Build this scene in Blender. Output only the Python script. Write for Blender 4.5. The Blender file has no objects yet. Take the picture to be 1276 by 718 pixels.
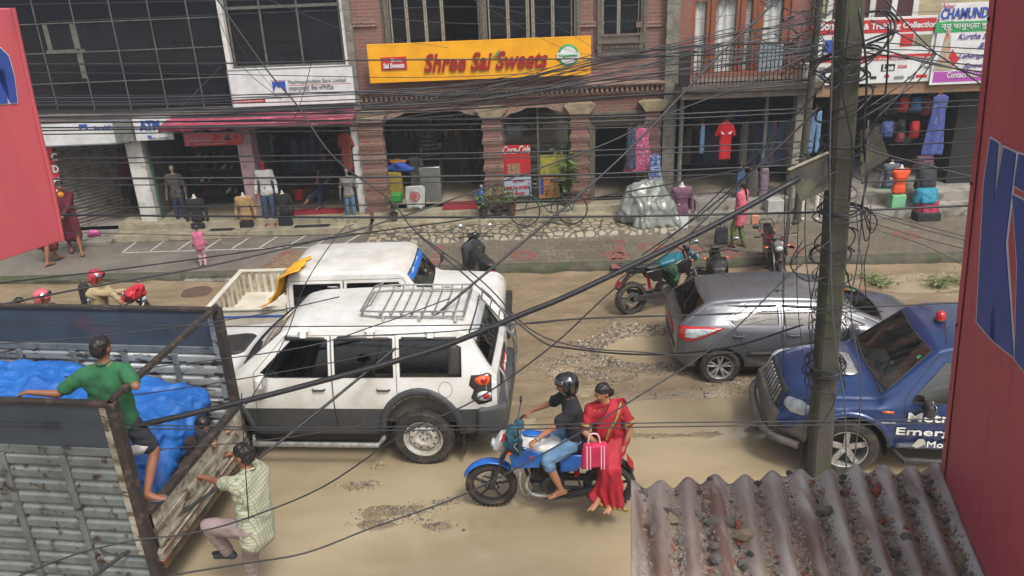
import bpy, bmesh, math, random
from mathutils import Vector as V, Matrix, noise
from mathutils.bvhtree import BVHTree
from mathutils.geometry import delaunay_2d_cdt
random.seed(7)
PI=math.pi
R=math.radians
C=bpy.context.scene.collection
sc=bpy.context.scene
# ---------------------------------------------------------------- camera geometry (also used to read positions off the survey picture)
CH=6.0; FP=1000.0; PT=R(22.8); RL=R(2.3)
CF=V((0,math.cos(PT),-math.sin(PT))); CU0=V((0,math.sin(PT),math.cos(PT)))
CR=V((1,0,0))*math.cos(RL)-CU0*math.sin(RL); CU=V((1,0,0))*math.sin(RL)+CU0*math.cos(RL)
def ray(x,y): return CF+CR*((x-638)/FP)+CU*((359-y)/FP)
def G(x,y,z=0.0):
    d=ray(x,y); t=(z-CH)/d.z; return V((d.x*t,d.y*t,z))
def Q(x,y,Y):
    d=ray(x,y); t=Y/d.y; return V((d.x*t,Y,CH+d.z*t))
def onplane(x,y,p0,n):
    d=ray(x,y); o=V((0,0,CH)); t=(p0-o).dot(n)/d.dot(n); return o+d*t
cam=bpy.data.cameras.new('camera'); cam.sensor_width=36; cam.lens=36*FP/1276; cam.clip_end=500; cam.clip_start=.05
co=bpy.data.objects.new('camera',cam); C.objects.link(co)
co.matrix_world=Matrix((( CR.x,CU.x,-CF.x,0),(CR.y,CU.y,-CF.y,0),(CR.z,CU.z,-CF.z,CH),(0,0,0,1)))
sc.camera=co
w=bpy.data.worlds.new('World'); sc.world=w; w.use_nodes=True
nt=w.node_tree; sk=nt.nodes.new('ShaderNodeTexSky'); sk.sky_type='NISHITA'; sk.sun_disc=False
SE,SA=R(58),R(150)
sk.sun_elevation=SE; sk.sun_rotation=SA; sk.air_density=1.0; sk.dust_density=6.0; sk.ozone_density=1.0
bg=nt.nodes['Background']; bg.inputs[1].default_value=.125
hs=nt.nodes.new('ShaderNodeHueSaturation'); hs.inputs['Saturation'].default_value=.62
nt.links.new(sk.outputs[0],hs.inputs['Color']); nt.links.new(hs.outputs[0],bg.inputs[0])
sl=bpy.data.lights.new('sun','SUN'); sl.energy=1.4; sl.angle=R(14); sl.color=(1,.985,.96)
so=bpy.data.objects.new('sun',sl); C.objects.link(so)
# towards-sun vector for a Nishita sky: rotation measured clockwise from +Y
sd=V((math.sin(SA)*math.cos(SE),math.cos(SA)*math.cos(SE),math.sin(SE)))
so.rotation_euler=sd.to_track_quat('Z','Y').to_euler()
vs=sc.view_settings; vs.view_transform='Standard'; vs.look='None'; vs.exposure=.80; vs.gamma=1
sc.cycles.use_denoising=True; sc.cycles.max_bounces=6; sc.cycles.diffuse_bounces=3; sc.cycles.transparent_max_bounces=12
sc.cycles.caustics_reflective=False; sc.cycles.caustics_refractive=False
hz=bpy.data.meshes.new('haze'); x0,x1,y0,y1,z0,z1=-60,60,-30,60,-1.2,12
hz.from_pydata([(a,b,c) for a in(x0,x1) for b in(y0,y1) for c in(z0,z1)],[],[(0,1,3,2),(4,6,7,5),(0,4,5,1),(2,3,7,6),(0,2,6,4),(1,5,7,3)])
ho=bpy.data.objects.new('haze',hz); C.objects.link(ho); ho['kind']='stuff'; ho['label']='thin pale haze hanging over the street'; ho['category']='haze'
hm_=bpy.data.materials.new('haze'); hm_.use_nodes=True; hm_.node_tree.nodes.clear(); ou=hm_.node_tree.nodes.new('ShaderNodeOutputMaterial'); pv=hm_.node_tree.nodes.new('ShaderNodeVolumePrincipled'); pv.inputs['Color'].default_value=(.93,.96,1,1); pv.inputs['Density'].default_value=.0022; pv.inputs['Anisotropy'].default_value=.2
hm_.node_tree.links.new(pv.outputs[0],ou.inputs['Volume']); hz.materials.append(hm_)
# ---------------------------------------------------------------- materials
def s2l(c):
    if isinstance(c,str):
        c=[int(c[i:i+2],16)/255 for i in (0,2,4)]
    return tuple((v/12.92 if v<=.04045 else ((v+.055)/1.055)**2.4) for v in c)+(1,)
MC={}
def M(name,c1,c2=None,scale=6,rough=.6,metal=0,bump=0,bscale=40,coat=0,spec=.5,detail=6,thr=(.4,.65),c3=None,s3=2,t3=(.55,.62),stretch=None,transmit=0,rvar=0):
    """procedural paint/cloth/stone: c1 with patches of c2, optional blotches of c3, fine bump"""
    if name in MC: return MC[name]
    m=bpy.data.materials.new(name); m.use_nodes=True; nt=m.node_tree; N=nt.nodes; L=nt.links
    b=N['Principled BSDF']; b.inputs['Roughness'].default_value=rough; b.inputs['Metallic'].default_value=metal
    b.inputs['Coat Weight'].default_value=coat; b.inputs['Coat Roughness'].default_value=.08; b.inputs['Specular IOR Level'].default_value=spec
    b.inputs['Base Color'].default_value=s2l(c1)
    tc=N.new('ShaderNodeTexCoord'); src=tc.outputs['Object']
    if stretch:
        mp=N.new('ShaderNodeMapping'); mp.inputs['Scale'].default_value=stretch; L.new(src,mp.inputs[0]); src=mp.outputs[0]
    col=None
    def nz(sc_,det):
        n=N.new('ShaderNodeTexNoise'); n.inputs['Scale'].default_value=sc_; n.inputs['Detail'].default_value=det; n.inputs['Roughness'].default_value=.62; L.new(src,n.inputs['Vector']); return n.outputs['Fac']
    def mr(s,a,b_):
        r=N.new('ShaderNodeMapRange'); r.inputs[1].default_value=a; r.inputs[2].default_value=b_; L.new(s,r.inputs[0]); return r.outputs[0]
    if c2:
        f=mr(nz(scale,detail),*thr); mx=N.new('ShaderNodeMix'); mx.data_type='RGBA'; mx.inputs[6].default_value=s2l(c1); mx.inputs[7].default_value=s2l(c2); L.new(f,mx.inputs[0]); col=mx.outputs[2]
        if rvar:
            g=mr(f,0,1); mm=N.new('ShaderNodeMath'); mm.operation='MULTIPLY_ADD'; L.new(f,mm.inputs[0]); mm.inputs[1].default_value=rvar; mm.inputs[2].default_value=rough; L.new(mm.outputs[0],b.inputs['Roughness'])
        if c3:
            f=mr(nz(s3,8),*t3); mx=N.new('ShaderNodeMix'); mx.data_type='RGBA'; L.new(col,mx.inputs[6]); mx.inputs[7].default_value=s2l(c3); L.new(f,mx.inputs[0]); col=mx.outputs[2]
        L.new(col,b.inputs['Base Color'])
    if bump:
        bp=N.new('ShaderNodeBump'); bp.inputs['Strength'].default_value=bump; bp.inputs['Distance'].default_value=.02; L.new(nz(bscale,5),bp.inputs['Height']); L.new(bp.outputs[0],b.inputs['Normal'])
    MC[name]=m; return m
def glass(name,tint,rough=.03,refl=1.0,base=.02):
    if name in MC: return MC[name]
    m=bpy.data.materials.new(name); m.use_nodes=True; nt=m.node_tree; N=nt.nodes; L=nt.links
    for n in list(N): 
        if n.type!='OUTPUT_MATERIAL': N.remove(n)
    o=[n for n in N if n.type=='OUTPUT_MATERIAL'][0]
    t=N.new('ShaderNodeBsdfTransparent'); t.inputs[0].default_value=s2l(tint)
    g=N.new('ShaderNodeBsdfGlossy'); g.inputs['Roughness'].default_value=rough; g.inputs[0].default_value=(refl,refl,refl,1)
    fr=N.new('ShaderNodeFresnel'); fr.inputs[0].default_value=1.5
    mm=N.new('ShaderNodeMath'); mm.operation='MULTIPLY_ADD'; mm.inputs[1].default_value=1.3; mm.inputs[2].default_value=base; mm.use_clamp=True; L.new(fr.outputs[0],mm.inputs[0])
    mx=N.new('ShaderNodeMixShader'); L.new(mm.outputs[0],mx.inputs[0]); L.new(t.outputs[0],mx.inputs[1]); L.new(g.outputs[0],mx.inputs[2]); L.new(mx.outputs[0],o.inputs[0])
    MC[name]=m; return m
def brick(name,c1,c2,mortar,bw=.24,bh=.075,ms=.012,horiz=False,rough=.85,bump=.4,dirt=None):
    if name in MC: return MC[name]
    m=bpy.data.materials.new(name); m.use_nodes=True; nt=m.node_tree; N=nt.nodes; L=nt.links
    b=N['Principled BSDF']; b.inputs['Roughness'].default_value=rough
    tc=N.new('ShaderNodeTexCoord'); mp=N.new('ShaderNodeMapping'); L.new(tc.outputs['Object'],mp.inputs[0])
    if not horiz: mp.inputs['Rotation'].default_value=(-PI/2,0,0)
    br=N.new('ShaderNodeTexBrick'); L.new(mp.outputs[0],br.inputs[0])
    br.inputs['Scale'].default_value=1; br.inputs['Brick Width'].default_value=bw; br.inputs['Row Height'].default_value=bh; br.inputs['Mortar Size'].default_value=ms
    br.inputs['Color1'].default_value=s2l(c1); br.inputs['Color2'].default_value=s2l(c2); br.inputs['Mortar'].default_value=s2l(mortar)
    n=N.new('ShaderNodeTexNoise'); n.inputs['Scale'].default_value=2.3; n.inputs['Detail'].default_value=8; L.new(tc.outputs['Object'],n.inputs['Vector'])
    mr=N.new('ShaderNodeMapRange'); mr.inputs[1].default_value=.42; mr.inputs[2].default_value=.7; L.new(n.outputs[0],mr.inputs[0]); mr.inputs[4].default_value=.6
    mx=N.new('ShaderNodeMix'); mx.data_type='RGBA'; L.new(mr.outputs[0],mx.inputs[0]); L.new(br.outputs[0],mx.inputs[6]); mx.inputs[7].default_value=s2l(dirt or mortar); L.new(mx.outputs[2],b.inputs['Base Color'])
    bp=N.new('ShaderNodeBump'); bp.inputs['Strength'].default_value=bump; bp.inputs['Distance'].default_value=.01; bp.invert=True; L.new(br.outputs['Fac'],bp.inputs['Height']); L.new(bp.outputs[0],b.inputs['Normal'])
    MC[name]=m; return m
# ---------------------------------------------------------------- mesh building
def tag(o,label=None,cat=None,group=None,kind=None):
    if label: o['label']=label
    if cat: o['category']=cat
    if group: o['group']=group
    if kind: o['kind']=kind
    return o
def T(name,label,cat,loc=(0,0,0),rz=0,group=None):
    o=bpy.data.objects.new(name,None); C.objects.link(o); o.location=loc; o.rotation_euler=(0,0,rz); o.empty_display_size=.1
    return tag(o,label,cat,group)
def link(name,me,mat,parent=None,mods=()):
    o=bpy.data.objects.new(name,me); C.objects.link(o)
    if mat is not None:
        for m_ in (mat if isinstance(mat,(list,tuple)) else [mat]): me.materials.append(m_)
    if parent is not None: o.parent=parent
    return o
def finish(me,smooth=True,ang=40):
    if smooth:
        me.shade_smooth(); me.set_sharp_from_angle(angle=R(ang))
class MB:
    def __init__(s): s.v=[]; s.f=[]; s.m=[]; s.mi=0
    def add(s,vs,fs):
        o=len(s.v); s.v+=[tuple(a) for a in vs]; s.f+=[tuple(i+o for i in f) for f in fs]; s.m+=[s.mi]*len(fs); return s
    def box(s,c,d,rz=0,rx=0,ry=0):
        x,y,z=[k/2 for k in d]; mt=Matrix.Rotation(rz,3,'Z')@Matrix.Rotation(ry,3,'Y')@Matrix.Rotation(rx,3,'X'); c=V(c)
        vs=[c+mt@V((a*x,b*y,e*z)) for a in(-1,1) for b in(-1,1) for e in(-1,1)]
        return s.add(vs,[(0,1,3,2),(4,6,7,5),(0,4,5,1),(2,3,7,6),(0,2,6,4),(1,5,7,3)])
    def rng(s,a,b):
        return s.box([(a[i]+b[i])/2 for i in range(3)],[abs(b[i]-a[i]) for i in range(3)])
    def bar(s,p,q,w,h=None,up=V((0,0,1))):
        p=V(p);q=V(q);h=h or w;d=(q-p).normalized();u=up if abs(d.dot(up))<.98 else V((1,0,0));sx=d.cross(u).normalized();sz=sx.cross(d)
        vs=[];
        for e in (p,q):
            for a,b in((-1,-1),(1,-1),(1,1),(-1,1)): vs.append(e+sx*a*w/2+sz*b*h/2)
        return s.add(vs,[(0,3,2,1),(4,5,6,7),(0,1,5,4),(1,2,6,5),(2,3,7,6),(3,0,4,7)])
    def tube(s,pts,r,n=8,caps=True,flat=None):
        pts=[V(p) for p in pts]; k=len(pts); rr=r if isinstance(r,(list,tuple)) else [r]*k
        vs=[];prev=None
        for i,p in enumerate(pts):
            d=(pts[min(i+1,k-1)]-pts[max(i-1,0)]);d=d.normalized() if d.length>1e-9 else V((0,0,1))
            if prev is None:
                u=V((0,0,1)) if abs(d.z)<.9 else V((0,1,0)); a=d.cross(u).normalized()
            else:
                a=prev-d*prev.dot(d); a=a.normalized() if a.length>1e-6 else d.orthogonal().normalized()
            prev=a;b=d.cross(a)
            for j in range(n):
                t=2*PI*j/n; vs.append(p+(a*math.cos(t)+b*math.sin(t)*(flat or 1))*rr[i])
        fs=[(i*n+j,i*n+(j+1)%n,(i+1)*n+(j+1)%n,(i+1)*n+j) for i in range(k-1) for j in range(n)]
        if caps: fs+=[tuple(range(n-1,-1,-1)),tuple((k-1)*n+j for j in range(n))]
        return s.add(vs,fs)
    def lathe(s,prof,n=24,c=(0,0,0),axis='Z',caps=False):
        vs=[];c=V(c)
        for r,h in prof:
            for j in range(n):
                t=2*PI*j/n; x,y=r*math.cos(t),r*math.sin(t)
                vs.append(c+(V((x,y,h)) if axis=='Z' else V((x,h,y)) if axis=='Y' else V((h,x,y))))
        k=len(prof); fs=[(i*n+j,i*n+(j+1)%n,(i+1)*n+(j+1)%n,(i+1)*n+j) for i in range(k-1) for j in range(n)]
        if caps: fs+=[tuple(range(n-1,-1,-1)),tuple((k-1)*n+j for j in range(n))]
        return s.add(vs,fs)
    def prism(s,poly,a,b,axis='Y'):
        """2-D polygon extruded along an axis from a to b"""
        n=len(poly)
        def mk(u,w_,t): return (u,t,w_) if axis=='Y' else (t,u,w_) if axis=='X' else (u,w_,t)
        vs=[mk(u,w_,a) for u,w_ in poly]+[mk(u,w_,b) for u,w_ in poly]
        return s.add(vs,[tuple(range(n)),tuple(range(2*n-1,n-1,-1))]+[(i,i+n,(i+1)%n+n,(i+1)%n) for i in range(n)])
    def sheet(s,fn,nu,nv):
        vs=[fn(i/nu,j/nv) for i in range(nu+1) for j in range(nv+1)]
        return s.add(vs,[(i*(nv+1)+j,(i+1)*(nv+1)+j,(i+1)*(nv+1)+j+1,i*(nv+1)+j+1) for i in range(nu) for j in range(nv)])
    def ball(s,c,r,n=10,rot=None):
        r=V(r) if not isinstance(r,(int,float)) else V((r,r,r)); c=V(c); vs=[];k=n//2
        for i in range(1,k):
            t=PI*i/k
            for j in range(n):
                q=2*PI*j/n; p=V((math.sin(t)*math.cos(q)*r.x,math.sin(t)*math.sin(q)*r.y,math.cos(t)*r.z)); vs.append(c+(rot@p if rot else p))
        p=V((0,0,r.z)); vs+=[c+(rot@p if rot else p),c-(rot@p if rot else p)]; A=len(vs)-2
        fs=[(i*n+j,(i+1)*n+j,(i+1)*n+(j+1)%n,i*n+(j+1)%n) for i in range(k-2) for j in range(n)]
        fs+=[(A,j,(j+1)%n) for j in range(n)]+[(A+1,(k-2)*n+(j+1)%n,(k-2)*n+j) for j in range(n)]
        return s.add(vs,fs)
    def build(s,name,mat,parent=None,smooth=True,ang=40,bev=0,seg=2,solid=0,recalc=True,sub=0,kind=None):
        me=bpy.data.meshes.new(name); me.from_pydata(s.v,[],s.f)
        if recalc:
            bm=bmesh.new(); bm.from_mesh(me); bmesh.ops.recalc_face_normals(bm,faces=bm.faces); bm.to_mesh(me); bm.free()
        if isinstance(mat,(list,tuple)): me.polygons.foreach_set('material_index',s.m)
        finish(me,smooth,ang); o=link(name,me,mat,parent)
        if solid: k=o.modifiers.new('s','SOLIDIFY'); k.thickness=solid; k.offset=-1
        if sub: k=o.modifiers.new('u','SUBSURF'); k.levels=k.render_levels=sub
        if bev: k=o.modifiers.new('b','BEVEL'); k.width=bev; k.segments=seg; k.limit_method='ANGLE'; k.angle_limit=R(40)
        if kind: o['kind']=kind
        return o
# --- blobs: unions of rounded hulls, voxel-remeshed into one continuous skin
ICO=None
def ico():
    global ICO
    if ICO is None:
        bm=bmesh.new(); bmesh.ops.create_icosphere(bm,subdivisions=2,radius=1); ICO=[v.co.copy() for v in bm.verts]; bm.free()
    return ICO
def hullpts(bm,sph):
    vs=[]
    for q in sph:
        c=V(q[0]); r=q[1]; r=V(r) if not isinstance(r,(int,float)) else V((r,r,r))
        for p in ico(): vs.append(bm.verts.new((c.x+p.x*r.x,c.y+p.y*r.y,c.z+p.z*r.z)))
    g=bmesh.ops.convex_hull(bm,input=vs,use_existing_faces=False)
    dead=[e for e in set(g['geom_interior']+g['geom_unused']) if isinstance(e,bmesh.types.BMVert) and e.is_valid]
    bmesh.ops.delete(bm,geom=dead,context='VERTS')
def evalmesh(o):
    dg=bpy.context.evaluated_depsgraph_get(); me=bpy.data.meshes.new_from_object(o.evaluated_get(dg)); return me
def blob(hulls,name,mat,parent=None,vox=.015,sm=4,noise_amp=0,noise_sc=6,fold=None,cut=None,remesh=True):
    bm=bmesh.new()
    for h in hulls: hullpts(bm,h)
    me=bpy.data.meshes.new(name); bm.to_mesh(me); bm.free()
    if remesh:
        o=bpy.data.objects.new('tmp',me); C.objects.link(o)
        k=o.modifiers.new('r','REMESH'); k.mode='VOXEL'; k.voxel_size=vox; k.use_smooth_shade=True
        k=o.modifiers.new('s','SMOOTH'); k.iterations=sm; k.factor=.6
        m2=evalmesh(o); bpy.data.objects.remove(o); bpy.data.meshes.remove(me); me=m2; me.name=name
    if noise_amp or fold or cut:
        bm=bmesh.new(); bm.from_mesh(me); bm.normal_update()
        if cut: bmesh.ops.delete(bm,geom=[f for f in bm.faces if cut(f.calc_center_median())],context='FACES')
        for v in bm.verts:
            d=0
            if noise_amp: d+=noise_amp*noise.fractal(v.co*noise_sc,1.0,2.0,3)
            if fold: d+=fold(v.co)
            v.co+=v.normal*d
        bm.to_mesh(me); bm.free()
    me.shade_smooth(); me.materials.clear()
    return link(name,me,mat,parent)
def cap(a,b,ra,rb): return [(a,ra),(b,rb)]
def interp(keys,x):
    if x<=keys[0][0]: return keys[0][1]
    for (a,p),(b,q) in zip(keys,keys[1:]):
        if x<=b: return p+(q-p)*(x-a)/(b-a)
    return keys[-1][1]
def ev(keys,x,s=.05): return (interp(keys,x-s)+2*interp(keys,x)+interp(keys,x+s))/4
def smooth_path(pts,n=6):
    pts=[V(p) for p in pts]; out=[]
    if len(pts)<3: return pts
    P=[pts[0]*2-pts[1]]+pts+[pts[-1]*2-pts[-2]]
    for i in range(1,len(P)-2):
        for k in range(n):
            t=k/n; a,b,c,d=P[i-1],P[i],P[i+1],P[i+2]
            out.append(.5*((2*b)+(c-a)*t+(2*a-5*b+4*c-d)*t*t+(3*b-a-3*c+d)*t**3))
    out.append(pts[-1]); return out
def text(s,name,mat,parent,loc,size,rot=(PI/2,0,0),width=None,ext=.006,shear=0,bold=0,align='CENTER',height=None,local=True,sx=1):
    cu=bpy.data.curves.new(name,'FONT'); cu.body=s; cu.size=size; cu.extrude=ext; cu.shear=shear; cu.offset=bold; cu.align_x=align; cu.align_y='CENTER'; cu.resolution_u=3
    o=bpy.data.objects.new('tmp',cu); C.objects.link(o); me=evalmesh(o); bpy.data.objects.remove(o); bpy.data.curves.remove(cu)
    me.name=name; me.materials.clear()
    if width or height:
        xs=[v.co.x for v in me.vertices]; ys=[v.co.y for v in me.vertices]
        if xs:
            k=(width/(max(xs)-min(xs))) if width else sx; h=(height/(max(ys)-min(ys))) if height else (k if width else 1)
            for v in me.vertices: v.co.x*=k; v.co.y*=h
    o=link(name,me,mat,parent); o.location=loc; o.rotation_euler=rot; return o
def copytree(o,parent=None):
    c=o.copy(); C.objects.link(c); c.parent=parent
    for ch in list(o.children): copytree(ch,c)
    return c
# ================================================================ SETTING: ground, road, pavement
m_mud=M('mud','887760','74654D',scale=2.6,rough=.30,bump=1.0,bscale=17,stretch=(.6,1.5,1),c3='6E675C',s3=7,t3=(.54,.68),thr=(.35,.65))
m_water=M('muddy_water','988A70','887A60',scale=.7,rough=.13,bump=.16,bscale=2.6,spec=.5,stretch=(.55,1.5,1))
m_gravel=M('gravel','6B655E','8F897E',scale=40,rough=.9)
m_ground=M('ground','8A7759','75664E',scale=.8,rough=.8)
def struct(mb,name,mat,**k):
    o=mb.build(name,mat,**k); o['kind']='structure'; return o
mb=MB(); mb.add([(-150,-60,-.16),(150,-60,-.16),(150,150,-.16),(-150,150,-.16)],[(0,1,2,3)]); struct(mb,'ground',m_ground,smooth=False)
POTS=[(806,436,.82,.55,.10),(722,444,.2,.14,.05),(752,458,.16,.1,.04),(707,468,.22,.12,.05),(766,473,.25,.12,.05),(850,515,1.3,.42,.07),(1000,500,1.1,.5,.07),(740,492,.35,.15,.04),(640,490,.5,.2,.03),(1150,357,1.1,.35,.08),(890,350,.5,.15,.05),(700,470,.2,.1,.04)]
POTS=[(G(a,b),c,d,e) for a,b,c,d,e in POTS]
MND=[(490,635,.50,.15,.034),(455,605,.35,.10,.03),(560,625,.25,.11,.035),(545,655,.22,.11,.035),(760,410,.7,.25,.05),(830,470,.7,.12,.05),(900,445,.5,.3,.05),(470,655,.35,.1,.04),(470,580,.3,.12,.016)]
MND=[(G(a,b),c,d,e) for a,b,c,d,e in MND]
def kerbY(x): return 14.86-.042*x
def mudh(x,y):
    t=min(1,max(0,(y-8.6)/2.2)); base=-.026+.072*t
    n=noise.fractal(V((x*.55,y*1.1,0)),1,2,4)*.030+noise.fractal(V((x*3,y*4,5)),1,2,3)*.010
    tr=math.sin(y*5.1+math.sin(x*.35)*1.1)*.012*t
    h=base+n+tr
    for p,a,b,d in POTS:
        q=((x-p.x)/a)**2+((y-p.y)/b)**2
        if q<4: h-=d*math.exp(-q*q*1.2)*(1+.3*noise.noise(V((x*4,y*4,1)))); h+=.02*math.exp(-((q-1.7)**2)*5)
    for p,a,b,d in MND:
        q=((x-p.x)/a)**2+((y-p.y)/b)**2
        if q<3: h+=d*math.exp(-q*1.3)*(.6+.8*(.5+.5*noise.noise(V((x*7,y*10,3)))))
    k=kerbY(x)-y
    if k<1.0: h+=.05*(1-k/1.0)*(.6+.8*noise.noise(V((x*1.5,y*2,9))))
    return h
mb=MB(); x0,x1,y0,y1=-16,16,4.2,15.4
mb.sheet(lambda u,v:(x0+(x1-x0)*u,y0+(y1-y0)*v,mudh(x0+(x1-x0)*u,y0+(y1-y0)*v)),400,210)
struct(mb,'muddy_road',m_mud,ang=180,recalc=False)
mb=MB(); mb.sheet(lambda u,v:(x0+(x1-x0)*u,y0+(y1-y0-.2)*v,0.0),4,4); struct(mb,'puddle_water',m_water,recalc=False)
# loose gravel, stuff
mb=MB(); rs=random.Random(3)
ic=ico()
bmt=bmesh.new(); bmesh.ops.create_icosphere(bmt,subdivisions=1,radius=1); IV=[v.co.copy() for v in bmt.verts]; IF=[tuple(v.index for v in f.verts) for f in bmt.faces]; bmt.free()
def stone(mb,c,r,rs,flat=.6):
    ax=V((rs.uniform(-1,1),rs.uniform(-1,1),rs.uniform(-1,1))); q=Matrix.Rotation(rs.uniform(0,6),3,ax.normalized() if ax.length>.01 else V((0,0,1)))
    s=V((r*rs.uniform(.6,1.2),r*rs.uniform(.6,1.2),r*flat*rs.uniform(.7,1.2)))
    k=[q@V((v.x,v.y,v.z))*(1+.25*rs.uniform(-1,1)) for v in IV]
    mb.add([V(c)+V((v.x*s.x,v.y*s.y,v.z*s.z)) for v in k],IF)
GR=[MB(),MB(),MB()]
def gpatch(p,a,b,n,ring=False,s0=.004,s1=.014):
    for i in range(n):
        t=rs.uniform(0,2*PI); rr=rs.gauss(1.12,.16) if ring else abs(rs.gauss(0,.5)); x=p.x+a*rr*math.cos(t); y=p.y+b*rr*math.sin(t); h=mudh(x,y)
        if h<-.012: continue
        stone(GR[rs.choice((0,0,0,1,1,2))],(x,y,max(h,0)+.001),rs.uniform(s0,s1)*(1 if rs.random()<.9 else 1.7),rs)
for p,a,b,d in MND: gpatch(p,a*1.2,b*1.8,int(220*a))
q=POTS[0]; gpatch(q[0],q[1],q[2],2600,ring=True,s0=.008,s1=.022)
q=POTS[5]; gpatch(q[0],q[1],q[2],1000,ring=True,s0=.005,s1=.014); q=POTS[6]; gpatch(q[0],q[1],q[2],500,ring=True,s0=.005,s1=.013)
for c_,a,b,n in (((740,470),.9,.45,1300),((700,455),.6,.3,500),((910,480),.7,.3,600),((500,640),.7,.3,520),((470,600),.6,.25,260),((1000,478),.6,.3,400),((1150,350),1.5,.3,500),((640,360),1.0,.3,200)): gpatch(G(*c_),a,b,n)
for i in range(3500):
    x=rs.uniform(-7,9); y=rs.uniform(8.6,14.8); h=mudh(x,y)
    if h>0: stone(GR[rs.choice((0,1,1,2))],(x,y,h),rs.uniform(.004,.012),rs)
for mb,nm,mt,lb in zip(GR,('dark_gravel','tan_gravel','pale_gravel'),(M('gravel_dark','55504A','443F39',scale=40,rough=.7),M('gravel_tan','7E705A','6A5E4C',scale=40,rough=.8),M('gravel_pale','ABA594','8F897A',scale=40,rough=.8)),('loose dark grey gravel scattered on the muddy road','loose tan gravel scattered on the muddy road','pale stone chips scattered on the muddy road')):
    o=mb.build(nm,mt,smooth=False,recalc=False); tag(o,lb,'gravel',kind='stuff')
# pavement
m_pave=brick('pavers','6F675A','615A4D','4A443A',bw=.24,bh=.2,ms=.01,horiz=True,rough=.4,dirt='544F42')
m_asph=M('old_pavement','6C675F','5E5952',scale=1.3,rough=.55,bump=.25,bscale=60,c3='776E61',s3=4)
m_kerb=M('kerb_stone','4E4A3F','3A382C',scale=5,rough=.95,bump=.9,bscale=14,c3='3A4028',s3=3,t3=(.5,.6))
m_red=M('red_paver','7C4A42','6A4C46',scale=8,rough=.6)
m_white=M('line_paint','BDBBB2','8F8C84',scale=9,rough=.7,thr=(.5,.7))
mb=MB(); mb.add([(-16,kerbY(-16)+.2,.2),(-3.4,kerbY(-3.4)+.2,.2),(-3.4,18.2,.2),(-16,18.2,.2)],[(0,1,2,3)]); struct(mb,'pavement_asphalt',m_asph,smooth=False)
mb=MB(); mb.add([(-3.4,kerbY(-3.4)+.2,.2),(16,kerbY(16)+.2,.2),(16,18.2,.2),(-3.4,18.2,.2)],[(0,1,2,3)]); struct(mb,'pavement_pavers',m_pave,smooth=False)
mb=MB()
def kf(u,v):
    x=-16+32*u; n=noise.fractal(V((x*2.2,v*3,0)),1,2,3)*.05
    P=[(0.0,-.12),(.0,.1),(.02,.17),(.08,.207),(.21,.205)][int(round(v*4))]
    return (x,kerbY(x)+P[0]+n*(1 if v<.8 else 0),P[1]+(n*.3 if 0<v<.9 else 0))
mb.sheet(kf,420,4); struct(mb,'kerb',m_kerb,ang=60)
mb=MB()   # white parking lines painted on the pavement
def line(a,b,w_=.035,z=.204):
    a=G(*a,z);b=G(*b,z);d=(b-a).normalized();n=V((-d.y,d.x,0))*w_/2; mb.add([a-n,b-n,b+n,a+n],[(0,1,2,3)])
line((153,315),(458,306))
for i in range(9):
    x=153+34*i; line((x,314-i),(x+19+i,300-i*1.2))
struct(mb,'pavement_line_marking',m_white,smooth=False)
mb=MB()   # red paver motifs
def hexa(c,r,z=.2045):
    mb.add([(c.x+r*math.cos(PI/3*k+.2),c.y+r*math.sin(PI/3*k+.2),z) for k in range(6)],[tuple(range(6))])
for (px,py) in ((768,318),(652,318),(1128,293),(812,308),(905,318),(975,305),(860,312),(985,312),(960,320),(690,285)):
    c=G(px,py,.2)
    for k in range(6): hexa(V((c.x+.2*math.cos(PI/3*k),c.y+.2*math.sin(PI/3*k),0)),.1)
for k in range(5):
    for (xa,ya,xb,yb) in ((550,300,542,336),(358,315,332,332),(773,302,768,332)):
        p=G(xa+(xb-xa)*k/4,ya+(yb-ya)*k/4,.2); mb.rng((p.x-.1,p.y-.12,.2005),(p.x+.1,p.y+.12,.2045))
struct(mb,'pavement_red_motifs',m_red,smooth=False)
# stone apron + steps in front of the sweet shop; doorsteps elsewhere
m_step=M('cream_stone','A0987F','857D69',scale=3,rough=.6,bump=.15,bscale=30,c3='736B5A',s3=5)
m_conc=M('concrete','8C877D','726E65',scale=2.5,rough=.85,bump=.3,bscale=30,c3='5C584F',s3=4)
m_crazy=bpy.data.materials.new('crazy_paving'); m_crazy.use_nodes=True
nt=m_crazy.node_tree; vo=nt.nodes.new('ShaderNodeTexVoronoi'); vo.feature='DISTANCE_TO_EDGE'; vo.inputs['Scale'].default_value=5.5
cr=nt.nodes.new('ShaderNodeValToRGB'); cr.color_ramp.elements[0].position=.05; cr.color_ramp.elements[0].color=s2l('4A463C'); cr.color_ramp.elements[1].position=.16; cr.color_ramp.elements[1].color=s2l('938A74')
tc=nt.nodes.new('ShaderNodeTexCoord'); nt.links.new(tc.outputs['Object'],vo.inputs['Vector']); nt.links.new(vo.outputs['Distance'],cr.inputs[0]); nt.links.new(cr.outputs[0],nt.nodes['Principled BSDF'].inputs['Base Color'])
mb=MB(); mb.add([(-3.15,16.48,.19),(3.75,16.5,.19),(3.75,17.45,.19),(-3.15,17.45,.19),(-3.1,16.53,.3),(3.72,16.55,.3),(3.72,17.45,.34),(-3.1,17.45,.34)],[(0,1,5,4),(4,5,6,7),(3,0,4,7),(1,2,6,5)]); struct(mb,'crazy_paving_apron',[m_crazy],smooth=False)
mb=MB(); mb.rng((-3.1,17.3,.2),(3.75,17.75,.42)); mb.rng((-3.1,17.6,.3),(3.75,18.3,.56)); struct(mb,'shop_steps',m_step,smooth=False,bev=.015)
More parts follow.
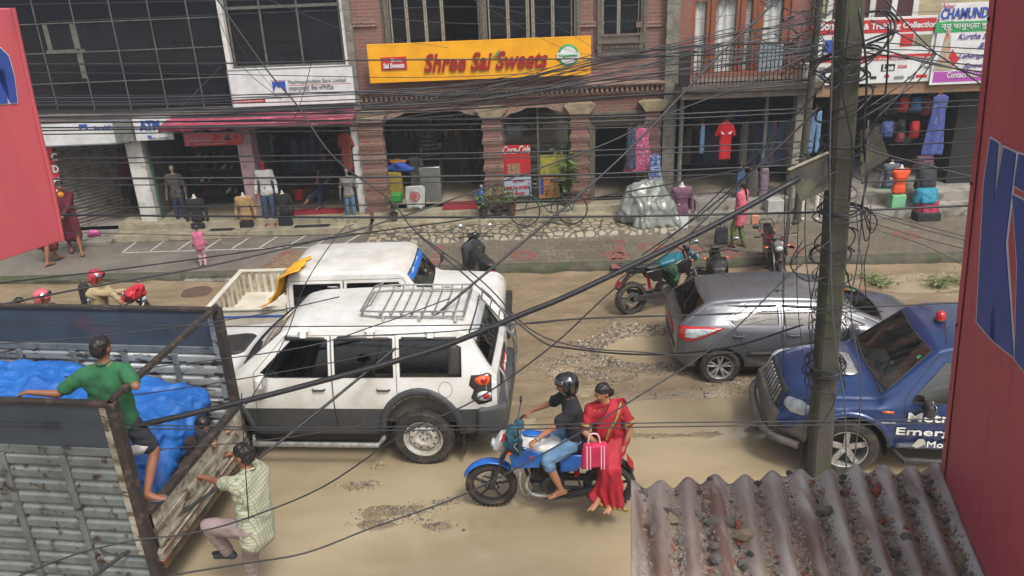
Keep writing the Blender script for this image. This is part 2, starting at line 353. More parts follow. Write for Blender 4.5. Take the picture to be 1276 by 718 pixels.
mb=MB(); mb.rng((-9.0,17.35,.2),(-3.2,17.8,.37)); mb.rng((-9.0,17.7,.2),(-3.2,18.4,.52)); struct(mb,'doorstep_left',m_step,smooth=False,bev=.015)
mb=MB(); mb.rng((-14.5,17.2,.2),(-9.02,18.4,.3)); struct(mb,'doorstep_shutter_shop',m_conc,smooth=False,bev=.015)
mb=MB(); mb.rng((3.8,16.9,.2),(14,17.5,.42)); mb.rng((4.2,17.3,.3),(14,18.4,.66)); struct(mb,'doorstep_right',m_conc,smooth=False,bev=.015)
# far terrain of the town behind is hidden by the buildings; a roof-high backing is each building's own depth
def RQ(x0,y0,x1,y1,Y):
    ym=(y0+y1)/2; xm=(x0+x1)/2
    return Q(x0,ym,Y).x,Q(x1,ym,Y).x,Q(xm,y1,Y).z,Q(xm,y0,Y).z     # X0,X1,Z0,Z1
def pbox(mb,x0,y0,x1,y1,Y,dy):
    a,b,c,d=RQ(x0,y0,x1,y1,Y); mb.rng((a,Y,c),(b,Y+dy,d)); return mb
def holed(mb,x0,x1,z0,z1,holes,Y,th):
    xs=sorted({x0,x1}|{h[0] for h in holes}|{h[1] for h in holes}); zs=sorted({z0,z1}|{h[2] for h in holes}|{h[3] for h in holes})
    ins=lambda x,z:any(h[0]<x<h[1] and h[2]<z<h[3] for h in holes)
    for a,b in zip(xs,xs[1:]):
        for c,d in zip(zs,zs[1:]):
            if a<x0-1e-6 or b>x1+1e-6 or ins((a+b)/2,(c+d)/2): continue
            mb.add([(a,Y,c),(b,Y,c),(b,Y,d),(a,Y,d)],[(0,1,2,3)]); mb.add([(a,Y+th,c),(b,Y+th,c),(b,Y+th,d),(a,Y+th,d)],[(3,2,1,0)])
    for h in holes:
        a,b,c,d=h; mb.add([(a,Y,c),(b,Y,c),(b,Y,d),(a,Y,d),(a,Y+th,c),(b,Y+th,c),(b,Y+th,d),(a,Y+th,d)],[(0,4,5,1),(1,5,6,2),(2,6,7,3),(3,7,4,0)])
    mb.add([(x0,Y,z1),(x1,Y,z1),(x1,Y+th,z1),(x0,Y+th,z1)],[(0,1,2,3)])
    mb.add([(x0,Y,z0),(x0,Y,z1),(x0,Y+th,z1),(x0,Y+th,z0)],[(0,1,2,3)]); mb.add([(x1,Y,z0),(x1,Y,z1),(x1,Y+th,z1),(x1,Y+th,z0)],[(3,2,1,0)])
    return mb
YF=18.0
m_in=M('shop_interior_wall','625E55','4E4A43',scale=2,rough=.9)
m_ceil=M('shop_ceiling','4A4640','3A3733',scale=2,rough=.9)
m_tile=M('floor_tiles','A59A84','8E846F',scale=3,rough=.35)
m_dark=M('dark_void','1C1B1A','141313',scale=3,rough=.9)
def room(parent,x0,x1,z0,z1,Y0,Y1,floor=None,wall=None,ceil=None,front=0):
    w_=MB(); w_.add([(x0,Y1,z0),(x1,Y1,z0),(x1,Y1,z1),(x0,Y1,z1),(x0,Y0,z0),(x1,Y0,z0),(x1,Y0,z1),(x0,Y0,z1)],[(0,1,2,3),(4,0,3,7),(1,5,6,2)]); w_.build('interior_wall',wall or m_in,parent,smooth=False,recalc=False)
    f=MB(); f.add([(x0,Y0,z0),(x1,Y0,z0),(x1,Y1,z0),(x0,Y1,z0)],[(0,1,2,3)]); f.build('shop_floor',floor or m_tile,parent,smooth=False)
    c=MB(); c.add([(x0,Y0,z1),(x1,Y0,z1),(x1,Y1,z1),(x0,Y1,z1)],[(0,1,2,3)]); c.build('shop_ceiling',ceil or m_ceil,parent,smooth=False)
# ================================================================ BLACK GLASS BUILDING (left)
m_bglass=M('black_glass','0B0D12','161C25',scale=.6,rough=.09,spec=.3,detail=4,thr=(.42,.75),bump=.02,bscale=1.5)  # lighter patches in the colour imitate reflections on the glass
m_alu=M('aluminium','66665F','4C4C48',scale=8,rough=.45,metal=.3)
m_wpaint=M('white_wall_paint','C9C9C4','A9A8A0',scale=2,rough=.7,bump=.1,c3='8B8880',s3=3,t3=(.58,.7))
gb=T('glass_building','black glass fronted building with thin metal grid above the shutter shop','building',(-10,18.2,.2))
def L(parent): # world->local helper: parts of buildings are modelled in world coordinates under an offset root
    pass
GB=[]
def bpart(mb,name,mat,root,parent=None,**k):
    off=V(root.location); mb.v=[(v[0]-off.x,v[1]-off.y,v[2]-off.z) for v in mb.v]
    return mb.build(name,mat,parent or root,**k)
def wbuild(root):
    """room() in a building's own frame"""
    pass
def roomw(root,x0,x1,z0,z1,Y0,Y1,**k):
    o=V(root.location); room(root,x0-o.x,x1-o.x,z0-o.z,z1-o.z,Y0-o.y,Y1-o.y,**k)
gx1=Q(283,70,YF).x; zb=Q(150,139,YF).z
m=MB(); m.rng((-15,YF,zb),(gx1-.02,YF+.15,9)); bpart(m,'glass_front',m_bglass,gb,smooth=False)
m=MB()
for k in range(-3,7):
    x=Q(154+46.5*k,90,YF).x
    if -15<x<gx1-.1: m.bar((x,YF-.006,zb),(x,YF-.006,9),.022,.03,up=V((0,1,0)))
for zz in (zb+.02,)+tuple(Q(150,y,YF).z for y in (101,63,26,-11,-48,-86)): m.bar((-15,YF-.007,zz),(gx1-.02,YF-.007,zz),.03,.02)
bpart(m,'mullion_grid',m_alu,gb,smooth=False)
# curtained window seen through the glass
m=MB(); a,b,c_,d_=RQ(56,30,98,62,YF-.002); m.rng((a,YF-.004,c_),(a+.1,YF-.001,d_)); 
a,b,c_,d_=RQ(90,30,96,63,YF); m.rng((a,YF-.004,c_),(b,YF-.001,d_)); a,b,c_,d_=RQ(58,62,106,66,YF); m.rng((a,YF-.004,c_),(b,YF-.001,d_)); a,b,c_,d_=RQ(99,66,105,98,YF); m.rng((a,YF-.004,c_),(b,YF-.001,d_))
bpart(m,'curtain_edge',M('faded_curtain','5E6058','44463F',scale=9,rough=.8),gb,smooth=False)
m=MB(); m.rng((-15,YF+.16,3.0),(gx1,25,9)); bpart(m,'wall',m_conc,gb,smooth=False)
m=MB(); m.rng((-15,YF-.25,zb-.22),(gx1,YF+.3,zb-.003)); bpart(m,'floor_slab',M('stained_beam','6B6258','4F4942',scale=3,rough=.9,bump=.2),gb,smooth=False,bev=.01)
xa,xb=-14.5,Q(163,220,YF).x
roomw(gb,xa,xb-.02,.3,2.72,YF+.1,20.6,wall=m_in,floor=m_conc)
# shutters: angled corrugated panels
m_shut=M('shutter_steel','857F74','6B665D',scale=3,rough=.6,metal=.2,c3='57524A',s3=5)
def corr(mb,p,q,z0,z1,n=26,amp=.012):
    p=V(p);q=V(q);d=(q-p);nn=V((d.y,-d.x,0)).normalized()
    def fn(u,v):
        z=z0+(z1-z0)*v; return p+d*u+nn*amp*math.sin(v*n*2*PI)+V((0,0,z))
    return mb.sheet(fn,1,n*6)
a=G(78,290,.3); m=MB(); corr(m,(a.x,18.15,0),(a.x+1.1,19.6,0),.3,2.5); bpart(m,'roller_shutter',m_shut,gb,ang=180)
m=MB(); corr(m,(-13,18.15,0),(a.x-.3,18.15,0),.3,2.5); bpart(m,'roller_shutter',m_shut,gb,ang=180)
m=MB(); a,b,c_,d_=RQ(105,195,150,258,20.2); m.rng((a,20.2,c_),(b,20.25,d_)); bpart(m,'notice_panel',M('grey_notice','7C776D','68645B',scale=7,rough=.8),gb,smooth=False)
# ================================================================ BANK BUILDING
bk=T('bank_building','white framed building with dark windows over a bank sign and clothes shops','building',(-5,18.2,.2))
m=MB(); X0=Q(287,60,YF).x; X1=Q(430,60,YF).x; XL=gx1; XR=Q(442,60,YF).x; zs=Q(290,86,YF).z
m.rng((XL,YF-.15,zs-.1),(X0,YF+.3,9)); m.rng((X1,YF-.15,zs-.1),(XR,YF+.3,9)); m.rng((X0-.01,YF-.1,zs-.1),(X1+.01,YF+.3,zs)); bpart(m,'window_surround',m_wpaint,bk,smooth=False,bev=.01)
m=MB(); m.rng((X0,YF+.03,zs),(X1,YF+.1,9)); gl=bpart(m,'window_pane',m_bglass,bk,smooth=False)
m=MB()
for x in (X0+.05,X0+(X1-X0)*.3,X0+(X1-X0)*.62,X1-.05): m.rng((x-.02,YF+.0,zs),(x+.02,YF+.028,9))
zt=Q(350,8,YF).z; m.rng((X0,YF-.01,zt-.03),(X1,YF+.027,zt+.03)); m.rng((X0,YF-.01,zs),(X1,YF+.0265,zs+.05)); bpart(m,'window_frame',m_alu,bk,smooth=False)
m=MB(); m.rng((XL,YF+.31,2.9),(XR,25,9)); bpart(m,'wall',m_conc,bk,smooth=False)
m=MB(); m.rng((XL,YF-.1,Q(350,150,YF).z),(XR,YF+.29,zs-.101)); m.rng((XL,YF+.3,2.75),(XR,YF+1,2.95)); bpart(m,'floor_slab',MC['stained_beam'],bk,smooth=False,bev=.01)
# ground floor piers
pz=.5
for (px0,px1,mat,w_) in ((163,183,m_wpaint,0),(301,319,M('pink_pier_paint','B99AA0','A5888C',scale=3,rough=.7,c3='8C8084',s3=6),0),(442,459,m_wpaint,0)):
    x0_,x1_,z0_,z1_=RQ(px0,160,px1,270,YF-.1); m=MB(); m.rng((x0_,YF-.1,.35),(x1_,YF+.35,2.74)); bpart(m,'pier',mat,bk,smooth=False,bev=.012)
m_green=M('green_frame','2E5A44','244637',scale=5,rough=.6)
for px in (176,191,318,440): m=MB(); x=Q(px,220,YF+.1).x; m.rng((x,YF+.08,.5),(x+.04,YF+.14,2.6)); bpart(m,'shutter_rail',m_green,bk,smooth=False)
xA=Q(187,220,YF).x; xB=Q(301,220,YF).x; xC=Q(319,220,YF).x; xD=Q(441,220,YF).x
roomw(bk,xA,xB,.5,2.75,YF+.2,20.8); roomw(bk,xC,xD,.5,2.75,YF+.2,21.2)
# ================================================================ BRICK SWEET-SHOP BUILDING
m_brick=brick('red_brick','85524A','744640','7A6A60',dirt='6A5A50')
m_carv=M('carved_grey_wood','6A6255','4E483E',scale=22,rough=.85,bump=1,bscale=55)
m_orn=M('ornamental_terracotta','94796A','755F54',scale=18,rough=.85,bump=.8,bscale=45)
m_cap=M('capital_stone','8E8066','6F6552',scale=6,rough=.85,bump=.3)
sb=T('brick_shop_building','red brick building with carved grey wooden windows above the sweet shop','building',(0,18.2,.2))
BX0=Q(443,60,YF).x; BX1=Q(829,60,YF).x
wins=[]
def wq(x0,x1,ytop_out,y1): 
    a,b,c_,d_=RQ(x0,y1-40,x1,y1,YF); return [a,b,Q((x0+x1)/2,y1,YF).z,6.05]
W1=wq(484,600,0,50); W2=wq(605,717,0,47); W3=wq(748,800,0,42)
W1[2]=W2[2]=4.07; W3[2]=4.12
zc=Q(640,112,YF).z  # underside of sign band / cornice
zop=Q(550,138,YF).z
o1=[Q(480,200,YF).x,Q(606,200,YF).x,.56,zop]; o2=[Q(627,200,YF).x,Q(712,200,YF).x,.56,zop]; o3=[Q(741,200,YF).x,Q(794,200,YF).x,.56,Q(765,155,YF).z]
m=MB(); holed(m,BX0,BX1,.4,9,[tuple(W1),tuple(W2),tuple(W3),tuple(o1),tuple(o2),tuple(o3)],YF,.3); bpart(m,'wall',m_brick,sb,smooth=False,recalc=False)
m=MB(); m.rng((BX0,20.9,3.1),(BX1,25,9)); bpart(m,'rear_block',m_conc,sb,smooth=False)
m=MB(); m.rng((BX0,YF+.32,zop+.05),(BX1,21.5,zop+.3)); bpart(m,'floor_slab',m_conc,sb,smooth=False)
def dentils(m,x0,x1,z,Y,h=.06,d=.06,st=.11,w_=.06):
    x=x0
    while x<x1: m.rng((x,Y-d,z),(x+w_,Y+.01,z+h)); x+=st
m=MB()
for (z,dz,dd) in ((zc,.05,.16),(zc+.05,.04,.22),(zc-.16,.05,.1)): m.rng((BX0,YF-dd,z),(BX1,YF-.002,z+dz))
dentils(m,BX0,BX1,zc-.1,YF-.1,h=.09,d=.06)
for px in (455,737,810,):
    for py in (33,): 
        x=Q(px,py,YF).x; z=Q(px,py,YF).z; m.rng((x-.3,YF-.05,z),(x+.25,YF-.003,z+.03)); m.rng((x-.3,YF-.05,z+.07),(x+.25,YF-.003,z+.1)); dentils(m,x-.3,x+.25,z+.032,YF-.02,h=.035,d=.025,st=.06,w_=.03)
bpart(m,'cornice',m_orn,sb,smooth=False)
def carvedwin(wn,panes,openp=(),low=None):
    a,b,c_,d_=wn; m=MB()
    for k,(e,dd) in enumerate(((.0,.02),(.05,.07),(.09,.04))):
        i=.05*k
        m.rng((a-.12+i,YF-dd-.02,c_-.1+i),(a-.12+i+.05,YF+.12,d_)); m.rng((b+.12-i-.05,YF-dd-.021,c_-.1+i),(b+.12-i,YF+.12,d_)); m.rng((a-.12+i,YF-dd-.019,c_-.1+i),(b+.12-i,YF+.12,c_-.1+i+.05))
    dentils(m,a-.1,b+.1,c_-.15,YF-.02,h=.05,d=.05,st=.07,w_=.04)
    f=bpart(m,'window',m_carv,sb,smooth=False)
    n=len(panes)-1
    fr=MB(); gl=MB(); w_=b-a
    for i in range(n):
        p0=a+w_*panes[i]; p1=a+w_*panes[i+1]; 
        wd=.035
        fr.rng((p0+.005,YF+.05,c_+.045),(p0+wd,YF+.1,d_)); fr.rng((p1-wd,YF+.05,c_+.045),(p1-.005,YF+.1,d_)); fr.rng((p0+wd,YF+.051,c_+.045),(p1-wd,YF+.099,c_+.045+wd+.01))
        if i not in openp: gl.rng((p0+wd,YF+.07,c_+.09),(p1-wd,YF+.08,d_))
    bpart(fr,'sash',M('weathered_sash','8C8678','6F6A5E',scale=12,rough=.8,bump=.4),sb,parent=None,smooth=False)
    bpart(gl,'pane',m_bglass,sb,smooth=False)
carvedwin(W1,[.02,.2,.4,.58,.98],openp=(3,)); carvedwin(W2,[.03,.25,.47,.53,.75,.97],openp=(2,)); carvedwin(W3,[.05,.45,.95])
# dim upstairs room behind the windows
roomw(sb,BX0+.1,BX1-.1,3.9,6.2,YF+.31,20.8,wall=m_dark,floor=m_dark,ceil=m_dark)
# lattice under the small window
m=MB(); a,b,c_,d_=RQ(749,44,797,66,YF-.05)
m.rng((a-.08,YF-.08,c_-.05),(b+.08,YF-.02,c_)); m.rng((a-.08,YF-.08,d_-.01),(b+.08,YF-.02,d_+.03)); m.rng((a-.08,YF-.08,c_),(a,YF-.02,d_)); m.rng((b,YF-.08,c_),(b+.08,YF-.02,d_))
k=0
while a+k*.05<b+(d_-c_):
    x=a+k*.05
    for sg in (1,-1):
        p=V((x,YF-.045+.004*sg,c_)) if sg==1 else V((x,YF-.045-.004,d_)); 
        q=p+V((-(d_-c_),0,sg*(d_-c_)))
        # clip to the panel
        t0=max(0,(p.x-b)/(d_-c_)); t1=min(1,(p.x-a)/(d_-c_))
        if t1>t0: m.bar(p+(q-p)*t0,p+(q-p)*t1,.008,.014)
    k+=1
bpart(m,'lattice_panel',m_carv,sb,smooth=False)
# brick pillars with ornamental bands
def pillar(px0,px1,ybot,top=zop,Yp=YF-.18,name='pillar'):
    x0_,x1_,_,_=RQ(px0,180,px1,240,Yp); m=MB(); m.rng((x0_,Yp,.4),(x1_,YF-.002,top-.16)); o=bpart(m,name,m_brick,sb,smooth=False)
    m=MB(); z=.5
    m.rng((x0_-.05,Yp-.05,.4),(x1_+.05,YF-.003,.62))
    o2_=bpart(m,'plinth',m_brick,sb,smooth=False)
    m=MB(); z=.82
    while z<top-.3:
        for q,(dd,h) in enumerate(((.018,.03),(.032,.025),(.016,.03))):
            m.rng((x0_-dd,Yp-dd,z+q*.035),(x1_+dd,YF-.004,z+q*.035+h))
        dentils(m,x0_-.03,x1_+.0,z-.035,Yp-.01,h=.03,d=.03,st=.05,w_=.025)
        z+=.31
    bpart(m,'pillar_bands',m_orn,sb,smooth=False)
    m=MB(); m.prism([(x0_-.02,top-.16),(x1_+.02,top-.16),(x1_+.16,top+.03),(x1_+.05,top+.08),(x0_-.05,top+.08),(x0_-.16,top+.03)],Yp-.08,YF-.005); bpart(m,'capital',m_cap,sb,smooth=False,bev=.01)
pillar(452,480,270); pillar(604,626,262); pillar(712,733,260); pillar(803,821,258)
# arched timber brackets under the lintel
m=MB()
for (xl,xr) in ((o1[0],o1[1]),(o2[0],o2[1])):
    for s_,xx in ((1,xl),(-1,xr)):
        m.prism([(xx,zop),(xx+s_*.55,zop),(xx+s_*.45,zop-.05),(xx+s_*.3,zop-.1),(xx+s_*.2,zop-.11),(xx+s_*.08,zop-.2),(xx,zop-.24)],YF-.1,YF-.03)
    m.rng((xl,YF-.1,zop),(xr,YF-.03,zop+.06))
bpart(m,'arch_bracket',m_orn,sb,smooth=False)
# carved doorway
m=MB(); a,b,c_,d_=o3
for k in range(3):
    i=.05*k; dd=.08-.03*k
    m.rng((a-.14+i,YF-dd,.56),(a-.14+i+.05,YF+.1,d_+.12-i)); m.rng((b+.14-i-.05,YF-dd-.001,.56),(b+.14-i,YF+.1,d_+.12-i)); m.rng((a-.14+i,YF-dd-.002,d_+.07-i),(b+.14-i,YF+.1,d_+.12-i))
dentils(m,a-.2,b+.2,d_+.14,YF-.03,h=.1,d=.05,st=.07,w_=.045); m.rng((a-.25,YF-.14,d_+.25),(b+.25,YF-.004,d_+.3))
bpart(m,'door_surround',m_carv,sb,smooth=False)
roomw(sb,o1[0]-.35,o2[1]+.08,.56,zop+.04,YF+.31,21.6,wall=M('sweet_shop_wall','857E6E','736C5E',scale=2,rough=.8)); roomw(sb,o3[0]-.05,o3[1]+.3,.56,zop-.1,YF+.31,20.4,wall=m_dark,ceil=m_dark)
# small shop glazing right bay
m=MB(); a,b,c_,d_=o2
for f_ in (0.02,.52,.98): x=a+(b-a)*f_; m.rng((x-.02,YF+.1,.6),(x+.02,YF+.15,d_))
m.rng((a,YF+.099,.56),(b,YF+.151,.62)); bpart(m,'glazing_bar',m_alu,sb,smooth=False)
m=MB(); m.rng((a,YF+.12,.62),(b,YF+.13,d_)); bpart(m,'shop_window',glass('shopglass','C8CCC8'),sb,smooth=False)
# inner glass wall of sweet shop
m=MB()
for px in (538,573,600): 
    x=Q(px,180,20.2).x; m.rng((x-.02,20.2,.56),(x+.02,20.24,2.8))
m.rng((o1[0],20.19,2.0),(o1[1],20.25,2.05)); bpart(m,'partition_frame',m_alu,sb,smooth=False)
# cement column between buildings
m=MB(); a,b,_,_=RQ(827,0,843,270,YF-.2); m.rng((a+.004,YF-.2,.3),(b,YF+.4,9)); o=m.build('cement_column',M('rough_cement','7B766B','5C584F',scale=7,rough=.95,bump=1,bscale=18)); tag(o,'rough grey cement column at the right end of the brick building','column')
m=MB(); a,b,_,_=RQ(434,0,443,130,YF-.08); m.rng((a,YF-.18,2.9),(b-.004,YF+.28,9)); o=m.build('cement_column',MC['rough_cement']); tag(o,'narrow grey cement column between bank sign and brick wall','column')
# ================================================================ BALCONY BUILDING
m_rb=brick('pink_brick','8A5448','7E4B41','6E5D52',bw=.5,bh=.11,ms=.012,dirt='6F5A50')
m_owood=M('orange_brown_wood','83482C','6B3B26',scale=6,rough=.5,stretch=(1,1,.2))
bb=T('balcony_building','pink brick building with iron balcony and orange wooden doors over the clothes shop','building',(6,18.2,.2))
CX0=Q(844,60,YF).x; CX1=Q(1012,60,YF).x
YB=17.1  # balcony edge
zsl=Q(920,106,YB).z
d1=(Q(862,30,YF+.2).x,Q(985,30,YF+.2).x,zsl+.1,6.2)
m=MB(); holed(m,CX0,CX1,zsl-.2,9,[d1],YF+.2,.2); bpart(m,'wall',m_rb,bb,smooth=False,recalc=False)
m=MB(); m.rng((CX0,YF+.42,3.1),(CX1,25,9)); bpart(m,'rear_block',m_conc,bb,smooth=False)
m=MB(); m.rng((CX0-.05,YB,zsl-.14),(CX1,YF+.19,zsl)); m.rng((CX0-.05,YB+.05,zsl-.28),(CX1,YF+.19,zsl-.142)); bpart(m,'balcony_slab',MC['stained_beam'],bb,smooth=False,bev=.01)
m=MB(); Yd=YF+.24
for i,px in enumerate((862,883,888,920,925,940,947,978,984)):
    x=Q(px,30,Yd).x; wd=.05 if i%2 else .07
    m.rng((x-wd,Yd,zsl),(x+wd,Yd+.08,6.2))
m.rng((d1[0],Yd+.005,zsl),(d1[1],Yd+.075,zsl+.12)); m.rng((d1[0],Yd+.006,Q(920,0,Yd).z),(d1[1],Yd+.076,Q(920,0,Yd).z+.08))
dr=bpart(m,'balcony_door',m_owood,bb,smooth=False,bev=.006)
m=MB()
def curt(u,v): x=d1[0]+(d1[1]-d1[0])*u; return (x,Yd+.12+.02*math.sin(x*38),zsl+.1+2*v)
m.sheet(curt,160,1); bpart(m,'curtain',M('net_curtain','B9BBB6','A3A6A2',scale=10,rough=.8),bb,ang=180)
m=MB(); a,b,c_,d_=RQ(944,55,975,100,Yd-.02); m.rng((a,Yd-.03,c_),(b,Yd-.01,d_)); bpart(m,'patterned_panel',M('blue_print_panel','6F7C88','98A0A4',scale=25,rough=.6),bb,smooth=False)
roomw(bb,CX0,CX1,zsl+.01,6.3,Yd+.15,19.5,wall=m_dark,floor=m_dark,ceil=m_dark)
ra=T('balcony_railing','black iron railing of thin vertical bars along the balcony','railing',(6,YB,zsl))
m=MB(); zr=Q(920,55,YB).z; xa=Q(846,80,YB).x; xb=Q(1003,80,YB).x; off=V(ra.location)
m.rng((xa,YB+.02,zr-.03),(xb,YB+.05,zr)); m.rng((xa,YB+.025,zsl+.05),(xb,YB+.045,zsl+.075)); m.rng((xa,YB+.025,zr-.14),(xb,YB+.045,zr-.12))
bpart(m,'rail',M('black_iron','24211F','3A2E28',scale=9,rough=.6,metal=.4),ra,smooth=False)
m=MB(); x=xa+.05
while x<xb:
    m.rng((x-.008,YB+.027,zsl),(x+.008,YB+.043,zr-.02)); x+=.085
m.rng((xa,YB+.0,zsl+.0),(xa+.25,YB+.02,zr-.1)); o=bpart(m,'balusters',MC['black_iron'],ra,smooth=False)
# shop below the balcony
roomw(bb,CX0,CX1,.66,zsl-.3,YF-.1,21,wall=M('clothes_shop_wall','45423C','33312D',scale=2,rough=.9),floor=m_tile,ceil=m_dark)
m_galv=M('grey_pole_paint','7A7C78','5F605B',scale=7,rough=.6,metal=.2)
for px,rr in ((847,.05),(950,.04)): m=MB(); x=Q(px,200,17.7).x; m.tube([(x,17.7,.5),(x,17.7,zsl-.28)],rr,8); bpart(m,'post',m_galv,bb)
m=MB(); a,b,_,_=RQ(988,120,1002,250,17.4); m.rng((a,17.4,.4),(b,17.65,zsl-.29)); bpart(m,'pier',m_conc,bb,smooth=False,bev=.01)
# ================================================================ RIGHT BUILDING with banners
rb=T('trekking_shop_building','cream building with maroon windows above the trekking shop banners','building',(10,18.2,.2))
DX0=CX1+.01; zt_=Q(1110,106,YF-.3).z
m=MB(); m.rng((DX0,YF,zt_-.02),(15,YF+.3,9)); bpart(m,'wall',M('cream_boards','A79C7E','8F866C',scale=3,rough=.8,stretch=(1,1,8)),rb,smooth=False)
m=MB()
for px in (1040,1068,1094,1121): 
    a,b,c_,d_=RQ(px,-60,px+21,21,YF-.03); m.rng((a,YF-.03,c_),(b,YF-.001,d_))
bpart(m,'window',M('maroon_pane','4C2A30','38242A',scale=4,rough=.3),rb,smooth=False)
m=MB()
for px in (1036,1062,1089,1116,1143): x=Q(px,0,YF-.05).x; m.rng((x-.07,YF-.06,4.2),(x+.05,YF-.031,7.5))
bpart(m,'window_frame',m_wpaint,rb,smooth=False)
m=MB(); zf=Q(1110,118,17.5).z; m.rng((DX0,17.5,zf),(15,YF-.002,Q(1110,104,17.5).z)); bpart(m,'fascia',M('weathered_fascia','8A6C50','6C5A48',scale=4,rough=.85,stretch=(.3,1,4)),rb,smooth=False,bev=.01)
m=MB(); m.rng((DX0,YF-.001,zf-.05),(15,25,zt_+.2)); m.rng((DX0,YF+.31,zt_+.2),(15,25,9)); bpart(m,'rear_block',m_conc,rb,smooth=False)
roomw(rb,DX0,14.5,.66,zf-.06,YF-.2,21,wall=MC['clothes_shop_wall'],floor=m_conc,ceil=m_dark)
m=MB(); x=Q(1180,200,YF).x; m.rng((x,17.9,.6),(x+4,18.05,zf)); bpart(m,'dark_interior_sheet',m_dark,rb,smooth=False)  # near-black sheet, its colour stands in for the dark shop interior
# ================================================================ VEHICLE KIT
m_tyre=M('tyre_rubber','2A2825','5E5140',scale=7,rough=.85,bump=.4,bscale=60,thr=(.5,.75))
m_blk=M('black_plastic','1F1F20','33302C',scale=6,rough=.55)
m_grplas=M('grey_cladding','3A3C3E','574F44',scale=4,rough=.6,thr=(.5,.8))
m_chrome=M('chrome','B9BBBD',rough=.18,metal=.9)
m_silver=M('silver_alloy','A9A8A4','7E7A72',scale=14,rough=.4,metal=.5)
m_tint=glass('tinted_glass','5A6266',base=.06,refl=.6)
m_clear=glass('windscreen_glass','D6DEDC',base=.07)
m_int=M('cabin_interior','5A544C','423D37',scale=4,rough=.8)
m_seat=M('seat_cloth','A0947E','857A68',scale=8,rough=.9)
m_redl=M('red_lens','B01818',rough=.12,coat=.5); m_ora=M('orange_lens','D2551A',rough=.15,coat=.5); m_clr=M('clear_lens','B8BDC0','8E9498',scale=9,rough=.12,coat=.6)
m_plate=M('red_plate','A02428','8A1E22',scale=9,rough=.5)
def stations(K,xa,xb,st=.06):
    ks=sorted({x for k in K.values() for x,_ in k if xa<=x<=xb}|{xa,xb}); xs=[]
    for a,b in zip(ks,ks[1:]):
        n=max(1,int(math.ceil((b-a)/st))); xs+=[a+(b-a)*i/n for i in range(n)]
    return xs+[xb]
def section(K,x,s=.03):
    g=lambda k:ev(K[k],x,s)
    zb,zs,zt,wl,wm,ws,wt,cr=[g(k) for k in('zb','zs','zt','wl','wm','ws','wt','cr')]
    zt=max(zt,zb+.05); zs=min(zs,zt-.015); r=min(g('r'),(zt-zs)*.9+.001,wt*.5)
    P=[(0,zb),(wl*.6,zb),(wl,zb+.01)]
    zm=zb+(zs-zb)*.55
    for i in range(1,9):
        t=i/8
        if t<.55: u=t/.55; y=wl+(wm-wl)*math.sin(u*PI/2); z=zb+.01+(zm-zb)*u
        else: u=(t-.55)/.45; y=wm+(ws-wm)*(u*u); z=zm+(zs-zm)*u
        P.append((y,z))
    zr=zt-r
    for i in range(1,7):
        t=i/6; P.append((ws+(wt-ws)*t+.012*math.sin(t*PI)*min(1,(zt-zs)/.3),zs+(zr-zs)*t))
    for i in range(1,6):
        a=PI/2*i/5; P.append((wt-r+r*math.cos(a),zr+r*math.sin(a)))
    for i in range(1,7):
        t=i/6; y=(wt-r)*(1-t); P.append((y,zt+cr*(1-(y/(wt-r+1e-6))**2)))
    return P
def body_bm(K,xa,xb):
    bm=bmesh.new(); rings=[]
    for x in stations(K,xa,xb):
        P=section(K,x); full=P+[(-y,z) for y,z in P[-2:0:-1]]
        rings.append([bm.verts.new((x,y,z)) for y,z in full])
    n=len(rings[0])
    for A,B in zip(rings,rings[1:]):
        for j in range(n): bm.faces.new((A[j],A[(j+1)%n],B[(j+1)%n],B[j]))
    h=len(section(K,xa))
    for ring in (rings[0],rings[-1]):       # end caps as rows so they can be cut too
        for j in range(0,h-1):
            a,b=ring[j],ring[j+1]; c=ring[(n-j-1)%n] ; d=ring[(n-j)%n]
            vs=[]; 
            for v in (a,b,c,d):
                if v not in vs: vs.append(v)
            if len(vs)>2:
                try: bm.faces.new(vs)
                except ValueError: pass
    bmesh.ops.recalc_face_normals(bm,faces=bm.faces)
    return bm
AX={'y':(0,2,1),'x':(1,2,0),'z':(0,1,2)}
def cutpoly(bm,poly,axis,cond=None):
    i,j,k=AX[axis]; cx=sum(p[0] for p in poly)/len(poly); cy=sum(p[1] for p in poly)/len(poly)
    mnx,mxx=min(p[0] for p in poly)-.02,max(p[0] for p in poly)+.02; mny,mxy=min(p[1] for p in poly)-.02,max(p[1] for p in poly)+.02
    def near(f):
        if cond and not cond(f.calc_center_median(),f.normal): return False
        us=[v.co[i] for v in f.verts]; ws=[v.co[j] for v in f.verts]
        return max(us)>=mnx and min(us)<=mxx and max(ws)>=mny and min(ws)<=mxy
    for a,b in zip(poly,poly[1:]+poly[:1]):
        fs=[f for f in bm.faces if near(f)]
        geom=list({v for f in fs for v in f.verts})+list({e for f in fs for e in f.edges})+fs
        co=V((0,0,0)); co[i]=a[0]; co[j]=a[1]; no=V((0,0,0)); no[i]=b[1]-a[1]; no[j]=-(b[0]-a[0])
        bmesh.ops.bisect_plane(bm,geom=geom,plane_co=co,plane_no=no,dist=1e-5)
    s=[]
    for a,b in zip(poly,poly[1:]+poly[:1]): s.append((b[0]-a[0])*(cy-a[1])-(b[1]-a[1])*(cx-a[0]))
    sg=1 if s[0]>0 else -1
    def inside(c):
        return all(((b[0]-a[0])*(c[j]-a[1])-(b[1]-a[1])*(c[i]-a[0]))*sg>-1e-7 for a,b in zip(poly,poly[1:]+poly[:1]))
    return [f for f in bm.faces if inside(f.calc_center_median()) and (not cond or cond(f.calc_center_median(),f.normal))]
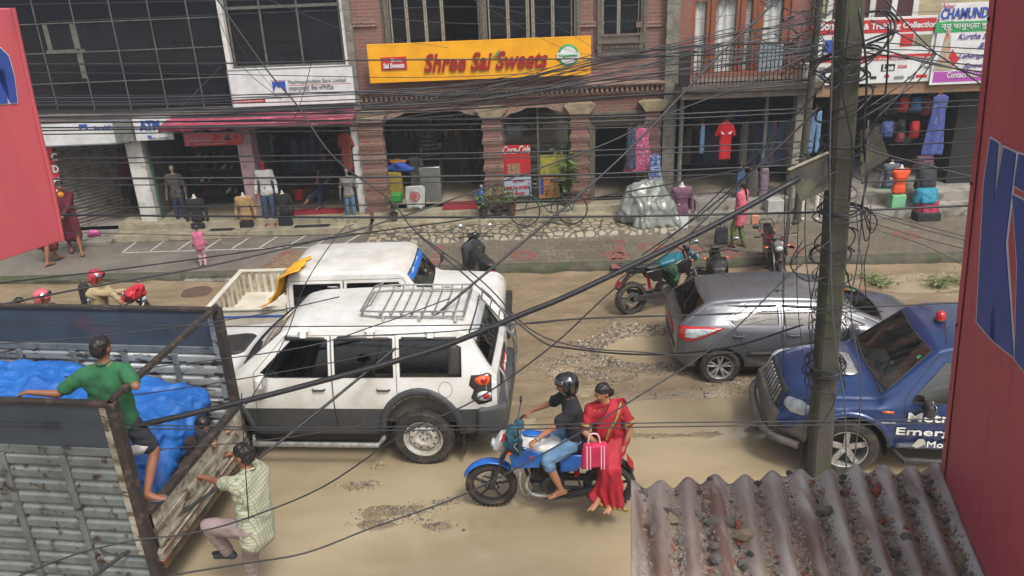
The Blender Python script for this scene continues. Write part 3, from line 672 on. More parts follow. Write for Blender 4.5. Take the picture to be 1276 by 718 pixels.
def extract(bm,faces,name,mat,parent,off=0,ang=40):
    """lift faces out of bm into a mesh of their own"""
    vm={}; vs=[]; fs=[]; ms=[]
    for f in faces:
        if not f.is_valid: continue
        q=[]
        for v in f.verts:
            if v not in vm: vm[v]=len(vs); vs.append(v.co+v.normal*off)
            q.append(vm[v])
        fs.append(q); ms.append(f.material_index)
    me=bpy.data.meshes.new(name); me.from_pydata([tuple(v) for v in vs],[],fs)
    if isinstance(mat,(list,tuple)): me.polygons.foreach_set('material_index',ms)
    finish(me,True,ang); o=link(name,me,mat,parent)
    bmesh.ops.delete(bm,geom=[f for f in faces if f.is_valid],context='FACES'); return o
def hit(bvh,axis,s,u,w_):
    o=V((0,0,0)); i,j,k=AX[axis]; o[i]=u;o[j]=w_;o[k]=s*6; d=V((0,0,0)); d[k]=-s
    if isinstance(axis,str) and axis=='x': o[k]=s*6+(2 if s>0 else 0)
    r=bvh.ray_cast(o,d); return (r[0],r[1]) if r[0] is not None else (None,None)
def decal(bvh,poly,axis,s,name,mat,parent,off=.004,grid=.06,th=.008,smooth=True):
    mnx,mxx=min(p[0] for p in poly),max(p[0] for p in poly); mny,mxy=min(p[1] for p in poly),max(p[1] for p in poly)
    B=[]
    for a,b in zip(poly,poly[1:]+poly[:1]):
        n=max(1,int(math.hypot(b[0]-a[0],b[1]-a[1])/grid)); B+=[(a[0]+(b[0]-a[0])*t/n,a[1]+(b[1]-a[1])*t/n) for t in range(n)]
    def ins(x,y):
        c=False
        for (ax,ay),(bx,by) in zip(B,B[1:]+B[:1]):
            if (ay>y)!=(by>y) and x<(bx-ax)*(y-ay)/(by-ay)+ax: c=not c
        return c
    pts=list(B); nb=len(B); x=mnx+grid/2
    while x<mxx:
        y=mny+grid/2
        while y<mxy:
            if ins(x,y) and min((x-p[0])**2+(y-p[1])**2 for p in B)>(grid*.4)**2: pts.append((x,y))
            y+=grid
        x+=grid
    r=delaunay_2d_cdt([V(p) for p in pts],[],[list(range(nb))],1,1e-6)
    vs=[];ok={}
    for n_,p in enumerate(r[0]):
        h,nn=hit(bvh,axis,s,p.x,p.y)
        if h is None: continue
        ok[n_]=len(vs); vs.append(h+nn*off)
    fs=[[ok[i] for i in f] for f in r[2] if all(i in ok for i in f)]
    me=bpy.data.meshes.new(name); me.from_pydata([tuple(v) for v in vs],[],fs)
    bm=bmesh.new(); bm.from_mesh(me); bmesh.ops.recalc_face_normals(bm,faces=bm.faces)
    k=AX[axis][2]
    if bm.faces and sum(f.normal[k] for f in bm.faces)*s<0: bmesh.ops.reverse_faces(bm,faces=bm.faces)
    bm.to_mesh(me); bm.free(); finish(me,smooth,50); o=link(name,me,mat,parent)
    if th: q=o.modifiers.new('s','SOLIDIFY'); q.thickness=th+off; q.offset=-1
    return o
def trace(bvh,poly,axis,s,off=0,step=.04,closed=True):
    out=[]; P=poly+poly[:1] if closed else poly
    for a,b in zip(P,P[1:]):
        n=max(1,int(math.hypot(b[0]-a[0],b[1]-a[1])/step))
        for t in range(n):
            h,nn=hit(bvh,axis,s,a[0]+(b[0]-a[0])*t/n,a[1]+(b[1]-a[1])*t/n)
            if h is not None: out.append(h+nn*off)
    if closed and out: out.append(out[0])
    return out
def seam(bvh,lines,axis,sides,name,parent,r=.004,mat=None,closed=False):
    for s in sides:
        for l in lines:
            p=trace(bvh,l,axis,s,0,closed=closed)
            if len(p)>1: m=MB(); m.tube(p,r,5,caps=True); m.build(name,mat or m_blk,parent)
def wheel(parent,x,y,r,wd,style,side,name='wheel'):
    """tyre ring centred at x,y; side=-1/+1 is the outward y direction"""
    m=MB(); h=wd/2; ri=r*.64
    m.lathe([(ri,-h*.75),(ri+.02,-h*.95),(r-.035,-h),(r-.008,-h*.75),(r,-h*.45),(r,h*.45),(r-.008,h*.75),(r-.035,h),(ri+.02,h*.95),(ri,h*.75)],40,(0,0,0),'Y')
    for k in range(40):   # tread blocks
        a=2*PI*k/40; m.box((math.cos(a)*(r+.001),0,math.sin(a)*(r+.001)),(.012,wd*.8,.022),ry=-a)
    t=m.build(name,m_tyre,parent); t.location=(x,y,r)
    m=MB(); o=side*h*.55
    if style=='steel':
        m.lathe([(ri+.004,side*h*.95),(ri-.012,side*h*.9),(ri-.02,o*.4),(ri*.82,o*.2),(ri*.72,o*1.0),(ri*.45,o*1.15),(ri*.34,o*.6),(.001,o*.6)],36,(0,0,0),'Y')
        rm=m.build('rim',M('painted_steel','B3B1AB','8F8878',scale=9,rough=.5),t)
        m=MB()
        for k in range(10):
            a=2*PI*k/10; m.ball((math.cos(a)*ri*.63,o*1.05,math.sin(a)*ri*.63),(.016,.008,.016),8)
        for k in range(5):
            a=2*PI*k/5; m.ball((math.cos(a)*ri*.2,o*.7,math.sin(a)*ri*.2),(.011,.012,.011),8)
        m.build('rim_hole',m_blk,rm)
    else:
        n={'ten':5,'five':5,'bolt':6}[style]
        m.lathe([(ri+.004,side*h*.95),(ri-.01,side*h*.92),(ri-.018,o*.2),(ri-.02,-o)],40,(0,0,0),'Y')
        for k in range(n):
            for d in ((-.13,.13) if style=='ten' else (0,)):
                a=2*PI*k/n+PI/2; b=a+d*1.6; c=a+d*.8
                p=V((math.cos(c)*ri*.16,o*.9,math.sin(c)*ri*.16)); q=V((math.cos(b)*(ri-.012),o*1.15,math.sin(b)*(ri-.012)))
                m.bar(p,q,.028 if style=='ten' else ri*.28,.03,up=V((0,1,0)))
        m.lathe([(.001,o*1.1),(ri*.2,o*1.05),(ri*.24,o*.6)],20,(0,0,0),'Y')
        rm=m.build('rim',m_silver,t,bev=.004)
        m=MB(); m.lathe([(.001,-o*.2),(ri*.6,-o*.2),(ri-.02,-o*.3)],28,(0,0,0),'Y'); m.build('brake_disc',M('dark_brake','3B3936','4E4438',scale=8,rough=.6,metal=.3),t)
    return t
def arch(m,x,y0,y1,r,z0,zc,n=18):
    """inner wheel housing"""
    a0=math.asin(max(-1,min(1,(z0-zc)/r)))
    for i in range(n):
        a=a0+(PI-2*a0)*i/n; b=a0+(PI-2*a0)*(i+1)/n
        m.add([(x+r*math.cos(a),y0,zc+r*math.sin(a)),(x+r*math.cos(b),y0,zc+r*math.sin(b)),(x+r*math.cos(b),y1,zc+r*math.sin(b)),(x+r*math.cos(a),y1,zc+r*math.sin(a))],[(0,1,2,3)])
        m.add([(x+r*math.cos(a),y1,zc+r*math.sin(a)),(x+r*math.cos(b),y1,zc+r*math.sin(b)),(x,y1,zc)],[(0,1,2)])
def circ(x,z,r,n=28,a0=0,a1=2*PI): return [(x+r*math.cos(a0+(a1-a0)*i/n),z+r*math.sin(a0+(a1-a0)*i/n)) for i in range(n)]
def seats(parent,xs,z,w_=.5,y=(-.36,.36),mat=None,n='seat'):
    for x in xs:
        for yy in y:
            blob([[((x,yy-.18,z),.07),((x,yy+.18,z),.07),((x+.42,yy-.18,z+.03),.07),((x+.42,yy+.18,z+.03),.07)],[((x-.02,yy-.17,z),.07),((x-.02,yy+.17,z),.07),((x-.16,yy-.15,z+.55),.05),((x-.16,yy+.15,z+.55),.05)],[((x-.18,yy-.08,z+.68),.05),((x-.18,yy+.08,z+.68),.05)],[((x-.17,yy,z+.5),.03),((x-.18,yy,z+.68),.03)]],n,mat or m_seat,parent,vox=.03,sm=3)
def blist(m,hulls):
    bm=bmesh.new()
    for h in hulls: hullpts(bm,h)
    me=bpy.data.meshes.new('t'); bm.to_mesh(me); bm.free(); o=len(m.v); m.v+=[tuple(v.co) for v in me.vertices]; m.f+=[tuple(i+o for i in p.vertices) for p in me.polygons]; m.m+=[m.mi]*len(me.polygons); bpy.data.meshes.remove(me); return m
def mirror_part(parent,x,y,z,s,mat,name='door_mirror'):
    m=MB(); blist(m,[[((x,y+s*.02,z),(.03,.03,.03)),((x,y+s*.10,z+.03),(.02,.02,.02))],[((x,y+s*.10,z+.0),(.05,.02,.03)),((x,y+s*.24,z+.0),(.05,.02,.03)),((x,y+s*.11,z+.12),(.045,.02,.03)),((x,y+s*.23,z+.11),(.04,.02,.025))]])
    o=m.build(name,mat,parent)
    m=MB(); m.box((x-.052,y+s*.17,z+.06),(.006,.14,.13)); m.build('mirror_glass',m_chrome,o,bev=.002); return o
def handle(bvh,parent,x,z,s,mat,ln=.16):
    h,nn=hit(bvh,'y',s,x,z)
    m=MB(); m.tube([h+V((-ln/2,0,0)),h+V((-ln/2+.02,s*.028,0)),h+V((ln/2-.02,s*.028,0)),h+V((ln/2,0,0))],.011,8); return m.build('handle',mat,parent)
def merge(K,**k): d=dict(K); d.update(k); return d
# ---------------------------------------------------------------- generic assembly
def vehicle(root,K,L,paint,wins,tops,doors,wheels,wr,ar,glassm,under=None,zcut=None,extra_mats=None,tub=None,sidew=.84,tyw=.2,style='steel',hm=None,seatx=(),seatz=.55,xa=0,arch_off=0):
    bm=body_bm(K,xa,L); ref=bm.copy(); bvh=BVHTree.FromBMesh(ref); 
    sidec=lambda c,n: abs(n.y)>.25
    mats=[paint]+(extra_mats or [])
    panes=[]
    for p in wins:
        fs=cutpoly(bm,p,'y',sidec); panes.append(fs)
        for s in (-1,1):
            extract(bm,[f for f in fs if f.is_valid and f.calc_center_median().y*s>0],'window',glassm,root,off=-.006)
    for p,cond in tops:
        fs=cutpoly(bm,p,'x',cond); extract(bm,fs,'windscreen' if cond(V((L*.7,0,0)),V((1,0,.5))) else 'rear_window',m_clear if cond(V((L*.7,0,0)),V((1,0,.5))) else glassm,root,off=-.006)
    for x in wheels:
        fs=cutpoly(bm,circ(x,wr+arch_off,ar),'y',lambda c,n:abs(c.y)>.35 and abs(n.x)<.9); bmesh.ops.delete(bm,geom=[f for f in fs if f.is_valid and abs(f.calc_center_median().y)>.35],context='FACES')
    if zcut:
        cutpoly(bm,[(xa-1,-1),(L+1,-1),(L+1,zcut),(xa-1,zcut)],'y')
        for f in bm.faces:
            if f.calc_center_median().z<zcut: f.material_index=1
    for d in doors:
        fs=cutpoly(bm,d,'y',lambda c,n: abs(n.y)>.25)
        for s in (-1,1):
            o=extract(bm,[f for f in fs if f.is_valid and f.calc_center_median().y*s>0],'door',mats if len(mats)>1 else paint,root)
            xs=[p[0] for p in d]
            handle(bvh,o,min(xs)+.17,hm or .95,s,m_blk if zcut else paint)
    extract(bm,list(bm.faces),'body',mats if len(mats)>1 else paint,root)
    bm.free(); ref.free()
    seam(bvh,doors,'y',(-1,1),'door_seam',root,closed=True,r=.0045)
    seam(bvh,wins,'y',(-1,1),'window_seal',root,closed=True,r=.007)
    for p,cond in tops:
        s=1 if cond(V((L*.7,0,0)),V((1,0,.5))) else -1
        seam(bvh,[p],'x',(s,),'screen_seal',root,closed=True,r=.012)
    for x in wheels:
        for s in (-1,1): m=MB(); arch(m,x,s*(sidew-.03),s*(sidew-.42),ar,under or .3,wr+arch_off); m.build('wheel_housing',m_blk,root,recalc=False)
    for x in wheels:
        for s in (-1,1): wheel(root,x,s*(sidew-tyw/2-.01),wr,tyw,style,s)
    if tub:
        a,b,zf,zt_,w_=tub; m=MB(); m.rng((a,-w_,zf-.02),(b,w_,zf)); m.rng((a,-w_,zf),(a+.02,w_,zt_)); m.rng((b-.02,-w_,zf),(b,w_,zt_))
        m.rng((a+.021,-w_,zf+.001),(b-.021,-w_+.03,zt_)); m.rng((a+.021,w_-.03,zf+.001),(b-.021,w_,zt_)); 
        m.rng((b-.35,-w_+.031,zt_-.2),(b-.021,w_-.031,zt_-.02)); m.build('cabin_lining',m_int,root,bev=.01)
        m=MB(); m.box((b-.17,0,zt_-.005),(.34,w_*1.8,.02)); m.box((b-.2,-w_*.4,zt_+.03),(.2,.26,.05),rz=.3); m.build('dash_brightener',M('pale_dash_brightener','A9AEA2','8A9084',scale=7,rough=.7),root,bev=.005)  # pale cover added to brighten the view through the windscreen
        m=MB(); m.lathe([(.17,-.012),(.185,0),(.17,.012),(.155,0),(.17,-.012)],20,(0,0,0),'X'); m.bar((0,-.16,0),(0,.16,0),.03); sw=m.build('steering_wheel',m_blk,root); sw.location=(b-.5,.36,zt_+.0); sw.rotation_euler=(0,R(-25),0)
        seats(root,seatx,zf+.22)
    return bvh
# ================================================================ VEHICLES
paint_w=M('white_car_paint','CFCFCB','BAB7AE',scale=2.2,rough=.32,coat=.6,c3='A39A88',s3=6,t3=(.62,.8))
paint_g=M('grey_car_paint','5C5E63','525256',scale=2,rough=.32,metal=.3,coat=.8)
paint_b=M('blue_car_paint','0D3064','102A54',scale=2,rough=.3,metal=.25,coat=.8,c3='4C5058',s3=5,t3=(.66,.85))
yh=lambda n: n
# ---- white SUV ----------------------------------------------------------------
ang=PI-R(5)
def place(name,label,cat,wx,wy,lx,ly,ang,group=None):
    """root so that local (lx,ly) stands at world (wx,wy)"""
    c,s=math.cos(ang),math.sin(ang); return T(name,label,cat,(wx-(lx*c-ly*s),wy-(lx*s+ly*c),0),ang,group)
suv=place('suv','white SUV with grey lower cladding, roof rack and rear ladder','SUV',-1.19,8.58,.95,.86,ang)
K=dict(zb=[(0,.5),(.5,.42),(4.1,.4),(4.45,.5)],zs=[(0,.95),(.1,1.02),(2,1.0),(3.2,.98),(4.2,.9),(4.45,.74)],
 zt=[(0,1.02),(.05,1.08),(.12,1.2),(.34,1.68),(.42,1.78),(.6,1.83),(1.7,1.86),(2.45,1.80),(2.62,1.73),(3.2,1.16),(3.32,1.08),(4.2,1.0),(4.38,.92),(4.45,.8)],
 wl=[(0,.7),(.2,.82),(4.2,.82),(4.45,.7)],wm=[(0,.78),(.12,.86),(.4,.88),(4.1,.88),(4.35,.82),(4.45,.74)],ws=[(0,.76),(.12,.83),(3.3,.86),(4.3,.8),(4.45,.7)],
 wt=[(0,.74),(.12,.74),(.4,.65),(2.6,.65),(3.25,.77),(4.3,.72),(4.45,.66)],cr=[(0,.0),(.4,.03),(2.6,.03),(3.3,.05),(4.45,.03)],r=[(0,.05),(.5,.07),(4.45,.05)])
wins=[[(.42,1.08),(1.17,1.08),(1.17,1.62),(.62,1.62),(.42,1.5)],[(1.26,1.07),(1.98,1.07),(1.98,1.63),(1.26,1.63)],[(2.07,1.07),(2.95,1.07),(2.93,1.13),(2.52,1.6),(2.07,1.62)]]
tops=[([(-.64,1.18),(.64,1.18),(.58,1.66),(-.58,1.66)],lambda c,n:c.x>2.3),([(-.62,1.13),(.62,1.13),(.56,1.66),(-.56,1.66)],lambda c,n:c.x<.6)]
doors=[[(1.21,.44),(2.02,.44),(2.02,1.68),(1.21,1.68)],[(2.03,.44),(3.02,.44),(3.02,1.12),(2.6,1.66),(2.03,1.68)]]
doors[0]=[(1.28,.62),(1.45,.44),(2.02,.44),(2.02,1.68),(1.22,1.68),(1.22,.85)]
bv=vehicle(suv,K,4.45,paint_w,wins,tops,doors,(.95,3.63),.385,.47,m_tint,zcut=.70,extra_mats=[m_grplas],tub=(.35,3.2,.55,.98,.76),sidew=.88,tyw=.23,seatx=(.9,1.75,2.35),hm=.93)
for x in (.95,3.63):
    for s in (-1,1):
        P=circ(x,.39,.56,20,0,PI*1.001)+[(x-.56,.39)]+circ(x,.39,.475,20,PI,-.001)+[(x+.475,.39)]
        decal(bv,P,'y',s,'arch_flare',m_grplas,suv,off=.02,grid=.08)
for s in (-1,1):
    decal(bv,[(.06,1.12),(.3,1.1),(.33,.98),(.27,.93),(.31,.84),(.22,.76),(.06,.78)],'y',s,'tail_light_housing',m_blk,suv,off=.006)
    for (x,z,mt,nm) in ((.17,1.035,m_ora,'indicator_lamp'),(.15,.86,m_clr,'reversing_lamp')):
        decal(bv,[(x+.075*math.cos(t*PI/8)*1.15,z+.055*math.sin(t*PI/8)) for t in range(16)],'y',s,nm,mt,suv,off=.02)
        decal(bv,[(x-.02+.035*math.cos(t*PI/6),z+.03*math.sin(t*PI/6)) for t in range(12)],'y',s,nm.split('_')[0]+'_lens',m_redl,suv,off=.028)
    seam(bv,[circ(.62,.93,.085,20)],'y',(s,),'fuel_lid' if s>0 else 'side_badge',suv,closed=True,r=.003)
    for a,b in ((.47,1.14),(1.3,1.94),(2.1,2.6)): # rain visors
        decal(bv,[(a,1.60),(b,1.605),(b,1.655),(a,1.65)],'y',s,'rain_visor',m_blk,suv,off=.022)
    m=MB(); m.tube([(1.45,s*.8,.38),(1.5,s*.97,.36),(3.1,s*.97,.36),(3.16,s*.8,.38)],.035,10); m.build('running_board',m_silver,suv)
    mirror_part(suv,2.86,s*.84,1.06,s,paint_w)
    m=MB(); m.rng((.44,s*.795-.02,1.14),(.56,s*.795+.02,1.56)); 
    decal(bv,[(.44,1.10),(.58,1.10),(.58,1.58),(.52,1.58),(.44,1.48)],'y',s,'quarter_louvre',m_blk,suv,off=.008)
    decal(bv,[(4.05,.78),(4.4,.76),(4.4,.92),(4.1,.95)],'y',s,'headlight',m_clr,suv,off=.01)
    for x in (.95,3.63): m=MB(); m.rng((x-.52,s*.62,.16),(x-.505,s*.87,.42)); m.build('mud_flap',m_blk,suv)
m=MB(); blist(m,[[((-.06,-.78,.5),.06),((-.06,.78,.5),.06),((.2,-.88,.52),.05),((.2,.88,.52),.05),((-.08,-.74,.66),.05),((-.08,.74,.66),.05),((.2,-.88,.68),.04),((.2,.88,.68),.04)]]); m.build('rear_bumper',m_grplas,suv)
m=MB(); blist(m,[[((4.5,-.74,.5),.06),((4.5,.74,.5),.06),((4.2,-.86,.52),.06),((4.2,.86,.52),.06),((4.5,-.74,.68),.05),((4.5,.74,.68),.05)]]); m.build('front_bumper',m_grplas,suv)
decal(bv,[(-.33,.74),(.33,.74),(.33,.98),(-.33,.98)],'x',-1,'tailgate_panel',m_blk,suv,off=.02)
decal(bv,[(-.2,.78),(.2,.78),(.2,.92),(-.2,.92)],'x',-1,'number_plate',m_plate,suv,off=.034)
text('1218','plate_number',M('white_print','D8D8D4',rough=.6),suv,(-.04,0,.85),.12,rot=(PI/2,0,-PI/2),width=.3,ext=.003)
decal(bv,[(-.6,1.5),(.6,1.5),(.58,1.64),(-.58,1.64)],'x',-1,'window_sticker',M('white_film','A9ADAD',rough=.4),suv,off=.006)
m=MB()   # ladder up the tailgate
lx=[(-.11,.62),(-.11,1.0),(-.04,1.2),(.2,1.62),(.34,1.84)]
for yy in (-.28,-.58): m.tube(smooth_path([(x-.03,yy,z) for x,z in lx],4),.013,7)
for k in range(7):
    t=k/6; z=.68+1.1*t; x=interp([(.62,-.14),(1.0,-.14),(1.2,-.07),(1.62,.17),(1.84,.31)],z); m.tube([(x,-.28,z),(x,-.58,z)],.011,6)
m.build('rear_ladder',m_chrome,suv)
# guard rail around the tail lamp
m=MB(); m.tube(smooth_path([(-.12,.62,.62),(-.12,.7,.75),(-.1,.7,1.0),(-.02,.66,1.15)],4),.012,7); m.build('lamp_guard',m_chrome,suv); m=MB(); m.tube(smooth_path([(-.12,-.66,.62),(-.14,-.72,.75),(-.1,-.72,1.0),(-.02,-.68,1.15)],4),.012,7); m.build('lamp_guard',m_chrome,suv)
# roof rack
rk=MB(); zr=1.91; xs=(.40,1.45)
for z in (zr,zr+.07):
    rk.tube([(xs[0],-.43,z),(xs[1],-.43,z),(xs[1]+.25,-.38,z-.01),(xs[1]+.25,.38,z-.01),(xs[1],.43,z),(xs[0],.43,z),(xs[0],-.43,z)],.012,7)
for k in range(9):
    x=xs[0]+(xs[1]-xs[0])*k/8; rk.tube([(x,-.43,zr),(x,.43,zr)],.011,6); rk.tube([(x,-.43,zr),(x,-.43,zr+.07)],.009,6); rk.tube([(x,.43,zr),(x,.43,zr+.07)],.009,6)
rk.tube([(xs[1]+.24,-.38,zr+.07),(xs[1]+.12,-.36,zr+.13),(xs[1]+.12,.36,zr+.13),(xs[1]+.24,.38,zr+.07)],.012,7)
for x in (.5,.95,1.4):
    for s in (-1,1): rk.bar((x,s*.43,zr),(x,s*.5,1.84),.03,.05)
rk.build('roof_rack',M('galvanised_tube','9A9A96','7A7872',scale=12,rough=.4,metal=.5),suv)
m=MB()
for x in (.78,1.52,2.35):
    for s in (-1,1): m.bar((x,s*.6,1.875),(x,s*.705,1.78),.13,.012); m.bar((x,s*.705,1.78),(x,s*.735,1.66),.08,.012)
m.build('rack_bracket',paint_w,suv,bev=.004)
blob([[((3.5,-.2,1.13),(.15,.1,.03)),((3.5,.2,1.13),(.15,.1,.03)),((3.75,-.2,1.1),(.08,.1,.03)),((3.75,.2,1.1),(.08,.1,.03))]],'bonnet_scoop',m_blk,suv,remesh=False)
m=MB(); m.tube([(3.25,.3,1.15),(3.1,.05,1.27)],.008,5); m.tube([(3.25,-.2,1.15),(3.1,-.45,1.27)],.008,5); m.build('wiper',m_blk,suv)
def zmap(root,keys,skip=('wheel','steering_wheel')):
    def rec(o):
        for c in o.children:
            if c.name.split('.')[0] in skip: continue
            if c.type=='MESH':
                for v in c.data.vertices: v.co.z=interp(keys,v.co.z)
                if c.location.z: c.location.z=interp(keys,c.location.z)
            rec(c)
    rec(root)
zmap(suv,[(-1,-1),(.45,.45),(.7,.83),(1.05,1.23),(1.66,1.735),(1.9,1.87),(3,2.95)])
m=MB(); m.rng((.3,-.62,.2),(4.1,.62,.44)); m.build('underbody_blocker',m_blk,suv)  # black box added below the SUV to block light on the ground
# ---- grey hatchback -------------------------------------------------------------
hb=place('hatchback','grey hatchback with red and white tail lamps facing right','car',2.98,10.27,.62,-.83,R(-4))
K=dict(zb=[(0,.35),(.15,.26),(3.5,.24),(3.85,.32)],zs=[(0,.80),(.1,.93),(.5,.99),(1.5,.94),(2.7,.88),(3.3,.8),(3.7,.66),(3.85,.5)],
 zt=[(0,.82),(.05,.95),(.12,1.05),(.4,1.36),(.5,1.43),(.75,1.47),(1.3,1.51),(1.9,1.48),(2.2,1.41),(2.85,1.02),(3.0,.94),(3.5,.82),(3.75,.68),(3.85,.54)],
 wl=[(0,.62),(.15,.74),(3.6,.76),(3.85,.55)],wm=[(0,.68),(.12,.78),(.4,.845),(1.5,.83),(2.8,.84),(3.4,.83),(3.7,.72),(3.85,.55)],ws=[(0,.66),(.12,.74),(.45,.80),(1.5,.79),(3,.8),(3.6,.7),(3.85,.5)],
 wt=[(0,.64),(.15,.65),(.45,.54),(1.2,.54),(2.2,.54),(2.95,.7),(3.6,.62),(3.85,.45)],cr=[(0,.0),(.45,.03),(2,.04),(3,.05),(3.85,.02)],r=[(0,.06),(.5,.10),(2,.09),(3,.05),(3.85,.05)])
wins=[[(.80,1.03),(1.42,1.01),(1.42,1.34),(1.02,1.34),(.72,1.12)],[(1.50,1.0),(2.28,.98),(2.30,1.0),(1.95,1.30),(1.50,1.35)],[(2.36,.98),(2.62,.97),(2.62,.99),(2.36,1.13)]]
tops=[([(-.6,1.0),(.6,1.0),(.5,1.37),(-.5,1.37)],lambda c,n:c.x>1.9),([(-.56,1.02),(.56,1.02),(.48,1.36),(-.48,1.36)],lambda c,n:c.x<.6)]
doors=[[(.98,.62),(1.12,.38),(1.46,.3),(1.46,1.385),(1.0,1.385),(.68,1.14)],[(1.462,.30),(2.45,.30),(2.5,.9),(2.42,1.1),(1.98,1.35),(1.462,1.385)]]
bv=vehicle(hb,K,3.85,paint_g,wins,tops,doors,(.62,3.05),.288,.35,m_tint,tub=(.25,2.75,.35,.86,.68),sidew=.84,tyw=.19,style='ten',seatx=(.75,1.6),hm=.84,under=.26)
for s in (-1,1):
    decal(bv,[(.03,.74),(.2,.73),(.5,.88),(.66,.985),(.42,1.0),(.1,.965),(.03,.9)],'y',s,'tail_light',m_redl,hb,off=.008)
    decal(bv,[(.10,.79),(.22,.78),(.48,.905),(.54,.955),(.36,.965),(.12,.93)],'y',s,'tail_light_lens',m_clr,hb,off=.016)
    decal(bv,[(1.0,.50),(2.55,.47),(2.55,.52),(1.0,.55)],'y',s,'door_moulding',m_blk,hb,off=.018)
    decal(bv,[(3.2,.7),(3.62,.6),(3.65,.68),(3.3,.82)],'y',s,'headlight',m_clr,hb,off=.01)
    mirror_part(hb,2.42,s*.77,.97,s,paint_g)
    decal(bv,[(.72,1.345),(1.4,1.365),(1.4,1.335),(.98,1.325)],'y',s,'rain_visor',m_blk,hb,off=.02)
    decal(bv,[(1.48,1.36),(1.96,1.32),(2.3,1.05),(2.26,1.05),(1.93,1.29),(1.48,1.325)],'y',s,'rain_visor',m_blk,hb,off=.02)
decal(bv,[(-.45,.42),(.45,.42),(.5,.52),(-.5,.52)],'x',-1,'bumper_insert',m_blk,hb,off=.006)
decal(bv,[(-.26,.62),(.26,.62),(.26,.76),(-.26,.76)],'x',-1,'number_plate',m_plate,hb,off=.012)
seam(bv,[[(-.6,.6),(.6,.6)],[(-.62,.97),(.62,.97)]],'x',(-1,),'tailgate_seam',hb)
m=MB(); m.rng((.35,-.6,.13),(3.5,.6,.30)); m.build('underbody_blocker',m_blk,hb)  # added light-blocking box, keeps the ground under the hatchback dark
m=MB(); m.tube([(.9,0,1.52),(.8,0,1.62),(.7,0,1.7)],.005,5); m.build('aerial',m_blk,hb)
m=MB(); m.tube([(.15,.0,1.08),(.3,-.2,1.24)],.007,5); m.build('rear_wiper',m_blk,hb)
zmap(hb,[(-1,-1),(.4,.4),(.9,.86),(1.5,1.27),(3,2.75)])
# ---- blue crew-cab pickup ---------------------------------------------------------
ang=PI-R(9)
bp=place('pickup_truck','dark blue pickup with red beacon and white lettering on its door','pickup',3.89,7.98,3.63,.86,ang)
K=dict(zb=[(1.2,.42),(4.1,.42),(4.4,.5)],zs=[(1.2,1.02),(2,1.0),(3.2,.98),(4.1,.9),(4.4,.7)],
 zt=[(1.15,1.05),(1.2,1.7),(1.35,1.80),(1.7,1.82),(2.5,1.79),(2.72,1.72),(3.24,1.16),(3.34,1.08),(3.9,1.03),(4.2,.97),(4.33,.9),(4.4,.75)],
 wl=[(1.2,.82),(4.1,.82),(4.4,.62)],wm=[(1.2,.86),(4.0,.87),(4.25,.78),(4.4,.66)],ws=[(1.2,.84),(3.3,.85),(4.1,.78),(4.3,.68),(4.4,.58)],
 wt=[(1.2,.64),(2.7,.64),(3.27,.76),(4.0,.68),(4.3,.58),(4.4,.5)],cr=[(1.2,.03),(2.6,.03),(3.3,.06),(4.0,.07),(4.4,.05)],r=[(1.2,.07),(4.4,.06)])
wins=[[(1.35,1.07),(1.98,1.07),(1.98,1.63),(1.35,1.63)],[(2.07,1.07),(2.98,1.07),(2.96,1.13),(2.64,1.58),(2.07,1.6)]]
tops=[([(-.70,1.17),(.70,1.17),(.56,1.67),(-.56,1.67)],lambda c,n:c.x>2.3)]
doors=[[(1.24,.5),(2.02,.44),(2.02,1.68),(1.24,1.68)],[(2.03,.44),(3.05,.44),(3.05,1.12),(2.72,1.64),(2.03,1.66)]]
bv=vehicle(bp,K,4.4,paint_b,wins,tops,doors,(3.63,),.385,.46,m_clear,tub=(1.3,3.2,.55,.98,.76),sidew=.87,tyw=.23,seatx=(1.6,2.35),hm=.93,style='five',xa=1.2)
bvb=bv
for s in (-1,1):
    P=circ(3.63,.39,.53,20,0,PI*1.001)+[(3.1,.39)]+circ(3.63,.39,.465,20,PI,-.001)+[(4.095,.39)]
    decal(bv,P,'y',s,'arch_flare',paint_b,bp,off=.03,grid=.08)
    mirror_part(bp,2.86,s*.84,1.05,s,m_blk)
    m=MB(); m.tube([(1.3,s*.8,.4),(1.36,s*.98,.36),(3.02,s*.98,.36),(3.1,s*.8,.38)],.04,10); m.build('side_step',m_blk,bp)
    m=MB(); blist(m,[[((4.2,s*.64,.84),(.11,.09,.10)),((4.10,s*.75,.83),(.09,.05,.09)),((4.27,s*.55,.83),(.07,.06,.10))]]); m.build('headlight',m_clr,bp)
    m=MB(); blist(m,[[((3.98,s*.815,.82),(.07,.03,.08)),((4.08,s*.79,.79),(.05,.02,.06))]]); m.build('indicator_lamp',m_ora,bp)
    decal(bv,[(3.17,.925),(3.29,.93),(3.3,.955),(3.17,.955)],'y',s,'side_repeater',m_ora,bp,off=.01)
m=MB(); blist(m,[[((4.44,-.5,.52),.07),((4.44,.5,.52),.07),((4.12,-.8,.52),.07),((4.12,.8,.52),.07),((4.44,-.5,.68),.05),((4.44,.5,.68),.05),((4.12,-.82,.66),.05),((4.12,.82,.66),.05)]]); m.build('front_bumper',M('grey_bumper','4B4A48','6B6254',scale=5,rough=.5),bp)
m=MB(); m.tube(smooth_path([(4.18,-.86,.42),(4.5,-.6,.42),(4.57,0,.42),(4.5,.6,.42),(4.18,.86,.42)],5),.05,10); m.build('bumper_bar',MC['grey_bumper'],bp)
m=MB(); blist(m,[[((4.36,-.45,.76),.05),((4.36,.45,.76),.05),((4.3,-.42,.93),.04),((4.3,.42,.93),.04)]]); gr=m.build('grille',m_blk,bp)
m=MB()
for k in range(9):
    y=-.4+.1*k; m.bar((4.425,y,.74),(4.355,y,.95),.035,.02)
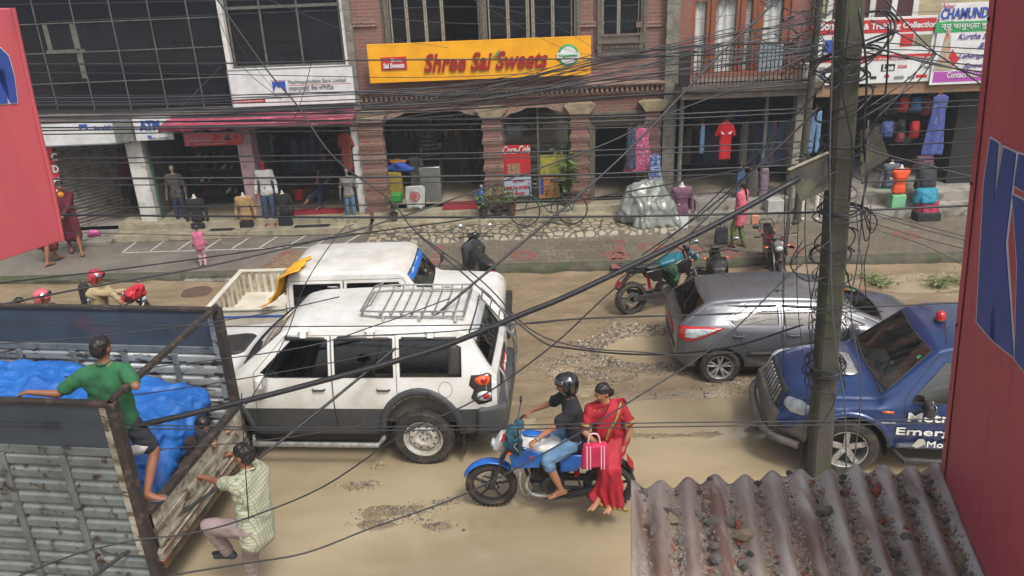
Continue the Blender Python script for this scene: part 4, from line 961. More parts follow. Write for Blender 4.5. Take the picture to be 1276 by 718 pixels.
m.build('grille_bar',m_silver,gr,bev=.004)
m=MB(); blist(m,[[((3.55,-.22,1.13),(.12,.08,.03)),((3.55,.22,1.13),(.12,.08,.03)),((3.85,-.14,1.09),(.03,.06,.02)),((3.85,.14,1.09),(.03,.06,.02))]]); m.build('bonnet_scoop',m_silver,bp)
m=MB(); m.tube([(3.28,.55,1.14),(3.03,.1,1.33)],.009,5); m.tube([(3.28,-.1,1.16),(3.05,-.5,1.32)],.009,5); m.tube([(3.28,-.7,1.12),(3.3,0,1.15),(3.28,.7,1.12)],.022,6); m.build('wiper',m_blk,bp)
m=MB(); m.lathe([(.07,0),(.07,.025),(.06,.03)],20,(2.52,.0,1.81),caps=True); bc=m.build('beacon_base',m_blk,bp)
m=MB(); m.lathe([(.055,.025),(.055,.08),(.043,.112),(.016,.128),(.001,.13)],20,(2.52,.0,1.81)); m.build('beacon',m_redl,bp)
m=MB(); m.tube(smooth_path([(2.5,.08,1.83),(2.55,.3,1.815),(2.6,.5,1.79),(2.62,.66,1.66)],4),.006,5); m.build('beacon_cable',m_blk,bp)
wp=M('white_print','D8D8D4',rough=.6)
def sidetext(s,x,z,width,h,bold=.002,root=bp,y=.885,nm='door_lettering',mat=wp,shear=0):
    text(s,nm,mat,root,(x,y,z),.2,rot=(PI/2,0,PI),width=width,height=h,bold=bold,ext=.004,shear=shear)
sidetext('Metropolitan',2.42,.90,1.20,.15); sidetext('Emergency',2.60,.70,1.06,.125); sidetext('Mobile ATM',2.40,.53,.72,.08,bold=.0,y=.883)
m=MB(); m.prism([(2.86,.47),(2.92,.50),(2.86,.60),(2.8,.60),(2.77,.54)],.876,.882); m.build('door_emblem',M('pale_print','A8AA9C',rough=.6),bp)
sidetext('ADVANCE',3.22,.80,.17,.022,bold=.0,y=.877,nm='wing_badge')
text('CRV','screen_lettering',wp,bp,(2.765,.34,1.665),.12,rot=(R(48),0,PI/2),width=.26,height=.075,bold=.01,shear=.3,ext=.002)
m=MB(); m.box((2.88,.52,1.56),(.004,.06,.05),ry=R(-42)); m.build('screen_sticker',M('green_sticker','3F8A5A',rough=.5),bp)
m=MB(); m.box((2.8,0,1.56),(.03,.22,.06)); m.build('mirror_inside',m_blk,bp,bev=.01)
zmap(bp,[(-1,-1),(.5,.5),(1.0,.98),(1.8,1.70),(3,2.9)])
# load bed
m=MB(); m.rng((-.6,-.84,.55),(1.19,.84,.7)); m.rng((-.6,-.84,.701),(1.19,-.8,1.1)); m.rng((-.6,.8,.701),(1.19,.84,1.1)); m.rng((-.6,-.799,.701),(-.56,.799,1.1)); m.build('load_bed',paint_b,bp,bev=.02)
for s in (-1,1): wheel(bp,.5,s*.745,.385,.23,'five',s)
m=MB(); m.rng((-.4,-.5,.35),(3.3,.5,.55)); m.build('chassis',m_blk,bp)
# ---- white crew-cab pickup (further away) ---------------------------------------------
ang=R(-2)
wpk=place('pickup_truck','white double cab pickup with orange cloth hanging behind its cab','pickup',-3.8,11.32,.95,-.82,ang)
K=dict(zb=[(1.28,.5),(4.6,.45)],zs=[(1.28,1.04),(3.2,1.03),(4.4,1.0),(4.6,.8)],
 zt=[(1.24,1.2),(1.28,1.62),(1.35,1.70),(1.5,1.73),(3.0,1.72),(3.12,1.66),(3.42,1.16),(3.5,1.10),(4.45,1.04),(4.56,.97),(4.6,.8)],
 wl=[(1.28,.78),(4.6,.78)],wm=[(1.28,.82),(4.5,.82),(4.6,.78)],ws=[(1.28,.82),(3.5,.82),(4.5,.76),(4.6,.72)],
 wt=[(1.28,.70),(3.1,.70),(3.5,.74),(4.6,.7)],cr=[(1.28,.04),(3.1,.04),(4.6,.03)],r=[(1.28,.08),(4.6,.05)])
wins=[[(1.40,1.10),(2.12,1.10),(2.12,1.53),(1.40,1.53)],[(2.23,1.10),(3.22,1.10),(3.02,1.53),(2.23,1.53)]]
tops=[([(-.66,1.18),(.66,1.18),(.6,1.61),(-.6,1.61)],lambda c,n:c.x>2.9)]
doors=[[(1.32,.55),(2.17,.55),(2.17,1.59),(1.32,1.59)],[(2.18,.55),(3.34,.55),(3.34,1.14),(3.08,1.59),(2.18,1.59)]]
paint_c=M('cream_white_paint','C4C0B2','AFA999',scale=2.4,rough=.4,coat=.3,c3='8A7C66',s3=5,t3=(.6,.8))
bv=vehicle(wpk,K,4.6,paint_w,wins,tops,doors,(3.85,),.36,.43,m_tint,tub=(1.35,3.4,.6,1.02,.72),sidew=.82,tyw=.2,seatx=(1.7,2.6),hm=1.0,xa=1.28)
wheel(wpk,.95,-.70,.36,.2,'steel',-1); wheel(wpk,.95,.70,.36,.2,'steel',1)
m=MB()
def bedside(y0,y1):
    # long low side wall with a wheel cut-out, as prism
    pts=[(.0,.62),(.42,.62)]+[(.95+.46*math.cos(PI-PI*k/12),.40+.46*math.sin(PI-PI*k/12)) for k in range(1,9)]+[(1.25,.62),(1.25,1.12),(.0,1.12)]
    m.prism(pts,y0,y1)
bedside(-.84,-.80); bedside(.80,.84); m.rng((.0,-.799,.7),(.04,.799,1.12)); m.rng((1.21,-.799,.7),(1.25,.799,1.12)); m.rng((.04,-.8,.66),(1.21,.8,.7))
m.rng((-.02,-.86,1.121),(1.26,-.775,1.16)); m.rng((-.02,.775,1.121),(1.26,.86,1.16)); m.rng((-.02,-.774,1.1211),(.06,.774,1.16))
bd=m.build('load_bed',paint_c,wpk,smooth=False,bev=.008)
m=MB()
for k in range(9): 
    x=.08+.125*k; m.rng((x,.77,.70),(x+.05,.799,1.12)); 
    if k<8: m.rng((.041,-.7+.19*k,.7),(.07,-.65+.19*k,1.12))
m.build('bed_rib',M('rusty_cream','A79E88','6E5136',scale=6,rough=.7),bd,smooth=False)
m=MB(); m.rng((.0,-.846,.985),(1.25,-.841,1.02)); m.build('blue_stripe',M('blue_stripe','2F55A0',rough=.5),wpk,smooth=False)
decal(bv,[(1.3,.985),(3.4,.985),(3.4,1.02),(1.3,1.02)],'y',-1,'blue_stripe',MC['blue_stripe'],wpk,off=.003,th=.002)
decal(bv,[(-.6,1.49),(.6,1.49),(.58,1.6),(-.58,1.6)],'x',1,'windscreen_banner',M('blue_banner','1F5FAE',rough=.5),wpk,off=.006)
text('ॐ श्री','banner_lettering',wp,wpk,(3.20,-.1,1.57),.1,rot=(R(63),0,PI/2),width=.7,height=.06,ext=.002)
for s in (-1,1):
    m=MB(); m.tube([(3.45,s*.8,1.12),(3.5,s*.96,1.2)],.012,6); m.build('mirror_arm',m_blk,wpk); m=MB(); m.box((3.5,s*1.0,1.24),(.05,.2,.14)); m.build('door_mirror',m_blk,wpk,bev=.015)
m=MB(); m.rng((.05,-.5,.42),(4.5,.5,.6)); m.build('chassis',m_blk,wpk)
m=MB(); m.rng((4.58,-.8,.42),(4.7,.8,.6)); m.build('front_bumper',m_blk,wpk,bev=.03)
m=MB(); m.rng((3.45,-.55,1.87),(3.5,.55,1.885)); 
zmap(wpk,[(-1,-1),(.5,.5),(1.1,1.03),(1.75,1.60),(3,2.8)])
# orange cloth over the cab's rear edge
def clo(u,v):
    y=-.88+.72*v; t=u
    P=[(1.55,1.63),(1.42,1.60),(1.25,1.52),(1.2,1.3),(1.1,1.14),(.98,1.09)]
    i=min(4,int(t*5)); f=t*5-i; x=P[i][0]*(1-f)+P[i+1][0]*f; z=P[i][1]*(1-f)+P[i+1][1]*f
    return (x+.03*math.sin(v*15+u*3)+.12*(v-.5)*u,y-.04*math.sin(u*6)*v-.12*u,z+.02*math.sin(v*13+2*u)+.03+.03*(1-v))
m=MB(); m.sheet(clo,24,24); o=m.build('hanging_cloth',M('orange_cloth','D49A20','B47C18',scale=5,rough=.9),None,solid=.012,ang=180); o.location=wpk.location; o.rotation_euler=wpk.rotation_euler
tag(o,'orange yellow cloth draped over the rear of the white pickup cab','cloth')
# ================================================================ FIGURE KIT
skin_d=M('brown_skin','8A5C43','7C5039',scale=6,rough=.55); skin_l=M('light_brown_skin','A06F52','8F6148',scale=6,rough=.55)
m_hair=M('black_hair','17130F','211A15',scale=40,rough=.45,stretch=(3,3,.6)); m_eye=M('eye_white','C9C4BC',rough=.3); m_pup=M('eye_dark','15100D',rough=.2); m_lip=M('lips','7A4238',rough=.5)
def ik(a,b,l1,l2,pole):
    a=V(a);b=V(b);d=b-a;L=min(d.length,(l1+l2)*.999);u=d.normalized();x=(l1*l1-l2*l2+L*L)/(2*L);h=math.sqrt(max(0,l1*l1-x*x))
    p=V(pole)-u*V(pole).dot(u); p=p.normalized() if p.length>1e-6 else u.orthogonal().normalized(); return a+u*x+p*h, a+u*L
def hand_hulls(w,d,n,side,S=1,curl=.5,simple=False):
    """w wrist, d finger direction, n palm normal (fingers curl towards n), side: +1/-1 thumb side along d x n"""
    d=V(d).normalized(); n=V(n); n=(n-d*n.dot(d)).normalized(); t=d.cross(n)*side; H=[]
    pc=w+d*.045*S
    H.append([(w+t*.012*S,.017*S),(w-t*.012*S,.017*S),(w+d*.085*S+t*.030*S,.012*S),(w+d*.082*S-t*.030*S,.011*S),(w+d*.04*S+t*.028*S,.014*S)])
    for k,(o,l) in enumerate(((.030,.072),(.010,.080),(-.010,.074),(-.029,.058))):
        if simple and k%2: continue
        p=w+d*.085*S+t*o*S; a1=curl*.9; q=p+(d*math.cos(a1)+n*math.sin(a1))*l*.42*S; a2=curl*2.0; r_=q+(d*math.cos(a2)+n*math.sin(a2))*l*.34*S; a3=curl*2.8; e=r_+(d*math.cos(a3)+n*math.sin(a3))*l*.26*S
        rr=(.0095 if not simple else .014)*S; H+=[cap(p,q,rr,rr*.95),cap(q,r_,rr*.95,rr*.88),cap(r_,e,rr*.88,rr*.75)]
    p=w+d*.03*S+t*.03*S; q=p+(t*.75+d*.6+n*.35*curl).normalized()*.035*S; r_=q+(d*.8+t*.25+n*.9*curl).normalized()*.032*S; H+=[cap(p,q,.012*S,.011*S),cap(q,r_,.011*S,.008*S)]
    return H
def foot_hulls(a,toe,up,S=1):
    t=V(toe).normalized(); up=V(up).normalized(); s=t.cross(up)
    return [[(a,.038*S),(a-t*.05*S-up*.045*S,.03*S),(a+t*.06*S-up*.045*S,.035*S)],[(a+t*.02*S-up*.045*S,.035*S),(a+t*.13*S-up*.062*S+s*.018*S,.022*S),(a+t*.13*S-up*.062*S-s*.022*S,.018*S)],
            [(a+t*.12*S-up*.062*S+s*.02*S,.019*S),(a+t*.175*S-up*.066*S+s*.022*S,.015*S)],[(a+t*.12*S-up*.064*S-s*.02*S,.016*S),(a+t*.155*S-up*.068*S-s*.024*S,.012*S)]]
def person(label,base,pel,chest,face,handL,handR,footL,footR,S=1.0,skin=None,shirt=None,sleeve='short',trousers=None,tlen=1.0,hair='short',elL=(0,0,-1),elR=(0,0,-1),knL=None,knR=None,toeL=None,toeR=None,shoe=None,shd=None,
           vox=.014,helmet=None,curl=.9,group=None,headoff=(0,0,0),sidev=None,tilt=None,name='person',hipv=None,palmL=None,palmR=None,beardless=True,nofoot=False,far=False,hem=.10,collar=True,gap=0,hdL=None,hdR=None):
    """all positions in world space"""
    B=V(base); root=T(name,label,'person',B,0,group); sk=skin or skin_d
    pel=V(pel)-B; chest=V(chest)-B; f=V(face).normalized(); up=(chest-pel).normalized()
    sv=V(sidev) if sidev else f.cross(V((0,0,1)))*-1      # to the figure's left
    sv=(sv-up*sv.dot(up)).normalized(); hv=V(hipv).normalized() if hipv else sv
    bf=up.cross(sv)*-1 if False else sv.cross(up)   # body forward
    shL=chest+sv*.175*S+V((0,0,-.01)); shR=chest-sv*.175*S+V((0,0,-.01)); hL=pel+hv*.09*S; hR=pel-hv*.09*S
    neck=chest+up*.07*S; hc=neck+up*.05*S+V((0,0,.09*S))+f*.035*S+V(headoff)
    H=[]
    H.append([(shL*.93+chest*.07-up*.02*S,.062*S),(shR*.93+chest*.07-up*.02*S,.062*S),(chest-up*.16*S+sv*.07*S,.10*S),(chest-up*.16*S-sv*.07*S,.10*S),(neck,.05*S)])
    H.append([(chest-up*.15*S+sv*.06*S,.10*S),(chest-up*.15*S-sv*.06*S,.10*S),(pel+up*.08*S+sv*.05*S,.10*S),(pel+up*.08*S-sv*.05*S,.10*S)])
    H.append([(hL,.095*S),(hR,.095*S),(pel+up*.1*S+sv*.04*S,.1*S),(pel+up*.1*S-sv*.04*S,.1*S)])
    H.append(cap(neck-up*.03*S,hc-V((0,0,.05*S)),.055*S,.05*S))
    # head
    u=V((0,0,1)) if tilt is None else V(tilt).normalized(); u=(u-f*u.dot(f)*.98).normalized() if abs(f.z)>.01 else u; rr=f.cross(u).normalized(); u2=rr.cross(f).normalized()
    hp=lambda x,y,z: hc+rr*x*S+f*y*S+u2*z*S
    H.append([(hp(0,-.018,.028),.078*S),(hp(0,.02,.03),.07*S),(hp(0,.03,-.01),.062*S)]); H.append([(hp(0,.03,-.01),.055*S),(hp(0,.055,-.07),.026*S),(hp(.03,.02,-.06),.024*S),(hp(-.03,.02,-.06),.024*S)])
    H.append([(hp(0,.095,.01),.009*S),(hp(0,.112,-.022),.011*S),(hp(.013,.10,-.026),.007*S),(hp(-.013,.10,-.026),.007*S)])
    for s in (-1,1): H.append([(hp(s*.078,-.01,.012),(.012*S,.014*S,.018*S)),(hp(s*.08,-.014,-.015),(.009*S,.01*S,.014*S))])
    arms={}
    for k,sh,hd,ep,pn,hdd in (('L',shL,handL,elL,palmL,hdL),('R',shR,handR,elR,palmR,hdR)):
        el,wr=ik(sh,V(hd)-B,.285*S,.255*S,ep); arms[k]=(sh,el,wr)
        H+=[cap(sh,el,.050*S,.040*S),cap(el,wr,.040*S,.026*S)]
        dd=(wr-el).normalized() if hdd is None else V(hdd); pn_=V(pn) if pn else V((0,0,-1))
        H+=hand_hulls(wr,dd,pn_,1 if k=='R' else -1,S,curl,simple=far)
    legs={}
    for k,hh,ft,kp,te in (('L',hL,footL,knL,toeL),('R',hR,footR,knR,toeR)):
        kn,an=ik(hh,V(ft)-B,.42*S,.41*S,kp or f); legs[k]=(hh,kn,an); te=V(te) if te else V((f.x,f.y,0))
        H+=[cap(hh,kn,.083*S,.056*S),cap(kn,(kn*.6+an*.4),.054*S,.052*S),cap(kn*.6+an*.4,an,.052*S,.034*S)]
        if not nofoot: H+=foot_hulls(an,te,V((0,0,1)),S)
        legs[k]+=(te,)
    body=blob(H,'body',sk,root,vox=vox,sm=2)
    # clothes
    if shirt:
        e=.02*S; Q_=[[(shL*.95+chest*.05-up*.015*S,.064*S+e),(shR*.95+chest*.05-up*.015*S,.064*S+e),(chest-up*.16*S+sv*.08*S,.10*S+e),(chest-up*.16*S-sv*.08*S,.10*S+e),(neck-up*.02*S,.052*S+e*.3)],
            [(chest-up*.15*S+sv*.07*S,.10*S+e),(chest-up*.15*S-sv*.07*S,.10*S+e),(pel+up*.02*S+sv*.08*S,.105*S+e),(pel+up*.02*S-sv*.08*S,.105*S+e)],
            [(pel+up*.02*S+hv*.08*S,.105*S+e),(pel+up*.02*S-hv*.08*S,.105*S+e),(pel-up*hem*S+hv*.07*S,.1*S+e),(pel-up*hem*S-hv*.07*S,.1*S+e)]]
        for k in 'LR':
            sh,el,wr=arms[k]
            if sleeve=='long': Q_+=[cap(sh,el,.052*S+e,.045*S+e*.8),cap(el,el+(wr-el)*.93,.045*S+e*.8,.03*S+e)]
            elif sleeve=='short': Q_.append(cap(sh,sh+(el-sh)*.72,.054*S+e,.052*S+e))
        seed=random.random()*50
        fold=lambda c:.007*noise.noise(V((c.x*7+seed,c.y*7,c.z*16)))+.004*math.sin((c.z*9+c.x*5+2*noise.noise(c*4))*4)
        blob(Q_,'shirt',shirt,root,vox=vox,sm=3,fold=fold)
        if collar:
            m=MB(); m.tube([neck+up*.015*S+(sv*math.cos(a)*.062+bf*math.sin(a)*.06)*S for a in [2*PI*i/14 for i in range(15)]],.011*S,6,caps=False); m.build('collar',shirt,root)
    if trousers:
        e=.017*S; Q_=[[(hL+up*.02*S,.098*S+e),(hR+up*.02*S,.098*S+e),(pel+up*.08*S+sv*.06*S,.098*S+e),(pel+up*.08*S-sv*.06*S,.098*S+e)]]
        for k in 'LR':
            hh,kn,an,te=legs[k]
            if tlen>=.55:
                en=kn+(an-kn)*min(1,(tlen-.5)*2*.95); Q_+=[cap(hh,kn,.086*S+e,.062*S+e),cap(kn,en,.062*S+e,(.048 if tlen>.9 else .06)*S+e)]
            else: Q_.append(cap(hh,hh+(kn-hh)*tlen*2,.088*S+e,.075*S+e))
        seed=random.random()*50
        blob(Q_,'trousers',trousers,root,vox=vox,sm=3,fold=lambda c:.007*noise.noise(V((c.x*8+seed,c.y*8,c.z*14)))+.003*math.sin(c.z*60+4*noise.noise(c*6)))
    if shoe:
        for k in 'LR':
            hh,kn,an,te=legs[k]; te=V(te).normalized(); s=te.cross(V((0,0,1)))
            if shoe=='sandal':
                m=MB(); pts=[];z=an.z-.088*S
                for i in range(14):
                    a=2*PI*i/14; pts.append(an+te*(.05+.145*math.cos(a))*S+s*math.sin(a)*(.048 if math.cos(a)>-.2 else .038)*S)
                m.add([(p.x,p.y,z-.012) for p in pts]+[(p.x,p.y,z) for p in pts],[tuple(range(14)),tuple(range(27,13,-1))]+[(i,(i+1)%14,(i+1)%14+14,i+14) for i in range(14)])
                c=an+te*.09*S; 
                m.tube(smooth_path([c+s*.05*S-V((0,0,.085*S)),c+te*.02*S-V((0,0,.035*S)),c-s*.05*S-V((0,0,.085*S))],4),.009*S,6)
                m.build('sandal',m_blk,root)
            else:
                blob([[(h[0],h[1]+.010*S) for h in hl] for hl in foot_hulls(an,te,V((0,0,1)),S)[:3]],'shoe',shoe,root,vox=.012,sm=3)
    if helmet: 
        blob([[(hp(0,-.02,.035),.128*S),(hp(0,.02,.04),.118*S),(hp(0,-.03,-.03),.112*S)]],'helmet',helmet,root,vox=vox,sm=3,cut=lambda c:(V(c)-hp(0,0,0)).dot(f)>.055*S and (V(c)-hp(0,0,0)).dot(u2)<.045*S)
        m=MB()
        def vis(a,b):
            th=(a-.5)*2.3; ph=.72+.38*b; return hc+(rr*math.sin(th)*math.cos(ph-.35)+f*math.cos(th)*math.cos(ph-.35)+u2*math.sin(ph-.15))*.143*S+u2*.0
        m.sheet(vis,14,6); m.build('visor',glass('smoke_visor','30343A',base=.1),root,ang=180,solid=.003)
    elif hair:
        hh=[[(hp(0,-.03,.045),.087*S),(hp(0,.0,.057),.080*S),(hp(0,-.045,.0),.077*S)]]
        ho=blob(hh,'hair',m_hair,root,vox=vox*.8,sm=2,noise_amp=.010,noise_sc=32,cut=None)
        if hair in('bun','plait','long'):
            hl=[[(hp(0,-.05,.0),.07*S),(hp(0,-.08,-.06),.045*S)]]
            if hair=='plait':
                P=[hp(-.02,-.09,-.04),hp(.0,-.12,-.14),hp(.02,-.14,-.3),hp(.03,-.13,-.45),hp(.03,-.12,-.56)]
                for a,b in zip(P,P[1:]): hl.append(cap(a,b,.03*S,.026*S))
            if hair=='bun': hl.append([(hp(0,-.11,-.06),.055*S)])
            blob(hl,'hair_tail',m_hair,ho,vox=vox,sm=2,noise_amp=.004,noise_sc=40)
    if not far or True:
        m=MB()
        for s in (-1,1): m.ball(hp(s*.03,.075,.012),.0125*S,8)
        e_=m.build('eyes',m_eye,root); m=MB()
        for s in (-1,1): m.ball(hp(s*.03,.082,.012),(.0075*S),8)
        m.build('pupils',m_pup,e_); m=MB()
        for s in (-1,1): m.tube([hp(s*.014,.09,.03),hp(s*.03,.091,.036),hp(s*.048,.08,.031)],.004*S,5)
        m.build('eyebrows',m_hair,root); m=MB(); m.tube([hp(-.022,.074,-.05),hp(0,.088,-.049),hp(.022,.074,-.05)],[.003*S,.008*S,.003*S],6); m.build('lips',m_lip,root)
    root['_']=0; del root['_']
    return root,dict(hp=hp,arms=arms,legs=legs,chest=chest,pel=pel,up=up,sv=sv,bf=bf,B=B,neck=neck,hc=hc)
# ================================================================ CLOTHES, MANNEQUINS, SIGNS
def flatcloth(poly,name,mat,label=None,cat=None,group=None,loc=(0,0,0),parent=None,amp=.018,th=.02,g=.05,fs=26):
    """garment outline (x,z) filled with a fine folded sheet that has thickness"""
    B=[]
    for a,b in zip(poly,poly[1:]+poly[:1]):
        n=max(1,int(math.hypot(b[0]-a[0],b[1]-a[1])/g)); B+=[(a[0]+(b[0]-a[0])*t/n,a[1]+(b[1]-a[1])*t/n) for t in range(n)]
    def ins(x,y):
        c=False
        for (ax,ay),(bx,by) in zip(B,B[1:]+B[:1]):
            if (ay>y)!=(by>y) and x<(bx-ax)*(y-ay)/(by-ay)+ax: c=not c
        return c
    pts=list(B); x0=min(p[0] for p in B);x1=max(p[0] for p in B);z0=min(p[1] for p in B);z1=max(p[1] for p in B); x=x0+g*.5
    while x<x1:
        z=z0+g*.5
        while z<z1:
            if ins(x,z) and min((x-p[0])**2+(z-p[1])**2 for p in B)>(g*.4)**2: pts.append((x,z))
            z+=g
        x+=g
    r=delaunay_2d_cdt([V(p) for p in pts],[],[list(range(len(B)))],1,1e-6); sd=random.random()*30
    xm=(x0+x1)/2; hw=(x1-x0)/2+.01
    vs=[(p.x,-.06*math.sqrt(max(0,1-((p.x-xm)/hw)**2))+amp*math.sin(p.x*fs+sd+2*noise.noise(V((p.x*2,p.y*2,sd))))*min(1,(z1-p.y)/.3+.2),p.y) for p in r[0]]
    m=MB(); m.add(vs,[tuple(f) for f in r[2]]); o=m.build(name,mat,parent,solid=th,ang=180)
    o.location=loc
    if label: tag(o,label,cat,group)
    return o
SH={'tee':[(-.12,0),(.12,0),(.26,-.06),(.36,-.24),(.27,-.28),(.21,-.2),(.2,-.7),(-.2,-.7),(-.21,-.2),(-.27,-.28),(-.36,-.24),(-.26,-.06)],
    'shirt':[(-.1,0),(.1,0),(.25,-.06),(.36,-.55),(.28,-.58),(.22,-.25),(.23,-.72),(-.23,-.72),(-.22,-.25),(-.28,-.58),(-.36,-.55),(-.25,-.06)],
    'long':[(-.08,0),(.08,0),(.2,-.05),(.18,-.35),(.3,-1.15),(-.3,-1.15),(-.18,-.35),(-.2,-.05)],
    'side':[(-.05,0),(.05,0),(.08,-.15),(.09,-.75),(-.09,-.75),(-.08,-.15)],
    'trou':[(-.16,0),(.16,0),(.19,-.95),(.04,-.97),(0,-.3),(-.04,-.97),(-.19,-.95)]}
def garment(px0,py0,px1,py1,Y,shape,mat,label,cat='garment',group=None,name='hanging_garment',hanger=True):
    x0,x1,z0,z1=RQ(px0,py0,px1,py1,Y); P=SH[shape]; w_=max(p[0] for p in P)*2; h=-min(p[1] for p in P); sx=(x1-x0)/w_; sz=(z1-z0)/h
    poly=[(p[0]*sx,p[1]*sz) for p in P]
    if not hanger: return flatcloth(poly,name,mat,label,cat,group,loc=((x0+x1)/2,Y,z1))
    r=T(name,label,cat,((x0+x1)/2,Y,z1),0,group)
    flatcloth(poly,'fabric',mat,parent=r)
    m=MB(); a=.8*poly[1][0]+.02; m.tube([(-a,0,-.03),(0,0,.04),(a,0,-.03)],.008,6); m.tube([(0,0,.04),(0,0,.07),(.02,0,.1),(0,0,.12),(-.02,0,.1)],.004,5); m.build('hanger',M('wire_hanger','A05A30',rough=.5),r)
    return r
def mann(px,pytop,Y,shirtmat,label,base=None,head=None,zb=.52,full=False,leg=None,S=1.0,sleeve='long',name='mannequin',stand=None,standpx=None,headm=None,bottom=None):
    """shop dummy standing at pixel column px with its neck/head top at pytop"""
    p=Q(px,pytop,Y); r=T(name,label,'mannequin',(p.x,Y,zb),0); mw=headm or M('dummy_white','C4BFB4',rough=.35)
    H=p.z-zb
    if full: k=H/1.72; sh=1.42*k; pel=.92*k
    else: k=H/ (H if False else 1); k=min(1,S); sh=H-.14*k; pel=sh-.48*k
    HH=[[((.15*k,0,sh-.02),.06*k),((-.15*k,0,sh-.02),.06*k),((.07*k,0,sh-.17*k),.09*k),((-.07*k,0,sh-.17*k),.09*k),((0,0,sh+.05*k),.04*k)],[((.06*k,0,sh-.17*k),.09*k),((-.06*k,0,sh-.17*k),.09*k),((.05*k,0,pel+.1*k),.085*k),((-.05*k,0,pel+.1*k),.085*k)],[((.08*k,0,pel),.09*k),((-.08*k,0,pel),.09*k),((0,0,pel+.1*k),.09*k)]]
    HH.append(cap((0,0,sh),(0,0,sh+.13*k),.045*k,.04*k))
    if full or head: HH.append([((0,0,sh+.22*k),(.07*k,.08*k,.09*k)),((0,-.02*k,sh+.16*k),.045*k)])
    if full:
        for s in (-1,1): HH+=[cap((s*.175*k,0,sh-.03),(s*.25*k,.02,sh-.30*k),.045*k,.035*k),cap((s*.25*k,.02,sh-.30*k),(s*.27*k,-.05,sh-.56*k),.035*k,.026*k),[((s*.27*k,-.05,sh-.58*k),.028*k),((s*.27*k,-.08,sh-.68*k),.02*k)],cap((s*.08*k,0,pel),(s*.10*k,0,.48*k),.08*k,.055*k),cap((s*.10*k,0,.48*k),(s*.11*k,.01,.08*k),.05*k,.035*k),[((s*.11*k,.02,.04),.035),((s*.12*k,-.14,.02),.025)]]
    blob(HH,'body',mw,r,vox=.02,sm=3)
    if shirtmat:
        e=.02; Q_=[[((.16*k,0,sh-.02),.065*k+e),((-.16*k,0,sh-.02),.065*k+e),((.08*k,0,sh-.17*k),.09*k+e),((-.08*k,0,sh-.17*k),.09*k+e)],[((.07*k,0,sh-.17*k),.09*k+e*.6),((-.07*k,0,sh-.17*k),.09*k+e*.6),((.055*k,0,sh-.34*k),.075*k+e*.5),((-.055*k,0,sh-.34*k),.075*k+e*.5)],[((.055*k,0,sh-.34*k),.075*k+e*.5),((-.055*k,0,sh-.34*k),.075*k+e*.5),((.075*k,0,pel-.04),.095*k+e*.5),((-.075*k,0,pel-.04),.095*k+e*.5)]]
        if sleeve!='none':
            for s in (-1,1):
                Q_.append(cap((s*.175*k,0,sh-.03),(s*.25*k,.02,sh-.30*k),.045*k+e*.8,.036*k+e*.6))
                if sleeve=='long': Q_.append(cap((s*.25*k,.02,sh-.30*k),(s*.27*k,-.04,sh-.54*k),.036*k+e*.6,.028*k+e*.6))
        sd=random.random()*20
        blob(Q_,'garment',shirtmat,r,vox=.014,sm=1,fold=lambda c:.010*noise.noise(V((c.x*9+sd,c.y*9,c.z*14))))
    if full and leg:
        Q_=[[((.08*k,0,pel),.1*k),((-.08*k,0,pel),.1*k),((0,0,pel+.08*k),.1*k)]]+[cap((s*.085*k,0,pel),(s*.10*k,0,.48*k),.09*k,.07*k) for s in(-1,1)]+[cap((s*.10*k,0,.48*k),(s*.11*k,.01,.12*k),.07*k,.055*k) for s in (-1,1)]
        blob(Q_,'trousers',leg,r,vox=.018,sm=3)
    if not full:
        m=MB()
        if stand: m.rng((-.15,-.12,0),(.15,.12,pel-.12)); m.build('stand_box',stand,r,bev=.01)
        else: m.tube([(0,0,0),(0,0,pel)],.02,8); m.lathe([(.001,.02),(.15,.015),(.16,0)],16); m.build('stand',m_chrome,r)
    return r
def board(name,label,cat,px,Y,mat,th=.05,rim=None):
    x0,x1,z0,z1=RQ(*px,Y); r=T(name,label,cat,((x0+x1)/2,Y,(z0+z1)/2)); w_,h=x1-x0,z1-z0
    m=MB(); m.box((0,th/2,0),(w_,th,h)); m.build('panel',mat,r,smooth=False,bev=.004); 
    if rim:
        m=MB(); 
        for s in (-1,1): m.box((0,th/2-.003,s*(h/2+.012)),(w_+.05,th,.024)); m.box((s*(w_/2+.012),th/2-.002,0),(.024,th,h))
        m.build('frame',rim,r,smooth=False)
    r['sc']=w_/(px[2]-px[0]); del r['sc']
    return r,(lambda x,y: (Q(x,y,Y).x-r.location.x,Q(x,y,Y).z-r.location.z)),w_/(px[2]-px[0])
def btext(r,f,k,s,x,y,w_,h,mat,shear=0,bold=.008,nm='lettering',d=.008,ext=.005):
    u,v=f(x,y); return text(s,nm,mat,r,(u,-d,v),.2,width=w_*k,height=h*k/math.cos(R(20)) if h else None,bold=bold,ext=ext,shear=shear)
def bpatch(r,f,rect,mat,nm,d=.004,th=.004):
    a=f(rect[0],(rect[1]+rect[3])/2)[0]; b=f(rect[2],(rect[1]+rect[3])/2)[0]; c_=f((rect[0]+rect[2])/2,rect[3])[1]; e=f((rect[0]+rect[2])/2,rect[1])[1]
    m=MB(); m.rng((a,-d,c_),(b,-d+th,e)); return m.build(nm,mat,r,smooth=False)
c_red=M('sign_red','B0262C','9C2228',scale=4,rough=.45); c_yel=M('sign_yellow','E0A012','D0920F',scale=2,rough=.4); c_wht=M('sign_white','C9CCCC','B5B7B5',scale=3,rough=.5); c_blu=M('sign_blue','26479A',rough=.5); c_grn=M('sign_green','2C8A50',rough=.5); c_pur=M('sign_purple','9A4496',rough=.5); c_blkp=M('sign_black','1D1D20',rough=.5); c_gry=M('sign_grey','70747A',rough=.6)
